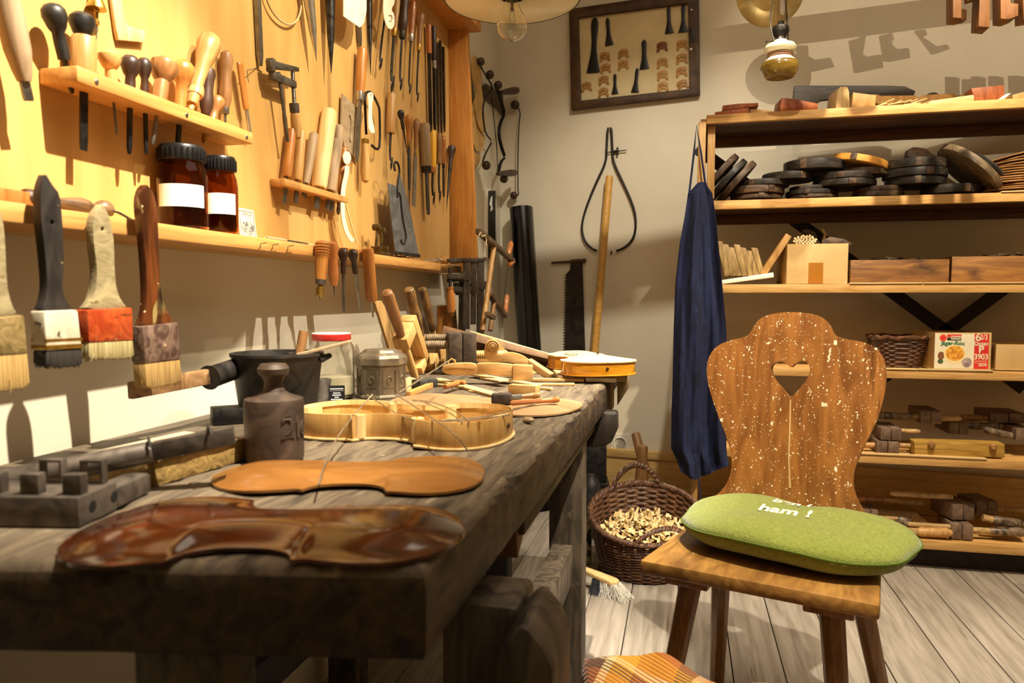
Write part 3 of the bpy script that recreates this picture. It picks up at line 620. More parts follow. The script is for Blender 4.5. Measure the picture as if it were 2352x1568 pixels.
# ---- templates, saw, gouges --------------------------------------------------
def fhole(pts, w_): return ribbon(smooth(pts, 2, False), w_, None)
Mw = fr((-.846, 1.75, 1.35), UP, INTO_L)
S('sound_hole_template', B().slab([LS(Mw, [(785, 215), (820, 248), (818, 300), (822, 369), (790, 337), (782, 288)]), LS(Mw, fhole([(799, 262), (803, 268), (805, 285), (803, 305), (801, 322), (806, 332)], 2.6))], -.002, .002, Mw), mt('grey_wood_sheet', '#8a7458', '#a28c6c', (20, 20, 40), .7), 'weathered grey wooden plate with a sound-hole cut-out hanging right of the chisel rack', 'template')
cs = T('coping_saw', 'small black coping saw frame with a pale turned grip hanging point up', 'saw', fr((-.83, 1.9, 1.3), UP, INTO_L)); Mq_ = cs.matrix_world
def t2(M, pts, y=0): return [V((L(M, u, v, y)[0], y, L(M, u, v, y)[1])) for u, v in pts]
P('frame', B().tube(smooth([tuple(p) for p in t2(Mq_, [(842, 325), (839, 260), (838, 214), (848, 210), (856, 216), (870, 244), (872, 255), (873, 335), (866, 345), (850, 330)])], 1, False), .0036, 8), dsteel, cs)
Mh = fr(V((L(Mq_, 839, 420)[0], 0, L(Mq_, 839, 420)[1])), V((.003, 0, .11)), (0, 1, 0)); hl = (t2(Mq_, [(839, 420)])[0]-t2(Mq_, [(842, 322)])[0]).length
P('grip', B().lathe([(.003, 0), (.010, .006), (.0128, hl*.25), (.0115, hl*.6), (.0085, hl*.85), (.009, hl)], 18, Mh), beechZ, cs)
P('ferrule', B().lathe([(.009, hl*.9), (.0098, hl*.92), (.0098, hl*1.0), (.005, hl*1.02)], 16, Mh), brass, cs)
Mw = fr((-.812, 1.9, 1.3), UP, INTO_L)
S('scroll_template', B().slab([LS(Mw, smooth([(846, 213), (854, 211), (858, 220), (853, 245), (854, 275), (858, 290), (861, 307), (847, 303), (846, 270), (847, 240), (845, 225)])), LS(Mw, [(850, 216), (854, 217), (853, 222), (849, 221)])], -.001, .001, Mw), ivory, 'slim cream neck-and-scroll template hanging inside the coping saw frame', 'template')
Mw = fr((-.822, 1.75, 1.2), UP, INTO_L)
S('neck_template', B().slab(LS(Mw, ribbon(smooth([(795, 372), (797, 395), (789, 428), (786, 462), (787, 500), (798, 540), (818, 562)], 2, False), 9)), -.001, .001, Mw), ivory, 'long curved cream neck template reaching from the chisel rack down to the ledge', 'template')
S('neck_template', B().slab(LS(Mw, ribbon([(792, 468), (806, 520), (819, 560)], 2.2)), -.004, -.002, Mw), spruce, 'thin straight pale stick beside the curved cream neck template', 'template')
S('template_disc', B().slab(LS(Mw, [(800+9*cos(a), 362+15*sin(a)) for a in [2*pi*i/20 for i in range(20)]]), .003, .005, Mw), ivory, 'small round cream disc hanging below the grey sound-hole plate', 'template')
for nm, lab, bu, ti, w_, hf, pr, m, k, bw, bm, fe in (
 ('leaf_gouge', 'pale cylinder-handled gouge with a leaf tip in the middle row', (900, 214), (895, 391), 22, .52, 'cyl', beechZ, 'spoon', 12, dsteel, None),
 ('round_awl', 'small black knob awl slanting in the middle row', (919, 252), (937, 361), 16, .40, 'ball', blkZ, 'pin', 5, dsteel, None),
 ('carving_gouge', 'brown gouge with a bright brass ferrule in the middle row', (938, 264), (940, 438), 20, .36, 'bulb', orgZ, 'flat', 8, dsteel, brass),
 ('carving_chisel', 'brown chisel with a wide flat end in the middle row', (957, 273), (950, 474), 17, .36, 'bulb', oakZ, 'flat', 13, steel, brass),
 ('carving_gouge', 'thick grey cylinder-handled gouge near the end of the middle row', (975, 282), (984, 493), 25, .47, 'cyl', greyZ, 'flat', 13, dsteel, dsteel),
 ('carving_gouge', 'shiny yellow-handled gouge near the end board', (995, 299), (993, 471), 16, .50, 'cyl', yelZ, 'spoon', 12, dsteel, redZ),
 ('carving_gouge', 'slim brown gouge right of the yellow-handled one', (1009, 306), (1008, 462), 14, .45, 'cyl', oakZ, 'spoon', 10, dsteel, None),
 ('carving_chisel', 'slim reddish curved-handled chisel second from the end of the middle row', (1018, 312), (1019, 452), 13, .46, 'file', redZ, 'flat', 7, dsteel, dsteel),
 ('round_awl', 'dark pear-shaped awl last in the middle row beside the end board', (1038, 334), (1025, 486), 20, .34, 'bulb', drkZ, 'pin', 9, dsteel, dsteel)):
    tool(nm, lab, nm.split('_')[1], bu, ti, -.836, w_, hf, pr, m, k, bm, bw, fe, 'gouges and awls in the middle row')
# ---- grey f-hole sheet standing on the ledge --------------------------------
Mw = fr(tuple(wx(930, 584, -.80)), UP*1 + V((-.05, 0, 0)), INTO_L)
zinc = mt('grey_zinc_sheet', '#5c5d5e', '#7b7c7c', (15, 15, 15), .45, .55, .05)
fs_ = T('sound_hole_sheet', 'grey sheet-metal sound-hole template leaning on the ledge under the gouges', 'template', Mw)
P('sheet', B().slab([LS(Mw, [(890, 420), (912, 428), (919, 404), (928, 430), (946, 505), (962, 590), (908, 583), (898, 500)]), LS(Mw, fhole([(913, 455), (911, 447), (915, 442), (919, 452), (921, 480), (925, 510), (931, 535), (932, 552), (927, 563), (920, 556), (921, 546)], 5))], -.0012, .0012), zinc, fs_)
P('sound_hole_dark', B().slab(LS(Mw, fhole([(913, 455), (911, 447), (915, 442), (919, 452), (921, 480), (925, 510), (931, 535), (932, 552), (927, 563), (920, 556), (921, 546)], 6)), .0013, .002), ebony, fs_)  # black slab stands in for the shade seen through the cut-out
P('foot', B().slab(LS(Mw, [(906, 577), (963, 584), (963, 592), (906, 584)]), -.004, .010), dsteel, fs_)
Mw = fr((-.79, 2.0, 1.2), UP, INTO_L)
S('wire_hook', B().tube(smooth([tuple(Mw @ p) for p in t2(Mw, [(909, 396), (905, 385), (906, 373), (911, 371), (916, 380), (918, 396), (914, 412), (912, 440), (914, 462)])], 2, False), .0032, 8), iron, 'black S-shaped iron hook over the top of the grey metal template', 'hook')
# ---- things lying on the ledge ----------------------------------------------
def onl(u, X): # point on the ledge top under column u at depth X
    p = wx(u, 500, X); return V((X, p.y, LZ))
p, q = onl(62, -.805), onl(252, -.80); s_ = mpp(p); lt = (q-p).length; r = 24*s_
sd = T('turned_spindle', 'dark brown turned wooden spindle lying on the ledge behind the first brushes', 'spindle', fr(p+V((0, 0, r*.98)), q-p, (0, 0, -1)))
spm = mt('dark_turned_wood', '#4a3422', '#7d6040', GZ, .4, bump=.06, coat=.2)
P('shaft', B().lathe([(a*r, t*lt) for a, t in ((.75, .02), (.78, .14), (.9, .2), (.9, .24), (.55, .27), (.5, .34), (.62, .42), (.86, .58), (.9, .64), (.72, .72), (.5, .76), (.5, .82))], 20), spm, sd)
P('knob', B().lathe([(a*r, t*lt) for a, t in ((.45, .82), (.8, .85), (1.0, .9), (1, .95), (.8, .99), (.4, 1.0))], 20), spm, sd)
P('cap', B().lathe([(.8*r, -.004), (.95*r, 0), (.95*r, .018), (.7*r, .022)], 20).lathe([(.22*r, -.006), (.22*r, .0)], 12), drkZ, sd)
p = onl(-10, -.815); S('wood_offcut', B().box(-.02, .02, -.12, .045, 0, .020), redZ, 'flat reddish wood offcut on the ledge behind the black-handled brush', 'wood block', p, None, .002)
amber = mt('amber_glass', '#c08438', rough=.03, trans=1, ior=1.3)
amberl = mt('amber_liquid', '#3c200a', '#4f2b0e', (30, 30, 30), .3, bump=0)
lidm = mt('black_lid', '#121110', '#1b1a19', (20, 20, 20), .3, bump=.02)
def jar(lab, u, wpx, vt, vb, X, liq):
    p = onl(u, X); s_ = mpp(p); r = wpx*s_/2; h = (vb-vt)*s_
    o = T('amber_jar', lab, 'jar', p, 'amber jars on the ledge')
    gb_ = P('glass_body', B().lathe([(.001, .001), (r*.9, .001), (r, .006), (r, h*.62), (r*.94, h*.72), (r*.82, h*.79), (r*.82, h*.86), (r*.78, h*.86), (r*.78, h*.8), (r*.9, h*.7), (r*.95, h*.6), (r*.95, .008), (r*.85, .004), (.001, .004)], 36), amber, o)
    P('contents', B().lathe([(.001, .006), (r*.8, .006), (r*.88, .012), (r*.84, h*liq), (.001, h*liq*1.05)], 30), amberl, o)
    li = [(r*.86, h*.81), (r*.9, h*.815), (r*.9, h*.97), (r*.84, h), (.001, h)]
    lb = B().lathe([(.001, h*.862)] + li, 48)
    for i in range(28):
        t = 2*pi*i/28; lb.bx((r*.9*cos(t), r*.9*sin(t), h*.89), (.003, .003, h*.13), None)
    P('lid', lb, lidm, o, .0006)
    a0, a1 = radians(-112), radians(-2)
    n_ = 16; rr = r*1.008
    P('paper_label', B().add([(rr*cos(a0+(a1-a0)*i/n_), rr*sin(a0+(a1-a0)*i/n_), z) for i in range(n_+1) for z in (h*.26, h*.52)], [(2*i, 2*i+2, 2*i+3, 2*i+1) for i in range(n_)]), paper, gb_, ang=80)
    return o
jar('larger amber glass jar with black ridged lid and blank white label on the ledge', 421, 112, 337, 528, -.814, .5)
jar('smaller amber glass jar with black lid half hidden behind the larger jar', 509, 74, 358, 536, -.811, .45)
p = onl(571, -.822); s_ = mpp(p); Mk_ = fr(p, V((-.12, 0, 1)), INTO_L)
cd = T('picture_card', 'small white vintage card with a blue-grey engraving standing on the ledge by the jars', 'card', Mk_)
w_, h_ = 33*s_, 72*s_
def rrect(w, h, r, z0=0): return [(sx*(w-r)+r*cos(a), z0+h/2+sz*(h/2-r)+r*sin(a)) for sx, sz, a0 in ((1, 1, 0), (-1, 1, pi/2), (-1, -1, pi), (1, -1, 3*pi/2)) for a in [a0+pi/2*k/5 for k in range(6)]]
P('card_board', B().slab(rrect(w_, h_, .004), -.001, .0015), mt('aged_card', '#bdb49c', '#c9c0a8', (9, 9, 9), .8, bump=0), cd)
engr = mt('engraving_ink', '#b5ad98', '#3c4048', (120, 120, 120), .8, bump=0, var=0, dist=2, detail=8, lo=.42, hi=.58)
inkm = mt('grey_ink', '#4c4e52', rough=.8)
P('engraving', B().slab([(w_*.78*cos(a)*(1+.12*sin(3*a)), h_*.38+h_*.22*sin(a)*(1+.15*cos(5*a))) for a in [2*pi*i/28 for i in range(28)]], -.0014, -.001), engr, cd)
for r_ in (.86, .81): P('printed_border', B().slab([[(-w_*r_, h_*(1-r_)*.5), (w_*r_, h_*(1-r_)*.5), (w_*r_, h_*(1-(1-r_)*.5)), (-w_*r_, h_*(1-(1-r_)*.5))], [(-w_*r_+.0005, h_*(1-r_)*.5+.0005), (w_*r_-.0005, h_*(1-r_)*.5+.0005), (w_*r_-.0005, h_*(1-(1-r_)*.5)-.0005), (-w_*r_+.0005, h_*(1-(1-r_)*.5)-.0005)]], -.0013, -.001), inkm, cd)
txt('lettering', 'CAPELLA', .008, Matrix.Translation((0, -.0012, h_*.82)), inkm, cd, .0001)
S('black_cable', B().tube([onl(u, x)+V((0, 0, z)) for u, x, z in ((238, -.80, .002), (255, -.79, .012), (275, -.785, .009), (300, -.79, .003), (312, -.80, .003))], .0018, 6), mt('black_rubber', '#111111', '#191919'), 'short black cable end on the ledge beside the turned spindle', 'cable')
def lying(name, lab, cat, u0, u1, X0, X1, w_, hf, pr, hm, kind, bm, bw, fer=None, zoff=0):
    if isinstance(bm, (int, float)): bm, bw = bw, bm
    a, b = onl(u0, X0), onl(u1, X1); s_ = mpp(a); r = w_*s_/2; a.z += r+.0005+zoff; b.z += max(.0015, bw*s_*.3)+zoff
    return tool(name, lab, cat, None, None, (a, b), w_, hf, pr, hm, kind, bm, bw, fer, None, V((0, 0, -1)))
lying('marking_knife', 'slim knife with a pointed steel blade lying on the ledge right of the card', 'knife', 612, 706, -.79, -.774, 9, .45, 'cyl', greyZ, 'flat', 8, steel)
lying('wooden_baton', 'bright pale wooden baton lying along the ledge behind the slim knife', 'stick', 606, 776, -.825, -.80, 13, .97, 'cyl', spruce, None, None, 4)
p = onl(800, -.80); S('wooden_tray', B().box(-.03, .03, -.07, .06, 0, .006).box(-.03, -.025, -.07, .06, .0055, .012), boardw, 'shallow wooden slat on the ledge under the curved cream template', 'wood slat', p, None, .001)
g = T('bending_gadget', 'small old brass gadget with two arms and a roller standing on the ledge', 'gadget', onl(872, -.80)); ob = mt('old_bronze', '#4a3c20', '#6e5a30', (30, 30, 30), .45, .7, .1)
P('base', B().box(-.018, .018, -.032, .035, 0, .012).box(-.014, .014, -.03, -.02, .011, .026).box(-.014, .014, .022, .03, .011, .03), ob, g, .0015)
P('arms', B().bar((-.01, -.008, .012), (-.01, .008, .078), .005, .008).bar((-.01, .03, .012), (-.01, .042, .075), .005, .008).bar((-.01, .006, .078), (-.01, .045, .078), .006, .006), ob, g, .001)
P('roller', B().lathe([(.006, -.02), (.009, -.018), (.009, .0), (.006, .002)], 14, fr((-.004, .008, .08), (1, 0, 0), (0, 0, 1))).lathe([(.006, -.02), (.009, -.018), (.009, .0), (.006, .002)], 14, fr((-.004, .046, .073), (1, 0, 0), (0, 0, 1))), ob, g)
p = onl(926, -.785); rg = B().grid(lambda i, j: ((i-.5)*.03+.003*sin(9*j), (j-.5)*.13, .004+.005*abs(sin(7*i+5*j))), 8, 20); S('tan_rag', rg, mt('tan_cloth', '#6d5330', '#8f7148', (60, 60, 60), .9), 'crumpled tan rag on the ledge in front of the grey metal template', 'rag', p, ang=80)
lying('round_scriber', 'scriber with a round pale wooden ball handle lying near the end of the ledge', 'scriber', 1024, 972, -.80, -.785, 24, .36, 'ball', beechZ, 'rod', bsteel, 6, bsteel)
p = onl(1040, -.79); S('paper_slip', B().box(-.012, .012, -.03, .03, 0, .004), paper, 'small white slip of paper at the end of the ledge', 'paper', p)
# ---- handles hanging on the front of the ledge -------------------------------
G4 = 'tools hanging from the front of the ledge'
HX = -.748
pv = tool('hand_drill', 'ring-turned orange-brown pin drill with a steel chuck hanging on the ledge front', 'pin drill', (741, 553), (734, 692), HX, 37, .66, 'ring', orgZ, 'pin', 5, steel, steel, G4)
Mi_ = pv.matrix_world.inverted(); a = Mi_ @ wx(735, 648, HX); b = Mi_ @ wx(734, 682, HX); P('chuck', B().lathe([(.005, b.z), (.0078, b.z+.003), (.0082, a.z-.012), (.006, a.z-.01), (.0058, a.z)], 16), brass, pv)
tool('turned_awl', 'reddish turned awl with a fine point hanging right of the pin drill', 'awl', (764, 555), (768, 684), HX, 25, .78, 'file', redZ, 'pin', 5, steel, None, G4)
tool('ball_file', 'straight-hanging steel file with a grey-black ball handle on the ledge front', 'file', (788, 569), (790, 717), HX, 24, .40, 'ball', drkZ, 'bar', 8, steel, None, G4)
tool('ball_file', 'slanting steel file with a grey-black ball handle on the ledge front', 'file', (809, 572), (829, 717), HX, 24, .38, 'ball', drkZ, 'bar', 7, steel, None, G4)
tool('wooden_screwdriver', 'thick straight wooden handle with a thin bright shank, last tool on the ledge front', 'screwdriver', (844, 569), (857, 729), HX, 28, .76, 'cyl', orgZ, 'rod', 5, bsteel, None, G4, None, ('handle', 'shank'))
for u in (612, 640, 675, 815): S('hook_nail', B().tube([wx(u-14, 567+.1*(u-612), -.7655), wx(u-14, 560+.1*(u-612), -.758), wx(u, 557+.1*(u-612), -.757)], .0008, 6), dsteel, 'thin bent wire nail on the front edge of the ledge', 'nail', None, 'bent nails on the ledge front')
# ---- brushes -----------------------------------------------------------------
brist = mt('straw_bristles', '#8a6a36', '#bd9c5e', (260, 260, 5), .75, bump=.5)
bristd = mt('black_bristles', '#15120f', '#332d26', (260, 260, 5), .75, bump=.5)
bristp = mt('pale_bristles', '#75663c', '#b0a272', (260, 260, 5), .75, bump=.5)
b1 = mt('brush_black_handle', '#1d1917', '#3a332e', (25, 25, 8), .5, spots=[('#7d6a40', (22, 22, 8), .60, .08), ('#a08d58', 55, .3, 0, 'v')])
b2 = mt('brush_grey_handle', '#7d7050', '#9a8c66', (25, 25, 40), .6, bump=.5, spots=[('#6b5428', (50, 50, 70), .66, .05)])
b3 = mt('brush_brown_handle', '#381a0b', '#693818', (30, 30, 6), .25, coat=.5, spots=[('#8d7a4a', (30, 30, 14), .63, .06), ('#c9b48a', 70, .33, 0, 'v'), ('#1c130e', (22, 22, 7), .56, .14)])
f1 = mt('white_painted_ferrule', '#b5ab92', '#cfc6ae', (30, 30, 30), .5, spots=[('#2b2018', (60, 60, 60), .62, .05)])
f2 = mt('red_painted_ferrule', '#8a3012', '#a84a20', (40, 40, 40), .35, bump=.4, spots=[('#b59a78', (70, 70, 50), .66, .06), ('#5a3014', (30, 30, 60), .68, .05)])
f3 = mt('purple_stained_ferrule', '#4a352c', '#7d6656', (60, 60, 50), .4, bump=.4, spots=[('#c9ad84', (70, 70, 60), .65, .08)])
f0 = mt('olive_stained_ferrule', '#5f4f2c', '#8a7548', (60, 60, 50), .5, bump=.4)
hl_ = {}
def brush(lab, X, hand, ferr, bri, mh, mf, mbr, hole=None, th=.02, extra=None):
    pz = wx(*ferr[0], X); M = fr((X, pz.y, pz.z), UP, INTO_L); o = T('paint_brush', lab, 'paint brush', M, 'flat brushes hanging from the ledge')
    hs = [smooth(LS(M, [hand[0]]*3 + hand[1:]), 1)]
    if hole: hs.append(LS(M, [(hole[0]+4*cos(a), hole[1]+6*sin(a)) for a in [2*pi*i/10 for i in range(10)]]))
    P('handle', B().slab(hs, -.006, .006), mh, o, .0025)
    P('ferrule', B().slab(LS(M, ferr), -th/2, th/2), mf, o, .003)
    bl_ = LS(M, bri); b_ = B(); top0, top1 = bl_[0], bl_[1]; nb = 46
    xs0 = min(p[0] for p in bl_); 
    bpart = P('bristles', B().slab(bl_, -th*.45, th*.45), mbr, o, .003)
    t_ = B()
    bot = bl_[2:][::-1]
    for i in range(110):
        s_ = random.random(); k = s_*(len(bot)-1); ii = min(int(k), len(bot)-2); f_ = k-ii; bx_ = bot[ii][0]*(1-f_)+bot[ii+1][0]*f_; bz_ = bot[ii][1]*(1-f_)+bot[ii+1][1]*f_
        tx = top0[0]*(1-s_)+top1[0]*s_; tz = top0[1]*(1-s_)+top1[1]*s_; y = random.uniform(-.48, .48)*th
        t_.tube([(tx*.3+bx_*.7, y, tz*.3+bz_*.7), (bx_+random.uniform(-.001, .001), y*1.03, bz_-random.uniform(-.001, .0035))], [.0009, .0004], 4)
    P('bristle_tips', t_, mbr, bpart)
    if extra: extra(o, M)
    return o
def bands(o, M):
    for v0, v1 in ((778, 786), (792, 803)):
        P('brass_band', B().slab(LS(M, [(88, v0), (172, v0-4), (174, v1-4), (89, v1)]), -.0115, .0115), brass, o, .001)
BRX = -.745
brush('black-handled flat brush with white-spattered ferrule and black bristles', BRX, [(97, 401), (112, 426), (129, 446), (134, 500), (137, 560), (138, 610), (134, 660), (141, 686), (160, 714), (84, 716), (95, 690), (100, 660), (98, 620), (92, 560), (85, 500), (84, 450), (88, 424)], [(83, 714), (163, 711), (173, 798), (90, 806)], [(90, 804), (173, 797), (176, 834), (166, 840), (130, 843), (98, 842), (91, 830)], b1, f1, bristd, (111, 511), .022, bands)
brush('grey-handled flat brush with a red-painted ferrule', BRX, [(228, 469), (240, 490), (249, 520), (254, 560), (255, 620), (259, 662), (270, 690), (287, 708), (185, 712), (204, 690), (212, 660), (215, 620), (208, 570), (204, 520), (211, 491)], [(183, 711), (288, 706), (291, 781), (187, 787)], [(188, 785), (291, 779), (295, 817), (281, 823), (240, 824), (196, 826), (188, 816)], b2, f2, bristp, (227, 526), .024)
brush('glossy brown-handled flat brush with purple-stained ferrule and straw bristles', BRX, [(330, 424), (345, 440), (354, 480), (356, 520), (359, 600), (361, 660), (368, 698), (384, 725), (395, 742), (312, 750), (322, 735), (330, 700), (329, 640), (323, 560), (316, 500), (313, 460), (320, 434)], [(311, 749), (396, 740), (400, 825), (318, 835)], [(318, 833), (400, 823), (406, 869), (396, 880), (366, 886), (340, 892), (322, 888)], b3, f3, brist, None, .024)
brush('worn flat brush cut off by the left edge of the picture', BRX, [(-18, 470), (-2, 500), (4, 560), (7, 650), (18, 700), (35, 724), (-62, 734), (-46, 700), (-36, 640), (-38, 560), (-36, 500)], [(-62, 733), (36, 722), (44, 812), (-60, 820)], [(-60, 818), (44, 810), (50, 878), (38, 890), (-10, 897), (-50, 898), (-60, 890)], b2, f0, brist, None, .026)
# ================================================================ THINGS ON THE BENCH
VH = [(0, .0), (.003, .06), (.012, .12), (.035, .185), (.075, .24), (.13, .278), (.19, .291), (.24, .289), (.29, .272), (.315, .264), (.330, .262), (.338, .254), (.344, .232), (.358, .202), (.375, .184), (.40, .169), (.43, .158), (.46, .152), (.50, .150), (.54, .154), (.575, .165), (.60, .180), (.616, .203), (.625, .224), (.633, .226), (.645, .218), (.66, .217), (.70, .226), (.76, .236), (.82, .235), (.87, .222), (.91, .198), (.945, .16), (.97, .118), (.988, .07), (.997, .03), (1, 0)]
def vhw(y):
    for (a, b), (c, d) in zip(VH, VH[1:]):
        if a <= y <= c: return b+(d-b)*(y-a)/(c-a)
    return 0
def voutline(Ln, off=0):
    r_ = [(w_*Ln, y*Ln) for y, w_ in VH]; l_ = [(-x, y) for x, y in reversed(r_[1:-1])]; pts = r_ + l_
    if off:
        q = []; n = len(pts)
        for i in range(n):
            a = V(pts[i-1]); b = V(pts[(i+1) % n]); t = (b-a); t.normalize(); q.append((pts[i][0]+t.y*off, pts[i][1]-t.x*off))
        pts = q
    return pts
def vplate(Ln, arch, th, ys=None):
    """arched violin plate with overhanging edge; local XY plane, Z up"""
    b = B(); ny = len(VH); nx = 14; top = []
    def hgt(x, y, w_):
        e = min((1-abs(x)/w_) if w_ > 0 else 0, 1); e2 = min(1, min(y, 1-y)/.17); k = min(1, e*1.35)
        return arch*(sin(min(1, k)*pi/2)**1.6)*(sin(e2*pi/2)**1.2) - .0012*exp(-((e-.12)/.07)**2)
    tv = []; bv = []
    for y, w_ in VH:
        ww = max(w_, .002)
        for i in range(nx+1):
            x = (i/nx*2-1); x = math.copysign(abs(x)**.8, x)*ww; h = hgt(x, y, ww)
            tv.append((x*Ln, y*Ln, th+h)); bv.append((x*Ln, y*Ln, max(0, h-.0005)))
    b.grid(lambda i, j: tv[round(i*(ny-1))*(nx+1)+round(j*nx)], ny-1, nx)
    b.grid(lambda i, j: bv[round(i*(ny-1))*(nx+1)+round(j*nx)], ny-1, nx)
    m = ny; 
    for s in (0, nx):
        o = len(b.v); 
        for k in range(m): b.v += [V(tv[k*(nx+1)+s]), V(bv[k*(nx+1)+s])]
        b.f += [(o+2*k, o+2*k+1, o+2*k+3, o+2*k+2) for k in range(m-1)]
    return b
def frY(T_, H_):   # frame on the bench: origin at tail, local Y toward head, Z up
    y = (H_-T_); y.z = 0; y.normalize(); x = y.cross(UP); return Matrix(((x.x, y.x, 0, T_.x), (x.y, y.y, 0, T_.y), (0, 0, 1, T_.z), (0, 0, 0, 1)))
varn = mt('dark_varnish', '#260e03', '#522207', (16, 5, 16), .13, bump=.03, coat=.7, var=0, spots=[('#2e1204', (9, 3, 9), .6, .16)])
varn2 = mt('amber_varnish', '#70471c', '#8c5d2a', (14, 4, 14), .28, bump=.03, coat=.4, var=0)
varn3 = mt('golden_varnish', '#c07d12', '#dd9d2c', (8, 8, 60), .22, bump=.03, coat=.6, var=0)
spr2 = mt('light_spruce_top', '#e2c088', '#efd6a4', (60, 4, 60), .4, bump=.04, coat=.2, var=0)
platm = mt('raw_tan_plate', '#8d6c46', '#a5835c', (14, 4, 14), .5, bump=.04, var=0)
T_, H_ = camxy(-.401, .690), camxy(-.044, .668); M = frY(T_, H_); Lp = (T_-H_).length; M.translation.z = BZ+.001
S('violin_plate', vplate(Lp, .013, .0035), varn, 'glossy dark brown varnished violin back plate nearest the camera on the bench', 'violin plate', M, None, 0, 60)
T_, H_ = camxy(-.034, .905), camxy(-.364, .890); M = frY(T_, H_); Lp = (T_-H_).length; M.translation.z = BZ+.001
S('violin_plate', vplate(Lp, .011, .003), varn2, 'smooth orange-brown violin plate between the dark plate and the open rib garland', 'violin plate', M, None, 0, 60)
T_, H_ = wz(1326, 938, BZ+.004), wz(915, 912, BZ+.004); M = frY(T_, H_); Lp = (T_-H_).length; M.translation.z = BZ+.001
S('violin_plate', vplate(Lp, .008, .003), platm, 'pale tan unvarnished violin plate lying behind the rib garland', 'violin plate', M, None, 0, 60)
# rib garland (open violin body)
def garland(name, lab, T_, H_, z0, hgt, ribm, backm, topm=None, Ln=None):
    M = frY(T_, H_); M.translation.z = z0; Ln = Ln or (T_-H_).length; o = T(name, lab, 'violin body', M)
    ou, inn = voutline(Ln, -.004), voutline(Ln, -.0065)
    P('back_plate', B().poly(voutline(Ln), 0, .0035), backm, o, .0008)
    P('ribs', B().poly([ou, inn], .0035, .0035+hgt), ribm, o, .0003)
    if topm: 
        tp_ = vplate(Ln, .009, .003); tp_.v = [v_+V((0, 0, .0035+hgt)) for v_ in tp_.v]; P('top_plate', tp_, topm, o, ang=60)
        P('sound_hole_dark', B().poly([(x+.03, y) for x, y in fhole([(.006, .16), (.002, .158), (0, .163), (.004, .168), (.009, .19), (.014, .212), (.018, .216), (.02, .211), (.016, .209)], .004)], .0035+hgt+.011, .0035+hgt+.0118), ebony, o)
        P('sound_hole_dark', B().poly([(-x-.03, y) for x, y in fhole([(.006, .16), (.002, .158), (0, .163), (.004, .168), (.009, .19), (.014, .212), (.018, .216), (.02, .211), (.016, .209)], .004)], .0035+hgt+.011, .0035+hgt+.0118), ebony, o)
    else:
        P('lining', B().poly([inn, voutline(Ln, -.0088)], .0035+hgt-.008, .0035+hgt), spruce, o)
        for x, y, w_, d_ in ((0, .02, .045, .012), (0, .98, .045, .012)):
            P('end_block', B().box(-.022, .022, y*Ln-(.0 if y < .5 else .015), y*Ln+(.015 if y < .5 else .0), .0036, .0035+hgt-.001), spruce, o, .001)
        for y in (.345, .622):
            for s in (-1, 1):
                x = s*(vhw(y)*Ln-.016); P('corner_block', B().lathe([(.010, .0036), (.010, .0035+hgt-.001)], 12, Matrix.Translation((x, y*Ln, 0))), spruce, o)
    P('end_pin_hole', B().lathe([(.004, -.0001), (.004, .0022)], 14, fr((0, .0035, .0035+hgt*.52), (0, -1, 0), (0, 0, 1)) ), mt('hole_brown', '#3a1c0a'), o)
    return o
ribw = mt('fresh_rib_maple', '#a67b40', '#be9658', (30, 30, 6), .4, bump=.05, var=0, spots=[('#84521e', (45, 45, 9), .64, .06)])
gT, gH = wz(1172, 1012, BZ), wz(699, 985, BZ); gar = garland('rib_garland', 'open pale violin rib frame with wires lying across it in the middle of the bench', gT, gH, BZ+.001, .037, ribw, spruce)
fT, fH = wz(1396, 858, .806), wz(1236, 812, .806)
fT2 = V((fT.x, fT.y, .806)); fH2 = fT2 + (V((fH.x, fH.y, .806))-fT2).normalized()*.352
garland('unfinished_violin', 'golden-brown closed violin body without a neck at the far right corner of the bench', fT2, fH2, .7985, .031, varn3, varn3, spr2, .352)
S('support_board', B().box(-.09, .09, -.13, .13, 0, .0165), endw, 'worn grey board under the closed violin body', 'board', Matrix.Translation(fT2.lerp(fH2, .5).to_2d().to_3d()+V((0, 0, BZ+.0005))) @ Matrix.Rotation(.25, 4, 'Z'), None, .003)
# bench end plank that carries the corner
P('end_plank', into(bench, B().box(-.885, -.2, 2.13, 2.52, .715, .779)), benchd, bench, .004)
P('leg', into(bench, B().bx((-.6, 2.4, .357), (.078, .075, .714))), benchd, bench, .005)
# loose wires over the garland
wirem = mt('grey_wire', '#857860', '#b0a288', (40, 40, 40), .4, .7, .02)
GT = M = gar.matrix_world; zt = BZ+.042
def wire(lab, pts, r=.0011):
    S('steel_wire', B().tube(smooth([tuple(wz(u, v, z)) for u, v, z in pts], 2, False), r, 6), wirem, lab, 'wire', None, 'loose wires on the open violin body')
wire('long wire crossing the open violin body and bending down to the orange-brown plate', [(873, 888, zt+.03), (828, 935, zt), (775, 1000, BZ+.03), (745, 1065, BZ+.02), (722, 1148, BZ+.016)])
wire('wire running from the tin box over the left waist of the open violin body', [(822, 893, zt+.02), (880, 930, zt), (930, 962, zt-.004), (990, 968, zt-.003), (1090, 965, zt), (1215, 945, zt)])
wire('wire laid along the front rim of the open violin body toward the wooden reamer', [(965, 967, zt-.002), (1100, 960, zt), (1180, 942, zt), (1260, 917, zt+.006)])
wire('wire curving over the middle of the open violin body and down its front', [(895, 900, zt+.012), (925, 915, zt+.01), (985, 955, zt+.004), (1045, 995, zt+.004), (1075, 1035, BZ+.01), (1083, 1055, BZ+.006)])
wire('short curly wire at the back of the open violin body', [(935, 918, zt+.004), (970, 920, zt+.006), (1000, 935, zt+.002), (1040, 950, zt+.001), (1075, 985, zt-.002)])
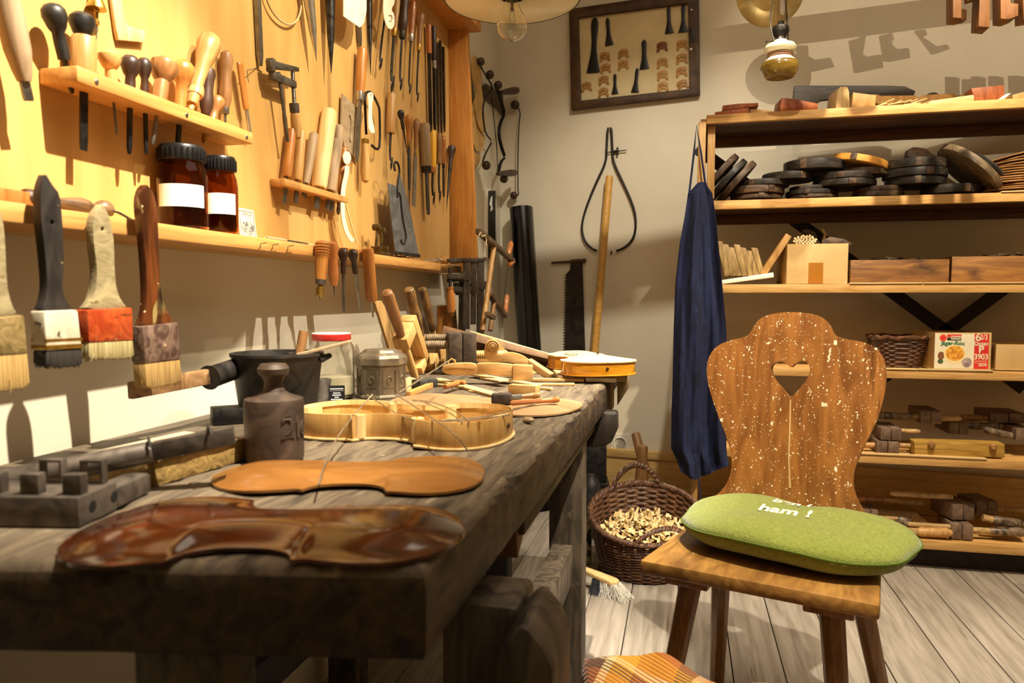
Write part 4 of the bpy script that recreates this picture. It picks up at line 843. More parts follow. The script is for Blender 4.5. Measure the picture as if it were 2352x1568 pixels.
wire('wire arching over the upper right of the open violin body', [(938, 922, zt+.004), (975, 918, zt+.009), (1030, 935, zt+.004), (1075, 963, zt+.001), (1078, 972, zt)])
wire('straight wire rising from the tin box toward the dark screw clamp', [(880, 925, zt+.004), (970, 868, zt+.03), (1062, 808, zt+.055)], .0016)
# ---- 2 kg weight --------------------------------------------------------------
c = wz(632, 1070, BZ); d2 = (c-CO); d2.z = 0; d2.normalize(); r = 68*mpp(c)*1.02; c = c + d2*r
rust = mt('rusty_iron', '#332820', '#5a4a3c', (18, 18, 18), .6, .35, bump=.3, var=0, spots=[('#7a5a24', (14, 14, 10), .68, .06)])
wt = T('cast_iron_weight', 'rusty cast-iron two-kilo weight with a knob on the bench', 'weight', Matrix.Translation((c.x, c.y, BZ)) @ Matrix.Rotation(atan2(d2.y, d2.x)-pi/2, 4, 'Z'))
P('body', B().lathe([(r*.9, 0), (r*.97, .003), (r*1.0, .078), (r*.97, .084), (r*.6, .089), (r*.38, .094), (r*.33, .099)], 48), rust, wt)
P('knob', B().lathe([(r*.33, .098), (r*.30, .106), (r*.36, .113), (r*.5, .118), (r*.53, .125), (r*.42, .131), (r*.001, .133)], 32), rust, wt)
def wrapcyl(o, R_, a0, z0):
    for q in o.data.vertices:
        a = a0 + q.co.x/R_; rr = R_ - q.co.y; q.co = V((rr*sin(a), -rr*cos(a), z0+q.co.z))
t_ = txt('embossed_mark', '2k', .042, Matrix(), rust, wt, .0016, bold=.0006); wrapcyl(t_, r*.992, .72, .048)
# ---- glue pot ------------------------------------------------------------------
c = wz(640, 960, BZ); c.z = BZ; Rp = 94*mpp(wz(640, 935, BZ)); pot = T('glue_pot', 'black iron glue pot with a long handle behind the iron weight', 'pot', c)
potm = mt('sooty_iron', '#1e1b18', '#3c3732', (20, 20, 20), .55, .4, bump=.25, var=0, spots=[('#8d8270', (12, 12, 30), .66, .08)])
P('vessel', B().lathe([(.001, 0), (Rp*.78, 0), (Rp*.8, .004), (Rp*.96, .112), (Rp*1.0, .116), (Rp*1.0, .121), (Rp*.92, .121), (Rp*.9, .11), (Rp*.74, .012), (.001, .012)], 40), potm, pot)
P('spout', B().bar((Rp*.9, .02, .108), (Rp*1.12, .03, .116), .03, .014, (0, 0, 1), .012, .008), potm, pot, .003)
pI = pot.matrix_world.inverted(); a = V(wp(600, 848, c+V((-.04, -.02, 0)), CF)); a = V((c.x-.055, c.y-.02, BZ+.097)); CFH = V((CF.x, CF.y, 0)).normalized(); e = wp(484, 866, CFH*1.235, CFH)
P('handle_socket', B().tube([pI @ a, pI @ a.lerp(e, .5), pI @ e, pI @ (e+(e-a).normalized()*.004)], [.019, .0185, .0185, .021], 24), potm, pot)
e2 = wp(298, 897, CFH*1.10, CFH)
P('wooden_handle', B().bar(pI @ a.lerp(e, .8), pI @ e2, .012, .026, (0, 0, 1), .012, .026), mt('burnt_wood', '#6b4a2a', '#a9855a', (20, 20, 20), .6, bump=.2, spots=[('#2a1c12', (30, 30, 30), .6, .1)]), pot, .002)
S('stirring_dowel', B().tube([c+V((.028, -.01, .014)), wp(698, 760, c+V((.03, 0, 0)), CF)], .0085, 14), oakZ, 'round wooden dowel standing in the black glue pot', 'dowel', ang=50)
S('glue_stick', B().bar(c+V((.05, -.02, .118)), wp(806, 783, c+V((.10, .03, 0)), CF), .012, .006, UP, .016, .004), greyZ, 'thin paint-crusted stick lying over the rim of the glue pot', 'stick', None, None, .001)
# ---- glass jar with red lid ------------------------------------------------------
c = wz(763, 922, BZ); r = 52*mpp(c); c = c + V((c.x, c.y, 0)).normalized()*r*.9; c.z = BZ
gl = bpy.data.materials.new('clear_glass'); gl.use_nodes = True; g_ = gl.node_tree.nodes['Principled BSDF']; g_.inputs['Transmission Weight'].default_value = 1; g_.inputs['Roughness'].default_value = .03; g_.inputs['IOR'].default_value = 1.45; g_.inputs['Base Color'].default_value = (.96, .96, .92, 1)
gj = T('glass_jar', 'clear glass jar with a red and white lid behind the glue pot', 'jar', c)
P('glass_body', B().lathe([(.001, .001), (r*.85, .001), (r, .01), (r, .105), (r*.95, .118), (r*.8, .128), (r*.8, .14), (r*.77, .14), (r*.77, .128), (r*.92, .116), (r*.965, .104), (r*.965, .012), (r*.83, .005), (.001, .005)], 36), gl, gj)
redl = mt('red_lid', '#c22a24', '#d23c30', (9, 9, 9), .35, bump=0)
jl_ = P('lid', B().lathe([(r*.84, .128), (r*.87, .130), (r*.87, .141), (r*.84, .1425), (.001, .1425)], 40), redl, gj)
P('lid_top', B().lathe([(r*.86, .1426), (r*.84, .1445), (.001, .1445)], 40), white, jl_)
P('contents', B().lathe([(.001, .0055), (r*.82, .0055), (r*.95, .0125), (r*.95, .05), (.001, .054)], 30), mt('pale_powder', '#e8dcb4', '#f1e8c8', (30, 30, 30), .9), gj)
c = wz(738, 928, BZ); r = 23*mpp(c); c = c + V((c.x, c.y, 0)).normalized()*r*.4
cu_ = T('small_crucible', 'small dark grey pot in front of the red-lidded jar', 'pot', c)
P('cup', B().lathe([(.001, 0), (r*.75, 0), (r*1.0, .05), (r*1.02, .052), (r*.86, .052), (r*.66, .006), (.001, .006)], 24), mt('grey_crucible', '#3f3a33', '#6a6358', (30, 30, 30), .7, bump=.2), cu_)
p = wz(774, 929, BZ); Mk_ = fr(p, V((-.05, .12, 1)), CF); s_ = mpp(p); w_, h_ = 18*s_, 44*s_
bl_ = T('information_card', 'small black card with white printing leaning in front of the red-lidded jar', 'card', Mk_)
P('card_board', B().slab([(-w_, 0), (w_, 0), (w_, h_), (-w_, h_)], -.0006, .0006), mt('black_card', '#0d0d0f'), bl_)
P('printed_rule', B().slab([(-w_*.85, h_*.72), (w_*.85, h_*.72), (w_*.85, h_*.73), (-w_*.85, h_*.73)], -.0009, -.0006), paper, bl_)
ln = B()
for k, (z, n_) in enumerate(((.8, 9), (.58, 5), (.47, 6), (.36, 3), (.25, 8), (.14, 5))):
    for i in range(n_):
        x0 = (i-n_/2)*w_*.19; ln.slab([(x0, h_*z), (x0+w_*.15, h_*z), (x0+w_*.15, h_*(z+.05)), (x0, h_*(z+.05))], -.0009, -.0006)
P('printed_lines', ln, paper, bl_)
# ---- octagonal tin ------------------------------------------------------------
c = wz(876, 918, BZ); r = 60*mpp(c); c = c + V((c.x, c.y, 0)).normalized()*r*.95; c.z = BZ
tinm = mt('old_pewter_tin', '#6d6250', '#94886f', (14, 14, 14), .42, .5, bump=.15, var=0)
tn = T('octagonal_tin', 'embossed grey octagonal tin box with a stepped lid on the bench', 'tin box', Matrix.Translation(c) @ Matrix.Rotation(radians(20), 4, 'Z'))
P('tin_body', B().lathe([(r*.98, 0), (r*1.0, .003), (r*.98, .006), (r*.95, .009), (r*.95, .066), (r*.97, .069), (r*.97, .072)], 8), tinm, tn, .0008, ang=20)
P('tin_lid', B().lathe([(r*1.0, .0722), (r*1.03, .075), (r*1.03, .088), (r*.97, .094), (r*.75, .1), (r*.68, .104), (r*.6, .1065), (.002, .1075)], 8), tinm, tn, .0008, ang=20)
em = B()
for k in range(8):
    a = pi/8+k*pi/4; Mp = Matrix.Rotation(a+pi/2, 4, 'Z') @ Matrix.Translation((0, -r*.95*cos(pi/8), .037)); w_ = r*.95*sin(pi/8)
    for s in (-1, 1): em.bar(Mp @ V((s*w_*.8, -.0003, -.024)), Mp @ V((s*w_*.8, -.0003, .027)), .0015, .0016).bar(Mp @ V((s*w_*.65, -.0003, -.024)), Mp @ V((s*w_*.65, -.0003, .027)), .001, .0012)
    em.tube([Mp @ V((.007*cos(t)*(1-t/9), -.0006, .003+.011*sin(t)*(1-t/9))) for t in [i*.35 for i in range(18)]], .0013, 6)
    em.bar(Mp @ V((-w_*.6, -.0003, -.012)), Mp @ V((w_*.6, -.0003, -.012)), .0012, .0014)
P('embossed_ornament', em, tinm, tn)
# ---- wooden spool clamps leaning against the wall ------------------------------
clw = mt('clamp_pale_wood', '#b98d50', '#d0a768', GZ, .5, bump=.1)
hand = mt('mottled_clamp_handle', '#4a3018', '#8d6a3c', (30, 30, 12), .4, bump=.15, coat=.2, lo=.4, hi=.6)
def screwclamp(lab, bu, ti, X, w_, hf, jaws, hm=None):
    t_ = wx(*bu, X); b_ = wx(*ti, X); b_.z = max(b_.z, BZ+.004); M = fr(b_, t_-b_, INTO_L); o = T('screw_clamp', lab, 'clamp', M, 'wooden screw clamps leaning on the wall'); Lt = (t_-b_).length; r = w_*mpp(b_)/2
    P('handle', B().lathe([(r*.72, Lt*(1-hf)), (r*.75, Lt*(1-hf)+.004), (r, Lt*(1-hf*.55)), (r*1.02, Lt*.95), (r*.9, Lt*.985), (r*.4, Lt)], 18), hm or hand, o)
    P('screw', B().thread(0, Lt*(1-hf)+.002, r*.72, .0055, 14), clw, o)
    for k, (za, zb, x0, x1) in enumerate(jaws): P('jaw', B().box(x0*r, x1*r, -r*1.3, r*1.3, Lt*za, Lt*zb), clw, o, .002)
    return o
screwclamp('pale wooden screw clamp with a smooth brown handle, nearest of three leaning ones', (887, 668), (954, 868), -.70, 26, .50, ((.40, .52, -1.1, 3.4), (.02, .52, 3.5, 5.2), (.0, .08, .9, 3.5)), oakZ)
screwclamp('middle leaning screw clamp with a mottled dark handle', (938, 661), (986, 866), -.735, 24, .56, ((.0, .1, -1.2, 3),))
screwclamp('farthest leaning screw clamp with a mottled dark handle', (969, 661), (1012, 868), -.76, 21, .53, ((.0, .1, -1.2, 3),))
Mw = fr((-.80, 1.7, BZ), UP, INTO_L)
S('leaning_board', B().slab(LS(Mw, [(857, 690), (873, 690), (905, 745), (948, 870), (944, 905), (925, 905)]), -.004, .004, Mw), mt('dull_tan_board', '#a8844e', '#c09a62', GZ, .6), 'long tan tapering board leaning on the wall behind the octagonal tin', 'board', None, None, .001)
Mw = fr((-.64, 1.6, BZ), V((-.15, 0, 1)), INTO_L)
S('wood_offcut', B().slab(LS(Mw, [(932, 868), (940, 865), (962, 872), (955, 898), (960, 905), (932, 906)]), -.003, .003, Mw), spruce, 'pale notched wood offcut standing just right of the octagonal tin', 'wood offcut', None, None, .001)
p = wz(975, 890, BZ); S('whetstone', B().bx((0, 0, .011), (.035, .06, .022)), mt('dark_stone', '#2a2823', '#45413a', (30, 30, 30), .8, bump=.3), 'small dark sharpening stone at the foot of the leaning clamps', 'stone', Matrix.Translation(p) @ Matrix.Rotation(-.5, 4, 'Z'), None, .004)
# ---- dark twin-screw clamp ------------------------------------------------------
p = wz(1058, 858, BZ); s_ = mpp(p); kd = mt('dark_clamp_block', '#33291f', '#574839', (20, 20, 20), .55, bump=.15)
Mx = Matrix.Translation(p+V((0, .005, .0012))) @ Matrix.Rotation(radians(24), 4, 'Z')
tc_ = T('twin_screw_clamp', 'dark wooden clamp block with two threaded wooden screws, in the middle of the clutter', 'clamp', Mx)
P('jaw', B().box(-.04, -.001, -.04, .04, .0, .118), kd, tc_, .002); P('jaw', B().box(.001, .04, -.04, .04, .0, .118), kd, tc_, .002)
thr = mt('grey_brown_thread', '#6b5844', '#93805f', (30, 30, 30), .6, bump=.1)
for y, z in ((-.02, .085), (.022, .102)):
    P('screw', B().lathe([(.004, -.118), (.011, -.11), (.012, -.1)], 14, fr((0, y, z), (1, 0, 0), (0, 1, 0))).thread(-.1, -.039, .0125, .006, 14, fr((0, y, z), (1, 0, 0), (0, 1, 0))), thr, tc_)
P('screw', B().thread(.039, .075, .0125, .006, 14, fr((0, -.02, .055), (1, 0, 0), (0, 1, 0))).lathe([(.0115, .075), (.012, .08), (.012, .13), (.009, .134)], 14, fr((0, -.02, .055), (1, 0, 0), (0, 1, 0))), clw, tc_)
# ---- neck blanks and scroll -----------------------------------------------------
a = wp(1040, 772, V((0, 2.28, 0)), V((0, 1, 0))); b = wp(1252, 826, V((0, 2.16, 0)), V((0, 1, 0)))
barkm = mt('rough_brown_wood', '#6b4c30', '#8d6a46', (20, 20, 20), .7, bump=.3)
Mn = fr(a, UP, CF); Mn = fr(a.lerp(b, .5), (b-a).cross(CF).normalized()*(1 if (b-a).cross(CF).z > 0 else -1), CF); ln_ = (b-a).length/2
Mn = Mn @ Matrix.Rotation(radians(-28), 4, 'X'); nb = T('neck_blank', 'long pale-topped rough wooden neck blank propped on the dark clamp', 'wood blank', Mn)
P('rough_side', B().slab([(-ln_, -.014), (ln_, -.012), (ln_, .006), (ln_*.3, .009), (-ln_*.3, .012), (-ln_, .016)], -.03, .03), barkm, nb, .002)
P('planed_top', B().slab([(-ln_*.55, .0165), (-ln_*.3, .0125), (ln_*.3, .0095), (ln_, .0065), (ln_, .0095), (ln_*.2, .016), (-ln_*.5, .021)], -.028, .028), spruceX, nb, .001)
S('wood_block', B().bar((0, 0, 0), (.055, .02, .06), .05, .012, (0, 1, 0)), mt('tan_block', '#c08a48', '#d4a260', GX, .5), 'square honey-coloured wood block leaning behind the long neck blank', 'wood block', wp(1105, 800, (0, 2.14, 0), V((0, 1, 0))) + V((0,0,-.05)), None, .001)
SK = 1/4.704
def k3(pts): return [(960+x*SK, 730+y*SK) for x, y in pts]
py = wz(1140, 868, BZ).y+.05; Mv = fr((0, py, BZ), UP, V((CF.x, CF.y, 0)))
pz = wp(1140, 800, (-.3, py, .9), V((CF.x, CF.y, 0))); Mv = fr(pz, UP, V((CF.x, CF.y, 0)))
sn = T('scroll_neck', 'carved pale violin neck with a spiral scroll lying in the clutter', 'violin neck', Mv)
P('pegbox', B().slab(smooth(LS(Mv, k3([(800, 245), (750, 265), (718, 320), (716, 390), (750, 450), (810, 475), (870, 480), (930, 470), (985, 474), (1050, 488), (1190, 510), (1250, 520), (1200, 450), (1130, 402), (1050, 375), (980, 368), (930, 376), (890, 388), (850, 375), (882, 330), (880, 285), (850, 255)]))), -.014, .014), maple, sn, .0015)
cx, cz = L(Mv, *k3([(802, 310)])[0]); s_ = mpp(pz)*SK
sc_ = B()
for rr, y0 in ((78, .0165), (52, .0195), (28, .0225), (12, .025)):
    sc_.lathe([(rr*s_, -y0), (rr*s_*1.0, y0)], 28, fr((cx+(78-rr)*.12*s_, 0, cz+(78-rr)*.1*s_), (0, 1, 0), (0, 0, 1)))
P('scroll', sc_, maple, sn, .0012)
P('scroll_spiral', B().tube([(cx+(78-rr_)*.12*s_+rr_*s_*cos(t), -.0168-.0085*(1-rr_/72), cz+(78-rr_)*.1*s_+rr_*s_*sin(t)) for t, rr_ in [(k*.22, 72-k*.9) for k in range(72)]], .0014, 6), mt('scroll_groove_shade', '#8d6434', '#a87c48'), sn)  # darker brown line paints in the shade of the carved spiral groove
na, nb_ = LS(Mv, k3([(1190, 470), (1430, 650)])); P('neck_stick', B().bar((na[0], 0, na[1]), (nb_[0], -.04, nb_[1]+.008), .024, .020, (0, 0, 1), .026, .02), maple, sn, .003)
pz = wz(1130, 876, BZ+.006); Mv = fr(pz, UP, V((CF.x-.0, CF.y, 0)))
rn = T('roughed_neck', 'smooth pale violin neck with a square heel block, lying in front of the scroll neck', 'violin neck', Mv)
P('neck', B().slab(smooth(LS(Mv, k3([(620, 490), (720, 486), (900, 488), (1060, 505), (1060, 630), (900, 622), (780, 600), (690, 598), (630, 612)]))), -.014, .014), maple, rn, .008)
P('pegbox', B().slab(smooth(LS(Mv, k3([(258, 525), (330, 495), (470, 484), (600, 486), (650, 520), (640, 590), (600, 612), (480, 612), (330, 606), (275, 575)]))), -.016, .016), maple, rn, .002)
P('pegbox_groove', B().slab(smooth(LS(Mv, k3([(300, 545), (480, 535), (620, 548), (615, 556), (480, 545), (300, 556)]))), -.0168, -.0155), mt('groove_brown', '#a87434'), rn)
P('heel', B().slab(LS(Mv, k3([(1030, 500), (1240, 510), (1238, 655), (1200, 690), (1022, 692)])), -.02, .016), maple, rn, .001)
S('bent_shaving', B().tube([tuple(wp(*q, pz, CF)) for q in k3([(330, 505), (335, 460), (365, 440), (400, 462), (395, 490)])], .004, 6, flat=.3), spruce, 'curled pale wood shaving on top of the smooth violin neck', 'shaving')
# ---- strips and small parts -------------------------------------------------------
G5 = 'loose wood strips on the bench'
for lab, a, b, w_, h_, m, lz in (
 ('longest grooved pale wood strip reaching toward the plane block', (1000, 873), (1240, 938), .030, .006, spruceX, 0),
 ('broad pale wood strip between the long grooved one and the neck heel', (1085, 866), (1236, 892), .026, .004, spruceX, .006),
 ('tapered whittled pale stick right of the neck heel, pointing to the bench edge', (1188, 876), (1342, 878), .014, .008, spruceX, .001),
 ('thin pale stick just in front of the tapered whittled one', (1232, 886), (1320, 885), .010, .006, spruceX, 0),
 ('short pale stick nearest the front among the strips', (1225, 893), (1268, 896), .012, .006, spruceX, 0),
 ('small pale wood square between the strips', (1113, 880), (1158, 888), .030, .004, spruceX, .012),
 ('flat pale chip in front of the longest strip', (1080, 899), (1120, 903), .02, .003, spruceX, 0),
 ('pale strip end at the foot of the leaning clamps', (990, 886), (1045, 890), .014, .006, spruceX, 0),
 ('pale stick poking out from under the scroll neck', (1240, 858), (1292, 850), .014, .01, spruceX, 0),
 ('pale lath lying along the far edge of the bench', (1180, 866), (1235, 856), .02, .008, spruceX, 0),
 ('tan strip beside the octagonal tin', (938, 912), (990, 890), .012, .012, ledgew, 0)):
    p, q = wz(*a, BZ), wz(*b, BZ); z = lz+h_/2+.0006; Mx = fr(p.lerp(q, .5)+V((0, 0, z)), UP, UP.cross((q-p).normalized())); hl = (q-p).length/2
    S('wood_strip', B().slab([(-hl, -h_/2), (hl, -h_/2), (hl*.98, h_/2), (-hl*.98, h_/2)], -w_/2, w_/2), m, lab, 'wood strip', Mx, G5, .0008)
p, q = wz(1168, 903, BZ), wz(1240, 908, BZ); Mx = fr(p.lerp(q, .5), UP, UP.cross((q-p).normalized())); S('wood_block', B().box(-.035, .035, -.012, .012, .0, .022), maple, 'small rectangular pale wood block in front of the neck heel', 'wood block', Mx, None, .001)
a = wz(1022, 905, BZ); b = wz(1060, 893, BZ); a.z = b.z = BZ+.017
pg = T('tuning_peg', 'turned tan tuning peg with a crosswise head lying on the pale plate', 'peg', fr(a, b-a, (0, 0, -1))); lg = (b-a).length
P('shaft', B().lathe([(.0055, 0), (.006, .002), (.0065, lg*.7), (.005, lg*.8)], 14), redZ, pg)
P('head', B().lathe([(.002, -.016), (.008, -.012), (.0085, 0), (.008, .012), (.002, .016)], 14, fr((0, 0, lg*.9), (1, 0, 0), (0, 1, 0)), 1, .7), redZ, pg)
p = wz(1149, 929, BZ+.012); Mx = Matrix.Translation(p+V((0, .012, .0))) @ Matrix.Rotation(radians(10), 4, 'Z')
S('sanding_block', B().box(-.020, .020, -.012, .014, .0, .021), mt('dark_rubber_block', '#332a25', '#4b4038', (30, 30, 30), .55, bump=.1), 'dark brown rounded block lying on the pale plate', 'block', Mx, None, .004)
a = wz(1172, 926, BZ+.02); b = wz(1284, 917, BZ+.02); tool('peg_reamer', 'reddish turned wooden reamer handle lying on the pale plate', 'reamer', None, None, (b, a), 15, .42, 'ring', redZ, 'rod', redZ, 12, None, None, V((0, 0, -1)), ('handle', 'shank'))
a = wz(1172, 913, BZ+.02); b = wz(1239, 907, BZ+.02); tool('glue_brush', 'short grey-ferruled brush handle lying behind the reddish reamer', 'brush', None, None, (b, a), 15, .7, 'ring', oakZ, 'rod', steel, 13, None, None, V((0, 0, -1)), ('handle', 'ferrule'))
S('white_wedge', B().box(-.04, .04, -.015, .015, 0, .011), white, 'whitish worn wood piece at the far end of the bench by the vise', 'wood piece', Matrix.Translation(wz(1378, 879, BZ)+V((0, .02, .001))) @ Matrix.Rotation(.1, 4, 'Z'), None, .003)
S('metal_cap', B().lathe([(.008, 0), (.009, .001), (.009, .028), (.006, .028), (.006, .004)], 16, fr(wz(1322, 874, BZ)+V((0, 0, .0095)), V((.9, .5, 0)), (0, 0, -1))), bsteel, 'small bright metal tube lying beside the whitish wood piece', 'metal tube')
S('paper_scrap', B().lathe([(.012, 0), (.013, .004), (.001, .006)], 14), white, 'little white round wad under the closed violin body', 'wad', wz(1262, 858, BZ)+V((0, 0, .001)))
S('wood_chip', B().lathe([(.009, 0), (.011, .004), (.008, .008)], 12, None, 1, .6), greyZ, 'small grey wood chip at the tail of the open violin body', 'wood chip', wz(1213, 970, BZ)+V((0, 0, .001)))
# ---- iron bar, clamp head and block at the left -----------------------------------
pz_ = BZ+.032+.0135
pa, pb, pc = wz(-60, 1121, BZ+.017), wz(352, 1036, pz_), wz(508, 1004, pz_+.002)
pd = (pb-pa).normalized(); pc = pb + pd*(pc-pb).length
ib = T('sash_bar', 'thick iron bar, half round and half square, with two wire hoops on the bench', 'iron bar', fr(pa, pd, UP)); l1 = (pb-pa).length; l2 = (pc-pa).length
P('round_bar', B().lathe([(.013, 0), (.0148, .004), (.0125, l1-.003), (.011, l1)], 24), clampir, ib)
P('square_bar', B().bx((0, 0, (l1+l2)/2), (.018, .021, l2-l1)), clampir, ib, .0015)
for z in (l1-.006, l1+(l2-l1)*.66):
    P('wire_hoop', B().tube([(sx*.0145, sy*.019, z+dz) for sx, sy, dz in ((1, -.65, 0), (1.02, .3, .001), (.8, .78, .002), (-.8, .80, .006), (-1.02, .4, .007))], .0018, 6), dsteel, ib)
c0, c1 = wz(376, 1113, BZ), wz(566, 1056, BZ); dd = (c1-c0).normalized(); nn = V((-dd.y, dd.x, 0)); nn = nn if nn.x < 0 else -nn
Mx = Matrix(((dd.x, nn.x, 0, c0.x), (dd.y, nn.y, 0, c0.y), (0, 0, 1, BZ), (0, 0, 0, 1))); lb_ = (c1-c0).length
fb_ = T('fibre_block', 'yellow-brown fibreboard block with pale paper on top under the iron bar', 'block', Mx)
P('core', B().box(-.012, lb_, 0, .11, .0005, .030), mt('coarse_fibre', '#7d6230', '#a98a4c', (60, 60, 60), .85, bump=.6, lo=.3, hi=.7), fb_, .001)
P('paper_cover', B().grid(lambda i, j: (-.014+i*(lb_+.018), -.004+j*.116, .0306+.0008*sin(17*i)*(1-j)), 20, 6).grid(lambda i, j: (-.014+i*(lb_+.018), -.004+j*.116, .0315+.0008*sin(17*i)*(1-j)), 20, 6), mt('dusty_paper', '#b5a488', '#cfc0a4', (9, 9, 9), .8), fb_)
p = wz(520, 985, BZ); S('iron_strip', B().box(-.05, .06, 0, .05, 0, .028), iron, 'black iron slat behind the paper-covered block, left of the weight', 'iron slat', Matrix.Translation(p+V((0, .05, 0.0005))) @ Matrix.Rotation(.7, 4, 'Z'), None, .002)
k0, k1 = wz(182, 1214, BZ), wz(300, 1161, BZ); dr = (k1-k0).normalized(); dl = V((dr.y, -dr.x, 0)); dl = -dl if dl.x > 0 else dl
wl_ = wz(0, 1214, BZ); dl = (wl_-k0).normalized(); Mx = Matrix(((-dl.x, dr.x, 0, k0.x), (-dl.y, dr.y, 0, k0.y), (0, 0, 1, BZ), (0, 0, 0, 1))); wd = (k1-k0).length
ch_ = T('clamp_casting', 'heavy dark iron clamp head with square lugs and bolt holes at the bench left', 'clamp head', Mx)
P('body', B().box(-.17, 0, 0, wd-.016, .0005, .030), clampir, ch_, .002)
for x, y in ((-.0545, .014), (-.012, .014), (-.094, .016)):
    P('lug', B().box(x-.0095, x+.0095, y-.006, y+.006, .0298, .05), clampir, ch_, .0012)
for x, y in ((-.062, .054), (-.019, .054)):
    P('lug_loop', B().slab([[(x-.012, .0299), (x+.012, .0299), (x+.012, .055), (x-.012, .055)], [(x-.009, .033), (x+.009, .033), (x+.009, .052), (x-.009, .052)]], y-.005, y+.005), clampir, ch_, .0008)
P('tail_lug', B().box(-.030, .0, wd-.0155, wd+.05, .0008, .024), clampir, ch_, .004)
for y in (wd*.27, wd*.72): P('bolt_hole', B().lathe([(.0055, -.0001), (.0055, .0006)], 16, fr((0, y, .016), (1, 0, 0), (0, 1, 0))), mt('hole_black', '#070605'), ch_)
# ================================================================ CORNER: LEFT WALL BEYOND THE BOARD
def k5(pts): return [(1060+x/4.02, 90+y/4.02) for x, y in pts]
tpl = mt('template_plywood', '#a98347', '#c49c5c', (12, 12, 12), .6, bump=.05)
Mw = fr((-.868, 3, 1.5), UP, INTO_L)
G6 = 'wooden violin templates hanging past the end board'
S('violin_template', B().slab(smooth(LS(Mw, k5([(100, 150), (120, 150), (150, 180), (168, 225), (180, 300), (181, 380), (176, 440), (190, 500), (196, 600), (206, 700), (221, 800), (217, 865), (190, 862), (160, 820), (140, 740), (125, 640), (117, 565), (133, 545), (138, 480), (112, 405), (98, 320), (95, 220)]))), -.003, .003, Mw), tpl, 'front pale plywood half-violin template hanging just past the end board', 'template', None, G6)
Mw = fr((-.876, 3, 1.5), UP, INTO_L)
S('violin_template', B().slab(smooth(LS(Mw, k5([(104, 560), (122, 640), (150, 800), (190, 872), (214, 885), (208, 960), (182, 1046), (115, 1022), (106, 800)]))), -.002, .002, Mw), tpl, 'lower plywood template peeping out under the front half-violin template', 'template', None, G6)
Mw = fr((-.884, 3, 1.5), UP, INTO_L)
S('violin_template', B().slab(smooth(LS(Mw, k5([(92, 950), (108, 1020), (180, 1078), (160, 1150), (135, 1176), (95, 1152)]))), -.002, .002, Mw), tpl, 'lowest and rearmost plywood template with a rounded bottom beside the end board', 'template', None, G6)
Mw = fr((-.889, 3, 1.5), UP, INTO_L)
dkb = mt('dark_brown_board', '#3a2a1a', '#5a4430', (20, 20, 20), .6)
S('bow_blank', B().slab(LS(Mw, k5([(178, 480), (220, 410), (400, 515), (488, 690), (490, 768), (452, 772), (340, 655), (230, 560)])), -.004, .004, Mw), dkb, 'dark brown slanting wooden board hanging behind the iron cranks', 'board', None, None, .001)
def wl(u, v, X):
    p = wx(u, v, X); return wb(u, v, .035) if (p-BP).dot(BN) > -.04 else p
def crank(lab, X, path, r, balls, extra=None, flat=1, cat='crank'):
    pts = [tuple(wl(u, v, X)) for u, v in k5(path)]; o0 = V(pts[-1]); o = T('bow_saw_crank', lab, cat, Matrix.Translation(o0))
    P('rod', B().tube([V(p)-o0 for p in smooth(pts, 1, False)], r, 8, flat=flat), iron, o)
    for (u, v), q in balls:
        c = wl(*k5([(u, v)])[0], X+.012); P('knob', B().ball(c-o0, q*mpp(c)/4.02), drkZ, o)
    for a, b, q in (extra or []):
        a_, b_ = wl(*k5([a])[0], X+.01), wl(*k5([b])[0], X+.045); q *= mpp(a_)/4.02; d = b_-a_
        P('grip', B().lathe([(q*.5, 0), (q*.7, d.length*.2), (q, d.length*.7), (q*.9, d.length*.93), (q*.3, d.length)], 14, fr(a_-o0, d, (0, 0, 1))), drkZ, o)
    return o
crank('black bent iron crank with a low round knob hanging behind the violin templates', -.862, [(135, 140), (200, 300), (295, 445), (262, 485), (215, 545), (195, 650), (205, 780), (222, 872), (284, 942), (235, 1030), (195, 1115), (205, 1155)], .0038, [((228, 1165), 42), ((178, 208), 38), ((262, 328), 40)])
crank('wide strap-like black iron crank with wooden grips at top and bottom', -.845, [(300, 390), (345, 500), (372, 590), (398, 690), (350, 790), (345, 900), (370, 1000), (402, 1092), (362, 1130), (335, 1245)], .0085, [((392, 1288), 40), ((338, 425), 40)], [((360, 492), (520, 470), 36), ((332, 1242), (502, 1232), 34)], .45)
crank('slender black iron rod crank hanging closest to the room corner', -.862, [(500, 625), (545, 655), (530, 800), (522, 1000), (520, 1250), (522, 1400), (528, 1440), (500, 1445)], .0032, [((494, 606), 42), ((482, 1442), 36)])
S('beaded_chain', B().tube([tuple(wx(u, v, -.855)) for u, v in k5([(278, 515), (290, 640), (305, 800), (322, 950), (330, 1100), (338, 1235)])], [.002, .0026, .002, .0026, .002, .0026], 6), iron, 'thin dark toothed blade stretched behind the strap-like crank', 'saw blade').name = 'toothed_blade'
Mw = fr((-.894, 3.2, 1.2), UP, INTO_L)
po = T('narrow_picture', 'narrow black and white picture panel on the left wall above the bow saws', 'picture', Mw)
P('panel', B().slab(LS(Mw, [(1113, 436), (1139, 436), (1139, 600), (1113, 590)]), -.004, .005), white, po, .001)
P('print', B().slab(LS(Mw, [(1121, 438), (1138, 438), (1138, 596), (1121, 592)], -.0045), -.0052, -.0041), mt('black_print', '#14130f', '#1d1b17'), po)
P('figure', B().slab(LS(Mw, [(1128, 452), (1131, 450), (1130, 470), (1132, 480), (1126, 486), (1128, 474), (1124, 470)], -.0055), -.0059, -.0053), paper, po)
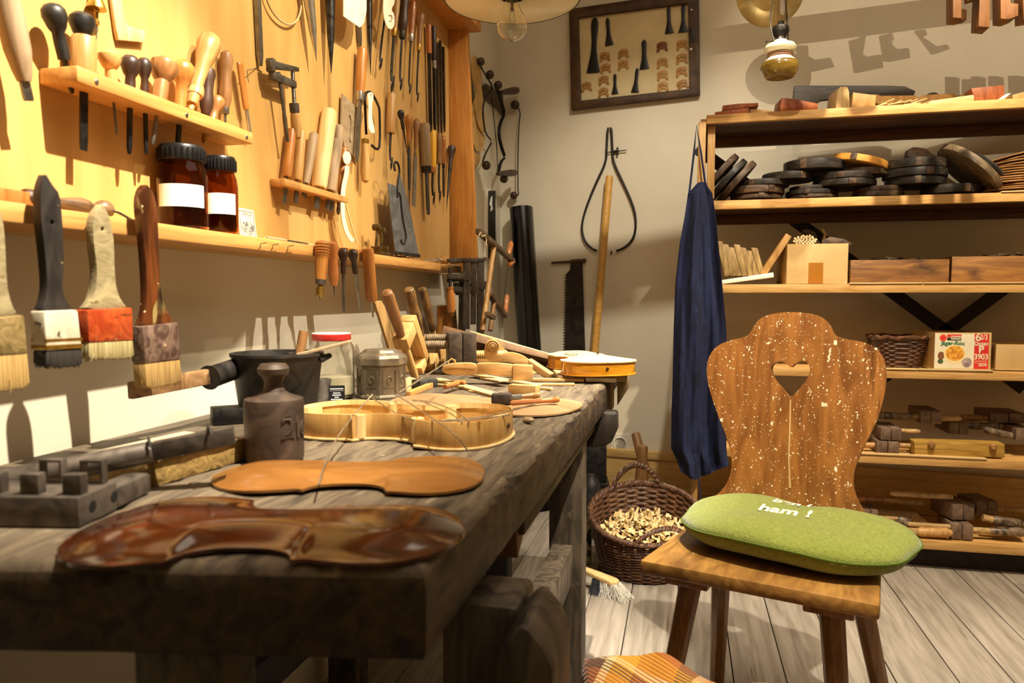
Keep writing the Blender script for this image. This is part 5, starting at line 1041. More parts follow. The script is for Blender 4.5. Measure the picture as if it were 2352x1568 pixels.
# frame saws leaning on the wall, standing on the bench end plank
def k1(pts): return [(1000+x/6.03, 520+y/6.03) for x, y in pts]
def framesaw(lab, X, arm, arm2, stick, knob, blade_, low):
    o0 = wx(*k1([stick[1]])[0], X); o = T('frame_saw', lab, 'saw', Matrix.Translation(o0)); W = lambda q, dx=0: wx(*k1([q])[0], X+dx)-o0
    for a, b in (arm, arm2):
        if a: P('arm', B().bar(W(a), W(b), .018, .020, (1, 0, 0)), barw, o, .002)
    P('stretcher', B().tube([W(stick[0]), W(stick[1])], .0095, 12), oakZ if low else beechZ, o)
    for a, b in knob:
        d = W(b)-W(a); r = .011; P('knob', B().lathe([(r*.6, 0), (r, d.length*.15), (r*1.05, d.length*.8), (r*.6, d.length)], 14, fr(W(a), d, (0, 1, 0))), redZ, o)
    P('blade', B().bar(W(blade_[0]), W(blade_[1]), .001, .006, (0, 1, 0)), dsteel, o)
    return o
barw = mt('brown_saw_frame', '#4f3a26', '#7a6044', (20, 20, 20), .55)
SXX = -.66
fs1 = framesaw('tall wooden frame saw leaning in the corner behind the iron clamps', SXX, ((592, 60), (1075, 480)), (None, None), ((815, 255), (650, 1440)), (((1010, 400), (1050, 215)), ((1075, 480), (1015, 535))), ((1005, 540), (915, 1300)), 0)
o0 = fs1.matrix_world.translation
P('cord', B().tube([wx(*k1([q])[0], SXX+.012)-o0 for q in ((600, 130), (625, 80), (645, 140), (690, 120), (708, 180), (700, 260), (712, 315))], .0022, 6), mt('pale_string', '#b7a584', '#cdbc9c'), fs1)
framesaw('smaller wooden frame saw leaning behind the tall frame saw', SXX-.02, ((745, 920), (965, 1240)), (None, None), ((820, 985), (760, 1440)), (((960, 1240), (995, 950)),), ((935, 1260), (925, 1400)), 1)
Mw = fr((SXX, 2.3, .9), UP, INTO_L); S('wood_peg_block', B().slab(LS(Mw, k1([(630, 1180), (725, 1240), (720, 1290), (630, 1235)])), -.03, -.012, Mw), barw, 'small brown block across the stick of the tall frame saw', 'block')
# iron bar clamps on the end of the ledge
def ledgeclamp(lab, u, X, vt, vj, vb, u0, handle=None, fat=12):
    Mw = fr(wx(u, vb, X), UP, INTO_L); o = T('iron_clamp', lab, 'clamp', Mw, 'iron bar clamps gripping the end of the ledge'); q = lambda a, b, y=0: V((L(Mw, a, b, y)[0], y, L(Mw, a, b, y)[1])); s_ = mpp(Mw.translation)
    wb_ = (q(u+fat/2, vb)-q(u-fat/2, vb)).length; P('bar', B().bar(q(u+1, vt), q(u, vb), wb_, .006, (0, 1, 0)), clampir, o, .001)
    P('fixed_jaw', B().bar(q(u0, vt+4), q(u+8, vt+2), .014, .013, UP), clampir, o, .0015)
    P('sliding_jaw', B().bar(q(u0, vj), q(u+8, vj), .015, .017, UP).bar(q(u, vj-9), q(u, vj+10), wb_*1.5, .018, (0, 1, 0)), clampir, o, .0015)
    if handle:
        a, b = q(u0+3, vj-20), q(u0+3, vj+30); P('screw', B().thread(0, (a-b).length, .006, .003, 12, fr(b, a-b, (0, 1, 0))), dsteel, o)
        d = q(u0+3, vj+24)-q(*handle); P('grip', B().lathe([(.005, 0), (.012, .006), (.0145, d.length*.35), (.013, d.length*.75), (.009, d.length*.9), (.0105, d.length*.93), (.0105, d.length)], 16, fr(q(*handle), d, (0, 1, 0))), orgZ, o)
    return o
ledgeclamp('front iron bar clamp with an orange wooden grip on the end of the ledge', 1071, -.735, 594, 634, 756, 1031, (1037, 720), 13)
ledgeclamp('middle iron bar clamp on the end of the ledge', 1087, -.745, 596, 664, 745, 1040, None, 10)
ledgeclamp('rear thick iron bar clamp on the end of the ledge, nearest the frame saws', 1103, -.755, 594, 654, 768, 1045, None, 14)
ledgeclamp('low black iron bar clamp behind the orange grip on the ledge end', 1061, -.80, 640, 668, 770, 1030, None, 13)
Mw = fr((-.83, 2.42, .8), UP, INTO_L); S('leaning_board', B().slab(LS(Mw, [(1007, 702), (1030, 700), (1044, 712), (1050, 790), (1007, 790)]), -.006, .006, Mw), boardw, 'brown board leaning on the wall behind the orange clamp grip', 'board', None, None, .001)

# ================================================================ BACK WALL
frm = mt('dark_frame_wood', '#32200f', '#4f351c', (10, 10, 10), .5, bump=.15)
o_ = wb(1460, 120, .0); Mf = fr(o_, UP, INB)
fd = T('framed_display', 'dark wooden frame on the back wall holding black violin tailpieces and small bridges', 'framed display', Mf)
ou = LS(Mf, [(1307, 21), (1312, 252), (1607, 217), (1604, -22)], -.03); inn = LS(Mf, [(1327.7, 40), (1333.5, 231), (1584, 204), (1580, 7)], -.03)
P('frame', B().slab([ou, inn], -.034, -.003), frm, fd, .003)
P('backing', B().slab(LS(Mf, [(1318, 30), (1322, 242), (1597, 211), (1593, -8)], -.02), -.012, -.004), mt('aged_cream_board', '#c3b184', '#d2c196', (5, 5, 5), .7, spots=[('#8d7a4c', (9, 9, 9), .68, .1)]), fd)
for (u, v), r in (((1588.5, 23), .005), ((1587, 113.5), .007)): P('latch_pin', B().lathe([(r, 0), (r, .004), (r*.6, .006)], 14, fr(V((L(Mf, u, v, -.034)[0], -.0342, L(Mf, u, v, -.034)[1])), (0, -1, 0), (0, 0, 1))), bsteel, fd)
P('latch_plate', B().slab(LS(Mf, [(1584, 65), (1596, 63), (1596, 97), (1584, 99)], -.034), -.0365, -.0335), dsteel, fd, .0006)
def k6(pts): return [(1300+x/6.03, y/6.03) for x, y in pts]
G7, G8 = 'black tailpieces in the framed display', 'violin bridges in the framed display'
for lab, a, b, w1, wn, w2 in (
 ('largest and longest black tailpiece at the left of the framed display', (402, 250), (378, 1012), 108, 70, 200),
 ('black tailpiece right of the largest one at the top of the framed display', (577, 255), (600, 632), 58, 50, 126),
 ('black tailpiece with a white dot at the top right of the framed display', (1423, 100), (1431, 466), 52, 46, 124),
 ('black tailpiece in the top right corner of the framed display', (1626, 68), (1625, 450), 58, 42, 134),
 ('black tailpiece slightly right of centre in the framed display', (1082, 560), (1088, 958), 70, 58, 140),
 ('slanting black tailpiece at the bottom centre of the framed display', (990, 950), (957, 1280), 52, 46, 116),
 ('smallest black tailpiece at the bottom left of the framed display', (680, 1030), (679, 1302), 46, 38, 102)):
    a_, b_ = [LS(Mf, k6([q]), -.014)[0] for q in (a, b)]; d = V((a_[0]-b_[0], 0, a_[1]-b_[1])); l_ = d.length; s_ = mpp(o_)/6.03; Mt2 = Mf @ fr((b_[0], -.016, b_[1]), d, (0, 1, 0))
    pr = [(w2/2, 0), (w2*.46, .04), (wn*.62, .35), (wn/2, .55), (w1*.45, .78), (w1/2, .88), (w1*.42, .95), (w1*.2, 1)]
    o = T('tailpiece', lab, 'tailpiece', Mt2, G7)
    P('body', B().slab(smooth([(x*s_, z*l_) for x, z in pr] + [(-x*s_, z*l_) for x, z in pr[::-1]]), -.003, .0035), ebony, o, .0015)
    P('hanging_pin', B().lathe([(.0022, -.004), (.0022, .008)], 8, fr((0, 0, l_+.004), (0, 1, 0), (0, 0, 1))), bsteel, o)
brg = mt('bridge_maple', '#9a6f34', '#b88a48', (30, 30, 30), .55); brd = mt('bridge_red', '#6f3b18', '#83491f', (30, 30, 30), .5); dkh = mt('bridge_holes', '#3a220e')
brk = [('leftmost bottom', (285, 1203)), ('top left', (537, 790)), ('second in the left column', (548, 948)), ('third in the left column', (522, 1115)), ('lowest in the left column', (518, 1280)), ('upper one left of centre', (795, 745)), ('lower one left of centre', (793, 902)),
 ('dark reddish top one of the inner right column', (1330, 648)), ('second pale one of the inner right column', (1335, 872)), ('third of the inner right column', (1338, 1045)), ('lowest of the inner right column', (1342, 1202)), ('top one of the outer right column', (1606, 622)), ('second of the outer right column', (1602, 815)), ('third of the outer right column', (1600, 995)), ('lowest tilted one of the outer right column', (1612, 1175))]
for i, (w_, c) in enumerate(brk):
    s_ = mpp(o_)/6.03; cx, cz = LS(Mf, k6([c]), -.014)[0]; Mb_ = Mf @ Matrix.Translation((cx, -.014, cz)) @ Matrix.Rotation(-.05 if i != 14 else -.3, 4, 'Y')
    o = T('violin_bridge', 'small wooden violin bridge, %s in the framed display' % w_.replace('dark reddish top one', 'reddish top one'), 'bridge', Mb_, G8); h = 66
    bo = [(-76, -66), (-76, -40), (-66, -20), (-72, 10), (-70, 42), (-40, 62), (0, 69), (40, 62), (70, 42), (72, 10), (66, -20), (76, -40), (76, -66), (42, -66), (40, -40), (0, -28), (-40, -40), (-42, -66)]
    P('bridge_plate', B().slab([(x*s_, z*s_) for x, z in bo], -.002, .002), brd if i == 7 else brg, o, .0004)
    hb = B()
    for x, z, r in ((-9, 22, 9), (9, 22, 9), (-40, 4, 11), (40, 4, 11)): hb.slab([(x*s_+r*s_*cos(t), z*s_+r*s_*.7*sin(t)) for t in [pi*k/4 for k in range(8)]], -.0023, -.0019)
    P('cut_outs', hb, dkh, o)
# callipers
def k3b(pts): return [(1050+x/3.92, 300+y/3.92) for x, y in pts]
Mc2 = fr(wb(1400, 430, .012), UP, INB); cal = T('outside_callipers', 'large black iron drop-shaped callipers hanging on the back wall', 'callipers', Mc2); qc = lambda pts: [V((x, 0, z)) for x, z in LS(Mc2, k3b(pts))]
P('left_leg', B().tube(smooth([tuple(p) for p in qc([(1371, -30), (1356, -18), (1352, 40), (1346, 180), (1340, 285), (1240, 490), (1150, 720), (1118, 870), (1140, 985), (1205, 1060), (1290, 1096)])], 2, False), [.0065]*10+[.0045]*60 if False else .0055, 8), iron, cal)
P('right_leg', B().tube(smooth([tuple(p) for p in qc([(1371, -30), (1388, -18), (1392, 40), (1398, 180), (1405, 285), (1510, 500), (1595, 700), (1613, 850), (1588, 975), (1505, 1060), (1390, 1096)])], 2, False), .0055, 8), iron, cal)
P('leg_tip', B().tube(qc([(1388, 1082), (1388, 1116)]), .0035, 8), iron, cal)
P('adjusting_screw', B().tube(qc([(1350, 196), (1525, 176)]), .0025, 8), iron, cal)
P('wing_nut', B().ball(qc([(1443, 160)])[0], .0055).ball(qc([(1443, 214)])[0], .0055).tube(qc([(1410, 188), (1455, 184)]), .006, 10).tube(qc([(1443, 165), (1443, 210)]), .003, 8), iron, cal)
# two-man saw blade
Msw = fr(wb(1320, 700, .012), UP, INB); sw = T('crosscut_saw', 'old dark crosscut saw blade with a wooden bar handle hanging on the back wall', 'saw', Msw)
tp_ = [(1311, 603), (1338, 602), (1341, 700), (1344, 800), (1346, 870), (1296, 870)]
te = []
v = 866
while v > 634: te += [(1302+.02*(634-v)*.7, v), (1296+.02*(634-v)*.7, v-3.3)]; v -= 6.6
P('blade', B().slab(LS(Msw, tp_ + te + [(1297, 633), (1309, 620)]), -.001, .001), mt('rusted_saw_steel', '#2a231d', '#433830', (14, 14, 14), .5, .6), sw)
P('handle', B().tube([V((x, 0, z)) for x, z in LS(Msw, [(1267, 603.5), (1310, 601), (1312, 600), (1346, 598)])], [.0055, .0065, .0095, .009], 12), drkZ, sw, ang=60)
# broom stick and black pipe
tp0 = wb(1400, 403, .035); d_ = ray(1337, 1150); fl_ = wz(1337, 1160, .0); s_ = mpp(tp0)
S('broom_stick', B().tube([fl_, tp0-(tp0-fl_)*.006, tp0-(tp0-fl_)*.001, tp0], [.0175, .0175, .015, .008], 16), mt('broom_wood', '#b9893c', '#cf9f52', (40, 40, 40), .45), 'long pale round wooden broom stick leaning on the back wall', 'stick', ang=50)
tp0 = wb(1197, 478, .065); fl_ = wz(1238, 1168, 0); s_ = mpp(tp0); dr_ = tp0-fl_
pp = T('black_pipe', 'thick glossy black pipe standing in the room corner', 'pipe', fr(fl_, dr_, INB)); r = 27*s_
P('pipe_wall', B().lathe([(r, 0), (r, dr_.length), (r*.93, dr_.length), (r*.93, dr_.length-.2), (.001, dr_.length-.2)], 40), mt('glossy_black', '#07080a', '#0b0c0e', (5, 5, 5), .18, bump=0, coat=.5, var=0), pp)
# socket
Mso = fr(wb(1425, 1018, .0), UP, INB); so = T('wall_socket', 'white power socket on the back wall above the baseboard', 'power socket', Mso); s_ = mpp(Mso.translation)*22
wpl = mt('white_plastic', '#d8d4c4', '#dcd8c8', (5, 5, 5), .35, bump=0, var=0)
cpl = P('cover_plate', B().slab(rrect(s_, s_*2, .004, -s_), -.008, -.0005), wpl, so, .0015)
P('outlet_ring', B().lathe([(s_*.72, 0), (s_*.72, .004), (s_*.62, .005), (s_*.58, -.004), (.001, -.004)], 32, fr((0, -.008, 0), (0, -1, 0), (0, 0, 1))), wpl, cpl)
P('contact_holes', B().lathe([(.003, 0), (.003, .0012)], 10, fr((-.0095, -.0045, 0), (0, -1, 0), (0, 0, 1))).lathe([(.003, 0), (.003, .0012)], 10, fr((.0095, -.0045, 0), (0, -1, 0), (0, 0, 1))), ebony, cpl)
# little stove
c = wz(1358, 1200, 0); Mst = Matrix.Translation(c) @ Matrix.Rotation(YAW*.6, 4, 'Z'); st = T('small_stove', 'small black cast-iron stove with a silver drawer knob behind the end of the bench', 'stove', Mst)
P('upper_body', B().box(-.072, .066, 0, .14, .18, .345), iron, st, .006); P('lower_body', B().box(-.085, .083, -.012, .15, .055, .158), iron, st, .006); P('cornice', B().box(-.08, .076, -.006, .145, .158, .18), iron, st, .005)
dw_ = P('drawer', B().box(-.06, .058, -.020, -.0122, .075, .14), iron, st, .003)
P('drawer_knob', B().ball((.012, -.033, .108), .0155).lathe([(.006, 0), (.006, .014)], 12, fr((.012, -.02, .108), (0, -1, 0), (0, 0, 1))), bsteel, dw_)
for x, y in ((-.07, 0), (.068, 0), (-.07, .135), (.068, .135)): P('leg', B().bar((x*1.08, y, 0), (x, y, .058), .014, .014, (0, 1, 0), .022, .022), iron, st, .002)
# mallets behind the basket
mal = mt('mallet_head_wood', '#8d7752', '#ab956c', (30, 30, 8), .65, bump=.25)
c = camxy(.545, 3.08); ml = T('wooden_mallet', 'big round-headed wooden mallet standing on its head behind the basket', 'mallet', c)
P('head', B().lathe([(.055, 0), (.06, .004), (.058, .22), (.055, .227)], 32), mal, ml, .001)
P('handle', B().lathe([(.029, .227), (.026, .27), (.021, .33), (.0225, .372), (.02, .376)], 20, Matrix.Rotation(.02, 4, 'Y')), oakZ, ml)
a = wz(1518, 1215, 0); b_ = wp(1459, 994, V((a.x, a.y+.12, 0)), CF); S('mallet_handle', B().tube([a, a.lerp(b_, .5), a.lerp(b_, .985), b_], [.027, .024, .0195, .016], 16), oakZ, 'tapered brown wooden club slanting behind the big mallet', 'wooden club', ang=50)
bpy.data.objects['mallet_handle'].name = 'wooden_club'
# canister, bottle, board, hand brush by the bench leg
c = wz(1347, 1292, 0); S('cream_canister', B().lathe([(.017, 0), (.019, .003), (.019, .15), (.017, .155), (.012, .158), (.012, .17), (.001, .172)], 20), mt('peeling_cream_paint', '#b9a878', '#cabb8c', (20, 20, 20), .6, spots=[('#241c14', (30, 30, 22), .57, .05)]), 'slim canister with peeling cream paint beside the far bench leg', 'canister', c)
c = wz(1352, 1240, 0); S('dark_bottle', B().lathe([(.035, 0), (.042, .004), (.042, .2), (.034, .235), (.02, .25), (.018, .262), (.001, .264)], 24), mt('dark_grey_metal', '#2c2a28', '#464340', (15, 15, 15), .5, .3), 'dark grey rounded bottle standing left of the basket', 'bottle', c+V((0, .06, 0)))
c = wz(1340, 1408, 0); S('leaning_plank', B().bar((0, 0, .006), (-.05, .04, .17), .012, .05, (0, 1, 0)), orgZ, 'short orange-brown plank leaning at the foot of the far bench leg', 'plank', c, None, .001)
c = wz(1392, 1362, 0); hbM = Matrix.Translation(c) @ Matrix.Rotation(radians(-28), 4, 'Z'); hb = T('hand_brush', 'hand brush with a pale wooden back and white and dark bristles on the floor', 'hand brush', hbM)
P('brush_back', B().poly([(x*1.0, y*.022) for x, y in [(-.12, -.5), (-.03, -.9), (.03, -1), (.045, -.5), (.045, .5), (.03, 1), (-.03, .9), (-.12, .5)]], 0, .013, Matrix.Translation((0, .0, .044)) @ Matrix.Rotation(.1, 4, 'Y')), spruce, hb, .004)
for nm, m, x0, x1 in (('white_bristles', mt('white_hair', '#cfcabd', '#e6e1d4', rough=.8), -.012, .045), ('dark_bristles', mt('dark_blue_hair', '#15161c', '#25262e', rough=.8), -.045, -.012)):
    t_ = B()
    for i in range(330):
        x = random.uniform(x0, x1); y = random.uniform(-.02, .02); k = (x+.02)/.065
        t_.tube([(x, y, .045), (x+.022*max(0, k)+random.uniform(-.004, .012), y*1.5+random.uniform(-.004, .004), .02), (x+.045*max(0, k)+random.uniform(-.008, .02), y*2.0-.008+random.uniform(-.008, .006), .0015)], [.0009, .0007, .0004], 3)
    P(nm, t_, m, hb)
# ================================================================ LAMPS
c = camxy(0, 1.49); lz = 1+(690-22)*1.49/FP; ld = T('pendant_lamp', 'unlit enamel pendant lamp with a clear light bulb hanging over the bench', 'lamp', Matrix.Translation((c.x, c.y, lz)))
R_ = .1335
enam = mt('cream_enamel', '#d9cfae', '#e2d9bc', (6, 6, 6), .3, bump=.02, coat=.3, var=0)
sh_ = P('lamp_shade', B().lathe([(R_, 0), (R_*1.012, .001), (R_*1.012, .003), (R_*.97, .012), (R_*.55, .058), (R_*.25, .085), (R_*.2, .1), (R_*.18, .1), (R_*.22, .083), (R_*.52, .055), (R_*.94, .01), (R_*.985, .003)], 64), enam, ld, ang=60)
P('shade_rim', B().tube([(R_*1.005*cos(t), R_*1.005*sin(t), .001) for t in [2*pi*i/64 for i in range(64)]], .0018, 6, True), mt('dark_rim', '#2b2a1c'), sh_)
P('lamp_socket', B().lathe([(.021, .0), (.021, .06), (.014, .1), (.012, .14), (.001, .142)], 24), ebony, ld)
lb0 = P('light_bulb', B().lathe([(.0135, .002), (.0138, -.008), (.017, -.02), (.026, -.035), (.0305, -.05), (.029, -.062), (.022, -.073), (.012, -.0785), (.001, -.08), (.001, -.079), (.0115, -.0775), (.0212, -.0723), (.0281, -.0616), (.0296, -.05), (.0253, -.0355), (.0163, -.0205), (.013, -.0085), (.0128, .002)], 32), gl, ld)
P('filament', B().tube([(0, 0, .0), (0, 0, -.02), (-.004, 0, -.024), (-.006, 0, -.045), (0, .003, -.047), (.006, 0, -.045), (.004, 0, -.024), (0, 0, -.02)], .0005, 5).lathe([(.004, -.002), (.0025, -.016), (.0045, -.022), (.003, -.024)], 12), steel, lb0)
P('lamp_cord', B().tube([(0, 0, .14), (0, 0, 2.945-lz)], .003, 8), ebony, ld)
c = camxy(.892, 2.5); oz = 1+(690-195)*2.5/FP; ol_ = T('oil_lamp', 'old hanging oil lamp with a glazed yellow-green base and glass chimney', 'oil lamp', Matrix.Translation((c.x, c.y, oz)) @ Matrix.Rotation(YAW-.2, 4, 'Z'))
s_ = 2.5/FP
tanw_ = mt('dull_waist', '#6d4c34', '#8d6a4a')
glaz = mt('amber_glaze', '#5a4415', '#96782f', (9, 9, 24), .12, bump=.02, coat=.6, var=0); glz2 = mt('cream_glaze', '#d9cfa8', '#e9e0c0', (9, 9, 24), .12, coat=.6, bump=.02, var=0)
P('base_foot', B().lathe([(.001, .008), (30*s_, .001), (33*s_, .004), (37*s_, 10*s_), (42*s_, 20*s_), (42*s_, 26*s_), (38*s_, 33*s_)], 40), glaz, ol_)
P('base_top', B().lathe([(38*s_, 33*s_), (30*s_, 40*s_), (27*s_, 43*s_)], 40).lathe([(27*s_, 54*s_), (33*s_, 58*s_), (35*s_, 64*s_), (31*s_, 72*s_), (16*s_, 78*s_), (14*s_, 82*s_)], 40), glz2, ol_)
P('base_waist', B().lathe([(27*s_, 43*s_), (28*s_, 46*s_), (26.5*s_, 48*s_), (28*s_, 51*s_), (27*s_, 54*s_)], 40), tanw_, ol_)
P('burner', B().lathe([(13*s_, 82*s_), (11*s_, 88*s_), (18*s_, 98*s_), (19*s_, 104*s_), (17*s_, 112*s_), (8*s_, 116*s_), (6*s_, 124*s_)], 28), dsteel, ol_)
P('wick_knob', B().tube([(-12*s_, 0, 82*s_), (-30*s_, 0, 82*s_)], .0012, 6).lathe([(.006, 0), (.006, .003)], 12, fr((-31*s_, 0, 82*s_), (1, 0, 0), (0, 1, 0))), dsteel, ol_)
P('glass_chimney', B().lathe([(16*s_, 106*s_), (18*s_, 125*s_), (17*s_, 145*s_), (13*s_, 175*s_), (11.5*s_, 200*s_), (11.5*s_, 260*s_), (11*s_, 260*s_), (11*s_, 200*s_), (12.5*s_, 175*s_), (16.5*s_, 145*s_), (17.5*s_, 125*s_), (15.5*s_, 106*s_)], 32), gl, ol_)
P('bail_wire', B().tube(smooth([(-10*s_, -28*s_, 48*s_), (-18*s_, -20*s_, 80*s_), (-24*s_, -4*s_, 120*s_), (-20*s_, 0, 160*s_), (-12*s_, 0, 190*s_), (-9*s_, 0, 280*s_), (0, 0, 300*s_), (9*s_, 10*s_, 280*s_), (10*s_, 6*s_, 160*s_), (17*s_, 10*s_, 110*s_), (20*s_, 18*s_, 60*s_), (14*s_, 25*s_, 48*s_)], 1, False), .002, 6), dsteel, ol_)
Mr = Matrix.Translation((-20*s_, 40*s_, 205*s_)) @ Matrix.Rotation(radians(-62), 4, 'X') @ Matrix.Rotation(radians(18), 4, 'Y')
P('reflector', B().lathe([(.001, .012), (22*s_, .012), (24*s_, .009), (40*s_, .009), (42*s_, .006), (72*s_, .0), (76*s_, .002), (76*s_, .004), (42*s_, .0095), (.001, .0145)], 48, Mr), mt('aged_tin_reflector', '#8f7a48', '#b39c64', (12, 12, 12), .4, .5, bump=.1, spots=[('#2c2010', (30, 30, 30), .72, .03)]), ol_)
P('hanging_wire', B().tube([(0, 0, 300*s_), (0, 0, 2.945-oz)], .0015, 6), dsteel, ol_)

# ================================================================ HANGING WOODEN TEMPLATES AND RAIL
rail = S('hanging_rail', B().box(-.35, 1.75, 2.49, 2.53, 2.16, 2.25), pine, 'long pale wooden rail under the ceiling that carries the hanging templates', 'rail', None, None, .003)
HYp = 2.5; Mh = fr((0, HYp, 0), UP, INTO_B)
def k2(pts): return [(1600+x/3.128, y/3.128) for x, y in pts]
G9 = 'wooden blocks hanging from the rail'
for lab, pts, y0, y1, m in (
 ('leftmost reddish wooden block hanging at the upper right', [(1815, -260), (1880, -260), (1878, 157), (1817, 153)], -.03, .03, redZ),
 ('pale block tucked behind the leftmost reddish hanging block', [(1880, -240), (1905, -240), (1905, 60), (1942, 70), (1940, 140), (1882, 152)], .0, .03, spruce),
 ('short orange block with an angled end hanging second from the left', [(1900, -250), (1975, -250), (1980, 30), (1905, 52)], -.05, -.02, orgZ),
 ('longest reddish hanging block, reaching lowest of the row', [(2018, -260), (2080, -260), (2078, 222), (1997, 215)], -.03, .03, redZ),
 ('dark reddish hanging block with a stepped lower end', [(2150, -260), (2215, -260), (2225, 50), (2280, 55), (2278, 140), (2210, 166), (2155, 160)], -.03, .03, redZ),
 ('rightmost hanging block, cut by the picture edge', [(2303, -260), (2390, -260), (2390, 155), (2318, 166)], -.03, .03, redZ)):
    S('hanging_block', B().slab(LS(Mh, k2(pts)), y0, y1, Mh), mt('dull_hanging_wood', '#5f3c20', '#86592f', (30, 30, 8), .55), lab, 'wooden block', None, G9, .001)
SPB = V((-.25, -.7, 2.38))   # lamp that throws the template shadows on the back wall
shp = [[(700, 190), (800, 190), (800, 400), (850, 430), (960, 415), (985, 480), (785, 525)], [(1098, 150), (1215, 115), (1210, 200), (1172, 225), (1190, 390), (1230, 408), (1325, 392), (1335, 485), (1135, 525)],
       [(1318, 120), (1400, 100), (1420, 150), (1385, 190), (1400, 320), (1440, 355), (1520, 345), (1528, 415), (1375, 445), (1345, 440)], [(1570, 90), (1640, 75), (1655, 110), (1625, 130), (1700, 320), (1730, 335), (1795, 320), (1815, 350), (1690, 393)]]
for i, pl in enumerate(shp):
    q = []
    for u, v in k2(pl):
        w_ = wb(u, v); t_ = (HYp+.0-SPB.y)/(w_.y-SPB.y); h_ = SPB + (w_-SPB)*t_; q.append((h_.x, h_.z))
    top = max(z for x, z in q); q = [(x, z+ (2.158-top if z > top-.03 else 0)) for x, z in q]
    S('hanging_template', B().slab(q, -.012, .012, Mh), redZ, 'L-footed wooden template hanging from the rail, its shadow falls on the back wall', 'template', None, 'L-footed templates on the rail', .001)
spot('spotlight_back', SPB, (.80, 3.4, 2.02), 240, 20, .5, WARM, .006)
# ================================================================ SHELF CONTENTS
def kt(pts): return [(1600+x/3.128, y/3.128) for x, y in pts]
def km(pts): return [(1600+x/3.128, 250+y/3.128) for x, y in pts]
def kf(pts): return [(1950+x/5.226, 650+y/5.226) for x, y in pts]
def kb_(pts): return [(1900+x/3.92, 900+y/3.92) for x, y in pts]
rdw = mt('reddish_block_wood', '#8a4420', '#a9602f', (30, 30, 8), .5, bump=.1)
tanw = mt('tan_block_wood', '#a87b40', '#c79a58', (30, 30, 8), .55, bump=.1)
def shslab(name, lab, cat, Y, pts, dy, m, zs=None, grp=None, bev=.0015, rot=0):
    """extruded outline standing on shelf height zs; its front face follows the photo at depth Y"""
    M0 = fr((0, Y, 0), UP, INTO_B); q = LS(M0, pts); cx = sum(p[0] for p in q)/len(q); zmin = min(p[1] for p in q); dz = (zs-zmin) if zs is not None else 0
    M = Matrix.Translation((cx, Y, zmin+dz)) @ Matrix.Rotation(rot, 4, 'Z')
    return S(name, B().slab([(x-cx, z-zmin+.0004) for x, z in q], 0, dy), m, lab, cat, M, grp, bev)
Z1 = SH[0]; GA = 'wood blocks on the top shelf'
shslab('wood_block', 'upper thin reddish slat of the pair at the left end of the top shelf', 'wood block', 2.94, kt([(187, 752), (310, 738), (443, 733), (445, 755), (190, 790)]), .07, rdw, Z1+.017, GA)
shslab('wood_block', 'lower reddish slat of the pair at the left end of the top shelf', 'wood block', 2.935, kt([(132, 800), (375, 768), (378, 808), (132, 824)]), .08, rdw, Z1, GA)
shslab('wood_block', 'dull brown flat block right of the reddish slat pair on the top shelf', 'wood block', 2.96, kt([(382, 765), (545, 780), (545, 803), (382, 808)]), .07, tanw, Z1, GA)
shslab('wood_block', 'large red wedge-shaped block left of the pale upright block on the top shelf', 'wood block', 2.94, kt([(596, 765), (610, 696), (700, 700), (880, 730), (875, 775), (600, 797)]), .10, rdw, Z1, GA, .002, .12)
shslab('wood_block', 'pale upright rounded block on the top shelf', 'wood block', 2.94, kt([(998, 770), (1012, 640), (1035, 608), (1085, 608), (1098, 640), (1106, 765)]), .10, spruce, Z1, GA, .002, .15)
shslab('wood_block', 'square orange block right of the pale upright one on the top shelf', 'wood block', 2.95, kt([(1112, 762), (1125, 642), (1290, 662), (1285, 750)]), .06, tanw, Z1, GA)
shslab('frame_saw', 'large dark wooden saw frame standing at the back of the top shelf', 'saw frame', 3.14, kt([(672, 850), (705, 585), (1380, 585), (1500, 590), (1575, 625), (1560, 660), (1440, 690), (1000, 680), (900, 690), (850, 720), (800, 850)]), .025, mt('grey_black_wood', '#2c241c', '#4c4236', GX, .6, bump=.1), Z1+.002, None)
shslab('wooden_tool', 'tan wooden paddle lying on the thin slips on the top shelf', 'wood piece', 3.0, kt([(1245, 625), (1290, 620), (1330, 632), (1590, 628), (1590, 685), (1300, 690)]), .03, tanw, Z1+.020)
shslab('wooden_tool', 'tan grooved wooden piece behind the board strips on the top shelf', 'wood piece', 3.02, kt([(1595, 640), (1620, 618), (1850, 605), (1870, 625), (1700, 672), (1600, 682)]), .03, tanw, Z1+.022)
for i in range(9):
    u = 2018+i*12.5+(i % 3)*3; p = wy(u, 232, 2.95+.012*(i % 3)); S('wood_slip', B().bar((-.03, 0, 0), (.03, 0, .02 if i % 3 else .006), .016, .003, UP), spruceX, 'thin pale wood slips heaped under the tan paddle on the top shelf', 'wood slip', Matrix.Translation((p.x, p.y, Z1+.003+(.005 if i % 2 else 0))) @ Matrix.Rotation((i-4)*.12, 4, 'Z'), 'thin slips on the top shelf')
shslab('wood_block', 'long pale board strip lying right of the thin slips on the top shelf', 'wood block', 2.95, kt([(1655, 735), (1680, 705), (1995, 660), (1995, 708)]), .08, spruceX, Z1, GA)
shslab('wood_block', 'second pale board strip stacked behind the long one on the top shelf', 'wood block', 3.03, kt([(1670, 705), (1800, 655), (1995, 615), (1995, 655), (1760, 700)]), .05, tanw, Z1+.02, GA)
shslab('plank', 'long tan plank leaning along the wall at the right of the top shelf', 'plank', 3.2, kt([(1700, 640), (1780, 605), (2500, 470), (2500, 650), (1700, 690)]), .02, pine, Z1)
shslab('wood_block', 'dark red-brown block with a cracked face on the top shelf', 'wood block', 2.95, kt([(1975, 600), (2212, 575), (2215, 680), (2000, 702)]), .07, rdw, Z1, GA)
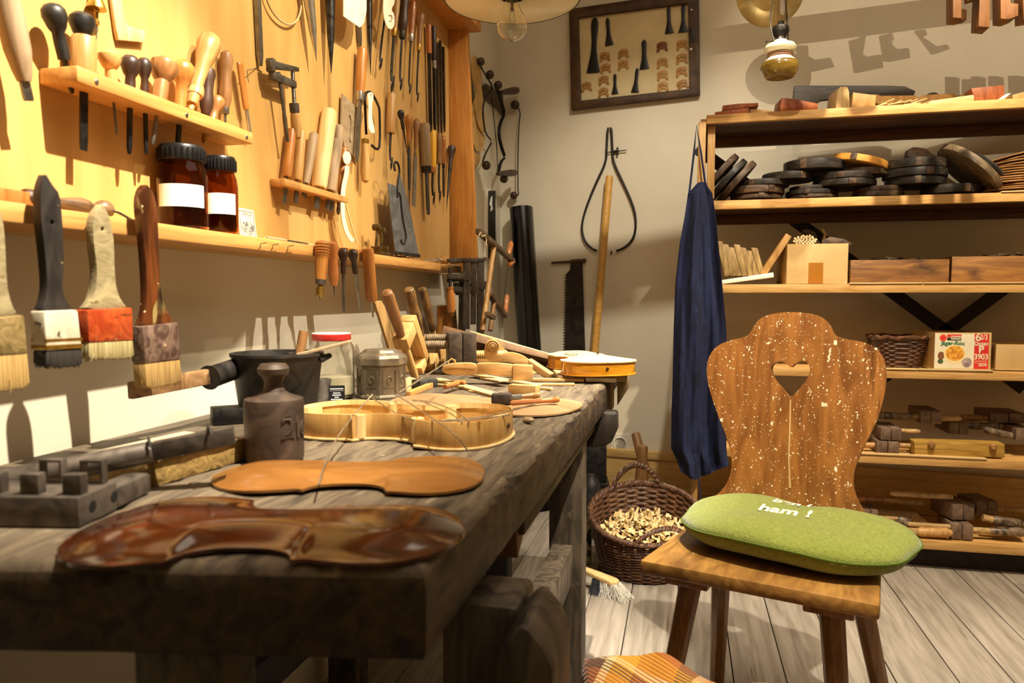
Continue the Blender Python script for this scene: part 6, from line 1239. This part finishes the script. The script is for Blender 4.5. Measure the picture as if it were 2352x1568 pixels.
shslab('wood_block', 'pale slanting strip leaning right of the cracked block on the top shelf', 'wood block', 2.94, kt([(2155, 692), (2225, 645), (2265, 636), (2200, 690)]), .02, white, Z1, GA)
shslab('wood_block', 'brown block at the right edge of the picture on the top shelf', 'wood block', 2.95, kt([(2272, 640), (2420, 600), (2420, 672), (2275, 678)]), .08, tanw, Z1, GA)
p = wy(2142, 192, 3.12); S('turned_finial', B().lathe([(.02, 0), (.022, .004), (.016, .03), (.03, .05), (.028, .07), (.015, .082), (.001, .085)], 20), drkZ, 'dark turned knob behind the tan grooved piece on the top shelf', 'knob', V((p.x, p.y, Z1)))
# ---- second shelf: bending moulds
Z2 = SH[1]; mold = mt('black_mould_wood', '#15120e', '#38312a', (18, 18, 40), .5, bump=.15, spots=[('#5c4a30', (16, 16, 30), .64, .1)]); moldb = mt('brown_mould_wood', '#33251a', '#5d452e', (18, 18, 40), .55, bump=.15); mold2 = mt('orange_mould_wood', '#b0782c', '#c78c3c', (12, 12, 30), .55)
GB = 'round bending moulds on the second shelf'; s2_ = 2.95/FP
def disc(lab, x0, x1, y0, y1, Y=3.07, m=None, tilt=None, dz=None):
    (u0, v0), (u1, v1) = km([(x0, y0), (x1, y1)]); p = wy((u0+u1)/2, (v0+v1)/2, Y-.05); sc = mpp(p); r = (u1-u0)*sc/2; h = max(.008, (v1-v0)*sc)
    M = Matrix.Translation((p.x, Y, p.z)) @ (tilt or Matrix()) @ Matrix.Translation((0, 0, -h/2))
    o = T('bending_mould', lab, 'mould', M, GB); dp = min(1, .125/r)
    P('disc', B().lathe([(r*.97, 0), (r, .002), (r, h-.002), (r*.97, h)], 40, None, 1, dp), m or mold, o, .0006)
    a = random.uniform(-2.2, -.9); P('joint_block', B().bx((0, 0, 0), (r*.22, .012, h*.9), Matrix.Translation((r*.985*cos(a), r*.985*sin(a)*dp, h/2)) @ Matrix.Rotation(a+pi/2, 4, 'Z')), moldb, o, .001)
    return o
RY = lambda a: Matrix.Rotation(radians(a), 4, 'Y')
for lab, x0, x1, y0, y1, m in (
 ('brown mould at the bottom of the left stack', 255, 615, 613, 650, moldb), ('middle brown mould of the left stack', 248, 632, 557, 611, moldb), ('dark mould on top of the left stack', 285, 668, 512, 555, mold),
 ('dark mould bridging the two left stacks', 488, 848, 456, 510, mold), ('bottom mould of the second stack from the left', 668, 1022, 618, 644, moldb), ('middle mould of the second stack from the left', 662, 1020, 582, 616, mold), ('top mould of the second stack from the left', 688, 975, 550, 580, mold),
 ('largest dark mould perched high above the second stack', 648, 1070, 368, 440, mold), ('upper mould of the dark pair at the centre', 868, 1290, 460, 508, mold), ('lower mould of the dark pair at the centre', 862, 1295, 511, 556, mold),
 ('greyish mould under the orange one', 1062, 1378, 422, 472, moldb), ('light brown mould at the bottom of the centre right stack', 1150, 1500, 594, 632, moldb), ('brown mould second from the bottom of the centre right stack', 1160, 1490, 557, 593, moldb),
 ('topmost of the three thick black moulds', 1378, 1800, 362, 428, mold), ('middle one of the three thick black moulds', 1380, 1808, 430, 488, mold), ('lowest of the three thick black moulds', 1395, 1795, 491, 548, mold), ('flat black mould lying alone at the right', 1660, 2050, 546, 608, mold)):
    disc(lab + ' on the second shelf', x0, x1, y0, y1, 3.08, m)
disc('pale orange tilted mould on the second shelf', 1005, 1385, 345, 395, 3.07, mold2, RY(13))
for k, (x, y) in enumerate(((165, 470), (225, 505), (290, 520))):
    (u, v), = km([(x, y)]); p = wy(u, v, 3.02); o = T('bending_mould', ('first', 'second', 'third')[k] + ' of the three dark moulds leaning steeply at the left end of the second shelf', 'mould', Matrix.Translation((p.x, 3.05, p.z)) @ RY(-48), GB); P('disc', B().lathe([(.097, -.012), (.10, -.01), (.10, .01), (.097, .012)], 36), mold if k % 2 else moldb, o, .0006)
(u, v), = km([(1975, 435)]); p = wy(u, v, 3.04); o = T('bending_mould', 'large grey-brown mould leaning steeply against the thick black stack on the second shelf', 'mould', Matrix.Translation((p.x, 3.06, p.z)) @ RY(43), GB); P('disc', B().lathe([(.125, -.014), (.13, -.011), (.13, .011), (.125, .014)], 40), mt('grey_mould_wood', '#4a3d2c', '#7a684c', (18, 18, 40), .6), o, .0006)
(u, v), = km([(2085, 470)]); p = wy(u, v, 3.1); o = T('bending_mould', 'thin dark mould leaning right of the grey-brown one on the second shelf', 'mould', Matrix.Translation((p.x, 3.1, p.z)) @ RY(47), GB); P('disc', B().lathe([(.11, -.006), (.113, .0), (.11, .006)], 40), mold, o)
shslab('wooden_hook', 'dark curved wooden piece lying on top of the thick black moulds', 'wood piece', 3.08, km([(1515, 330), (1525, 290), (1560, 274), (1650, 285), (1700, 330), (1765, 345), (1760, 362), (1600, 362), (1530, 365)]), .05, moldb, None)
plyd = mt('thin_plywood_discs', '#8a5f32', '#b98a52', (12, 12, 90), .6)
(u, v), = km([(2330, 430)]); p = wy(u, v, 3.05)
for k in range(15):
    z = Z2+.008+k*.0088+.002*random.random(); tl = RY(-max(0, k-10)*3.2)
    M = Matrix.Translation((p.x+random.uniform(-.012, .012), 3.08, z+max(0, k-10)*.004)) @ tl
    S('plywood_disc', B().lathe([(.122, 0), (.124, .001), (.124, .0035), (.122, .0045)], 40), plyd, 'thin plywood disc in the tall stack at the right end of the second shelf', 'disc', M, 'stack of thin plywood discs')
# ---- third shelf
Z3 = SH[2]; GC = 'leaning wood slats on the third shelf'; slw = mt('dull_slat_wood', '#7d6238', '#a98c58', (40, 40, 8), .6, bump=.1)
ords = ['first', 'second', 'third', 'fourth', 'fifth', 'sixth', 'seventh']
for k in range(7):
    x = 140+k*42; top = 945+(k % 3)*14+k*4; shslab('wooden_lath', ords[k]+' slat from the left in the leaning row on the third shelf', 'wood slat', 2.95+.004*k, km([(x, top), (x+46, top+6), (x+100, 1195-k*4), (x+62, 1200-k*4)]), .09, slw, Z3+.032, GC)
shslab('white_tray', 'white-painted slanting board under the leaning slats on the third shelf', 'board', 2.94, km([(172, 1215), (552, 1158), (556, 1192), (178, 1243)]), .14, white, Z3+.001)
shslab('tan_board', 'tan board leaning against the cardboard box on the third shelf', 'board', 2.97, km([(460, 1140), (645, 855), (685, 880), (500, 1160)]), .12, tanw, Z3+.034)
kart = mt('kraft_cardboard', '#b5945c', '#c2a26c', (6, 6, 6), .75, bump=.02, var=.04)
def carton(lab, name, Y, u0, u1, v0, Z, d, m, yaw=0):
    a, b = wy(u0, v0, Y), wy(u1, v0, Y); w_ = b.x-a.x; h = a.z-Z; M = Matrix.Translation((a.x, Y, Z+.0012)) @ Matrix.Rotation(yaw, 4, 'Z'); o = T(name, lab, 'box', M); t = .004
    P('box_shell', B().box(0, w_, 0, t, .0005, h).box(0, w_, d-t, d, .0005, h).box(0, t, t, d-t, .0005, h).box(w_-t, w_, t, d-t, .0005, h).box(0, w_, 0, d, .0005, .005), m, o, .0008)
    return o, w_, h
o, w_, h_ = carton('open plain cardboard box with brown tape full of dowels on the third shelf', 'cardboard_box', 2.955, 1808, 1951, 561, Z3, .20, kart, .06)
P('packing_tape', B().box(w_*.36, w_*.60, -.0007, .0, .002, h_*.53), mt('brown_tape', '#9a6420', '#a56e28', (5, 5, 5), .3), o)
Mi3 = o.matrix_world.copy()
for i in range(46):
    r_ = .028*sqrt((i+.5)/46); t = i*2.399; x, z = .065+r_*cos(t)*1.5, h_+.012+r_*sin(t)*.75
    S('wooden_dowel', B().tube([(x, .008, z), (x, .19, z-.05)], .0042, 7), spruce, 'pale wooden dowel in the bundle in the open cardboard box', 'dowel', Mi3, 'bundle of dowels in the cardboard box', ang=50)
shslab('bent_strip', 'dark bent wood piece sticking out of the cardboard box', 'wood piece', 3.02, km([(765, 870), (800, 862), (850, 885), (888, 965), (850, 972), (815, 905), (770, 885)]), .04, moldb, None)
shslab('bent_strip', 'small pale curved strip sticking out of the cardboard box', 'wood piece', 3.04, km([(895, 862), (915, 862), (935, 900), (928, 935), (905, 945), (920, 900)]), .03, spruce, None)
shslab('bent_strip', 'dark flat piece with a pale edge overhanging the right rim of the cardboard box', 'wood piece', 2.99, km([(900, 945), (960, 920), (1060, 935), (1125, 970), (1095, 985), (960, 990), (905, 985)]), .05, moldb, None)
crw = mt('old_crate_wood', '#6d4520', '#97682f', (6, 50, 40), .6, bump=.2, spots=[('#3d2410', (6, 9, 9), .6, .15)])
for lab, u0, u1, v in (('long low wooden crate next to the cardboard box on the third shelf', 1954, 2181, 598), ('long low wooden crate at the right edge of the third shelf', 2187, 2470, 590)):
    o, w_, h_ = carton(lab, 'wooden_crate', 2.955, u0, u1, v, Z3, .2, crw); sc = B()
    for k in range(22): sc.bar((random.uniform(.02, w_-.06), random.uniform(.03, .17), h_-.012), (random.uniform(.02, w_-.03), random.uniform(.03, .17), h_+random.uniform(-.004, .014)), .012, .006)
    tag(S('wood_scraps', sc, moldb, 'loose dark wood scraps filling the ' + ('crate beside the cardboard box' if u0 < 2000 else 'crate at the right edge of the third shelf'), 'wood scraps', o.matrix_world.copy(), None, .0005), None, None, None, 'stuff')
# ---- fourth shelf
Z4 = SH[3]
shslab('small_display_box', 'small pale box frame left of the wicker basket on the fourth shelf', 'frame', 3.0, kf([(-40, 745), (430, 752), (428, 985), (385, 985), (385, 795), (-40, 790)]), .12, white, Z4)
c = wy(2066, 838, 3.02); wk = T('small_wicker_basket', 'small square-sided brown wicker basket on the fourth shelf', 'basket', V((c.x, 3.06, Z4))); sb = B(); hb_ = .113
for k in range(13):
    z = .004+k*.0085; q = k/12; a, b = .072+.024*q, .062+.02*q
    sb.tube([(a*math.copysign(abs(cos(t))**.55, cos(t))+.002*cos(14*t+pi*(k % 2)), b*math.copysign(abs(sin(t))**.55, sin(t))+.002*cos(14*t+pi*(k % 2)), z) for t in [2*pi*i/64+.02 for i in range(64)]], .0052, 6, True)
P('body', sb.box(-.07, .07, -.06, .06, .001, .006), will, wk, ang=60)
P('rim', B().tube([(.099*math.copysign(abs(cos(t))**.55, cos(t)), .085*math.copysign(abs(sin(t))**.55, sin(t)), .113+.003*sin(12*t)) for t in [2*pi*i/64+.02 for i in range(64)]], .008, 6, True), will, wk, ang=60)
o, w_, h_ = carton('printed carton with a red panel and a dish picture on the fourth shelf', 'printed_carton', 2.945, 2148, 2284, 764, Z4, .21, kart, .10)
wpc = mt('printed_white', '#d9cfae', '#e4dbbd', (5, 5, 5), .6, bump=0, var=0); redp = mt('printed_red', '#c8281c', '#d23224', (5, 5, 5), .6, bump=0, var=0); grp_ = mt('printed_green', '#17603c'); blkp = mt('printed_black', '#15120f')
def pp_(nm, x0, x1, z0, z1, m, y=.0004): return P(nm, B().box(w_*x0, w_*x1, -y, .0, h_*z0, h_*z1), m, o)
def K(x, y): return ((x-255)/1830, 1-(y-200)/1040)          # carton photo crop -> unit square
pp_('front_print', .0, .70, .03, .97, wpc); pp_('red_panel', .70, .955, .03, .97, redp)
def ell(nm, x, y, rx, ry, m, yy, n=26): cx, cz = K(x, y); return P(nm, B().slab([(w_*(cx+rx*cos(t)), h_*(cz+ry*sin(t))) for t in [2*pi*i/n for i in range(n)]], -yy, -yy+.0003), m, o)
ell('sun_mark', 520, 350, .065, .095, mt('printed_orange_red', '#d8492c'), .0007); ell('sun_core', 520, 350, .035, .05, redp, .0009)
for y0, y1, m in ((250, 280, redp), (280, 330, redp), (345, 420, blkp)): (a, b), (c_, d_) = K(650, y1), K(1110, y0); pp_('brand_stripe', a, c_, b, d_, m, .0008)
for y0, y1 in ((292, 316), (362, 392)): (a, b), (c_, d_) = K(770, y1), K(1090, y0); pp_('brand_line', a, c_, b, d_, wpc, .001)
def pt(s_, x, y, sz, m, al='CENTER', bold=0, sx=1): cx, cz = K(x, y); return txt('lettering', s_, h_*sz, Matrix.Translation((w_*cx, -.0011, h_*cz)) @ Matrix.Diagonal((sx, 1, 1, 1)), m, o, .0001, al, bold)
pt('Jäger-Rou', 840, 500, .15, grp_, 'CENTER', .0005)
ell('dish_plate', 905, 800, .19, .25, mt('printed_plate', '#e2c88c'), .0007); ell('dish_food', 915, 780, .165, .2, mt('printed_food', '#b9691a', '#e0a83c', (60, 60, 60), .6, bump=0, var=0, lo=.4, hi=.6), .0009)
ell('mushroom_picture', 470, 850, .06, .11, mt('printed_brown', '#7d5030'), .0006); ell('leaf_picture', 455, 1010, .05, .07, mt('printed_leaf', '#4a5a38'), .0006); ell('onion_picture', 1310, 1040, .09, .13, mt('printed_violet', '#7a6468', '#b8a6a0', (40, 40, 40), .6, bump=0), .0006)
pt('6', 1650, 330, .30, wpc, 'CENTER', .0008); pt('2/3', 1830, 330, .20, wpc, 'CENTER', .0003, .75); pt('Dosen', 1755, 500, .13, wpc, 'CENTER', .0003); pt('P', 1760, 675, .26, wpc, 'CENTER', .0012); pt('3903', 1765, 875, .21, wpc, 'CENTER', .0006, .85); pt('0370', 1820, 1105, .10, wpc, 'CENTER', .0004)
for y0, y1 in ((548, 560), (985, 997), (1040, 1050)): (a, b), (c_, d_) = K(1560, y1), K(1960, y0); pp_('panel_rule', a, c_, b, d_, wpc, .0007)
carton('plain cardboard box at the right edge of the fourth shelf', 'cardboard_box', 2.965, 2288, 2470, 791, Z4, .2, kart)
# ---- screw clamps on the two lowest shelves
dkj = mt('brown_clamp_jaw', '#5a4636', '#7d6754', (20, 20, 20), .55, bump=.15); pthr = mt('pale_screw_wood', '#9a7c50', '#bf9f6c', (30, 30, 30), .55); mhan = mt('black_mottled_handle', '#3b3228', '#86715a', (30, 30, 14), .4, bump=.15, coat=.2, lo=.42, hi=.6)
GD = 'wooden screw clamps on the two lowest shelves'
def lyclamp(lab, Y, jaw, hb0, hend, tend, w_, hm=None, jd=.16, jy=.0):
    """jaw=(x0,y0,x1,y1) crop px; handle from hb0 to hend; thread from jaw to tend and hb0"""
    (u0, v0), (u1, v1) = kb_([jaw[:2], jaw[2:]]); a, b = wy(u0, v0, Y), wy(u1, v1, Y); b.z = max(b.z, (SH[4] if v1 < 1080 else SH[5])+.001); o = T('screw_clamp', lab, 'clamp', Matrix.Translation((a.x, Y, b.z)), GD); W = lambda q: wy(*kb_([q])[0], Y+.03)-V((a.x, Y, b.z)); s_ = mpp(a)/3.92; r = w_*s_/2
    wj, hj = b.x-a.x, a.z-b.z; R0 = Matrix.Translation((0, 0, 0)) @ Matrix.Rotation(jy, 4, 'Z')
    P('jaw', B().box(0, wj*.485, -.002, jd, 0, hj, R0), dkj, o, .002); P('jaw', B().box(wj*.515, wj, -.002, jd, 0, hj, R0), dkj, o, .002)
    if tend:
        c = V((wj*.5, .028, W(tend).z)); d = W(tend)-c; n_ = d.normalized(); P('screw', B().thread(wj*.4, d.length-.012, r*.82, .0055, 12, fr(c, d, (0, 1, 0))).lathe([(r*.75, d.length-.012), (r*.6, d.length-.004), (r*.3, d.length)], 12, fr(c, d, (0, 1, 0))), pthr, o)
    if hend:
        p0, p1 = W(hb0), W(hend); d = p1-p0
        c = V((wj*.5, .028, p0.z)); e = p0-c
        if e.length > wj*.55: P('screw', B().thread(wj*.42, e.length, r*.75, .0055, 12, fr(c, e, (0, 1, 0))), pthr, o)
        P('handle', B().lathe([(r*.75, -.004), (r*.8, d.length*.06), (r, d.length*.18), (r*1.06, d.length*.85), (r*.9, d.length*.97), (r*.4, d.length)], 14, fr(p0, d, (0, 1, 0))), hm or mhan, o)
    return o
lyclamp('topmost screw clamp on the fifth shelf, its mottled handle pointing left', 3.03, (842, 170, 1030, 288), (770, 222), (462, 208), (1213, 243), 66)
lyclamp('screw clamp with a pale-topped split jaw just right of the chair on the fifth shelf', 2.97, (482, 325, 668, 438), None, None, (840, 355), 52)
lyclamp('screw clamp standing on the front edge of the fifth shelf right of the chair', 2.96, (447, 442, 645, 565), (440, 478), (300, 478), (820, 485), 52, beechZ, .10)
lyclamp('screw clamp with two dark handles crossing in the middle of the fifth shelf', 3.05, (1100, 272, 1268, 385), (1560, 312), (1252, 300), None, 66)
lyclamp('screw clamp with a drooping mottled handle at the right of the fifth shelf', 3.0, (1700, 330, 1860, 440), (1700, 405), (1410, 335), None, 62)
lyclamp('dark large screw clamp at the back right of the fifth shelf', 3.08, (1468, 190, 1800, 285), (1410, 235), (1205, 232), None, 58, oakZ)
shslab('clamp_bar', 'yellow-brown wooden bar with two dowel ends at the front of the fifth shelf', 'wood bar', 2.94, kb_([(785, 400), (1600, 422), (1600, 545), (790, 525)]), .07, mt('golden_bar_wood', '#93702c', '#bd9648', (6, 40, 40), .5, bump=.12), SH[4])
cb_ = bpy.data.objects['clamp_bar']
for x, y in ((935, 475), (1490, 490)):
    p = cb_.matrix_world.inverted() @ wy(*kb_([(x, y)])[0], 2.94); P('dowel_end', B().lathe([(.013, -.002), (.011, .012), (.008, .016)], 14, fr((p.x, 0, p.z), (0, -1, 0), (0, 0, 1))), oakZ, cb_)
lyclamp('screw clamp with a long bare thread slanting across the lowest shelf', 2.99, (1130, 1010, 1345, 1165), None, None, (565, 912), 62, None, .14, .25)
lyclamp('screw clamp raised at the back of the lowest shelf with its thread running right', 3.06, (1350, 985, 1560, 1115), None, None, (1800, 1065), 62, None, .12, .25)
lyclamp('screw clamp with a grey-tipped handle at the front of the lowest shelf', 2.955, (1118, 1190, 1312, 1335), (1470, 1252), (1775, 1262), None, 80, mhan, .15)
lyclamp('screw clamp lying left on the lowest shelf, closest to the green cushion', 3.0, (330, 1060, 455, 1190), (640, 1145), (760, 1180), None, 66, mhan, .1)
def rod(lab, a, b, c, Y, w_, hm):
    W = lambda q: wy(*kb_([q])[0], Y); p0, p1, p2 = W(a), W(b), W(c); o = T('clamp_screw', lab, 'clamp screw', Matrix.Translation(p0), 'loose clamp screws on the lowest shelf'); r = w_*mpp(p0)/3.92/2; d = p1-p0
    P('thread', B().thread(0, d.length, r*.8, .0055, 12, fr((0, 0, 0), d, (0, 1, 0))), pthr, o); d2_ = p2-p1
    P('handle', B().lathe([(r*.8, 0), (r, d2_.length*.1), (r*1.05, d2_.length*.85), (r*.5, d2_.length)], 14, fr(d, d2_, (0, 1, 0))), hm, o)
rod('pale loose clamp screw lying at the very front of the lowest shelf', (450, 1232), (815, 1258), (1125, 1268), 2.95, 84, beechZ)
rod('loose clamp screw with a pale tapered thread in front of the slanting one', (1110, 1215), (720, 1190), (620, 1165), 2.97, 62, mhan)
rod('loose dark clamp screw behind the long slanting thread on the lowest shelf', (860, 1005), (510, 970), (240, 960), 3.08, 56, oakZ)
rod('loose clamp screw with a fat pale-tipped handle at the right of the lowest shelf', (1400, 1130), (1490, 1150), (1765, 1190), 3.0, 82, mhan)
shslab('dark_board', 'flat grey board lying under the clamps on the lowest shelf', 'board', 3.05, kb_([(440, 1045), (820, 1060), (920, 1145), (450, 1180)]), .12, slw, SH[5])
for i, (Z, a, b) in enumerate(((SH[2], 1950, 2118), (SH[2], 2120, 2400), (SH[3], 2036, 2110), (SH[3], 2111, 2286), (SH[4], 1985, 2280), (SH[5], 2042, 2100), (SH[1], 2290, 2400))):
    p = wy(a, 700, SY0); q = wy(b, 700, SY0); lb_ = ['left pale liner board on the third shelf under the wooden crates', 'right pale liner board on the third shelf under the wooden crates', 'pale liner board under the small wicker basket', 'pale liner board under the printed carton', 'long pale liner board on the fifth shelf', 'pale liner board on the lowest shelf beside the cushion', 'pale liner board under the stack of plywood discs'][i]
    S('liner_board', B().box(p.x, q.x, SY0-.004, SY0+.02, Z+.0003, Z+.005), spruceX, lb_, 'board', None, 'thin liner boards on the shelves', .0006)
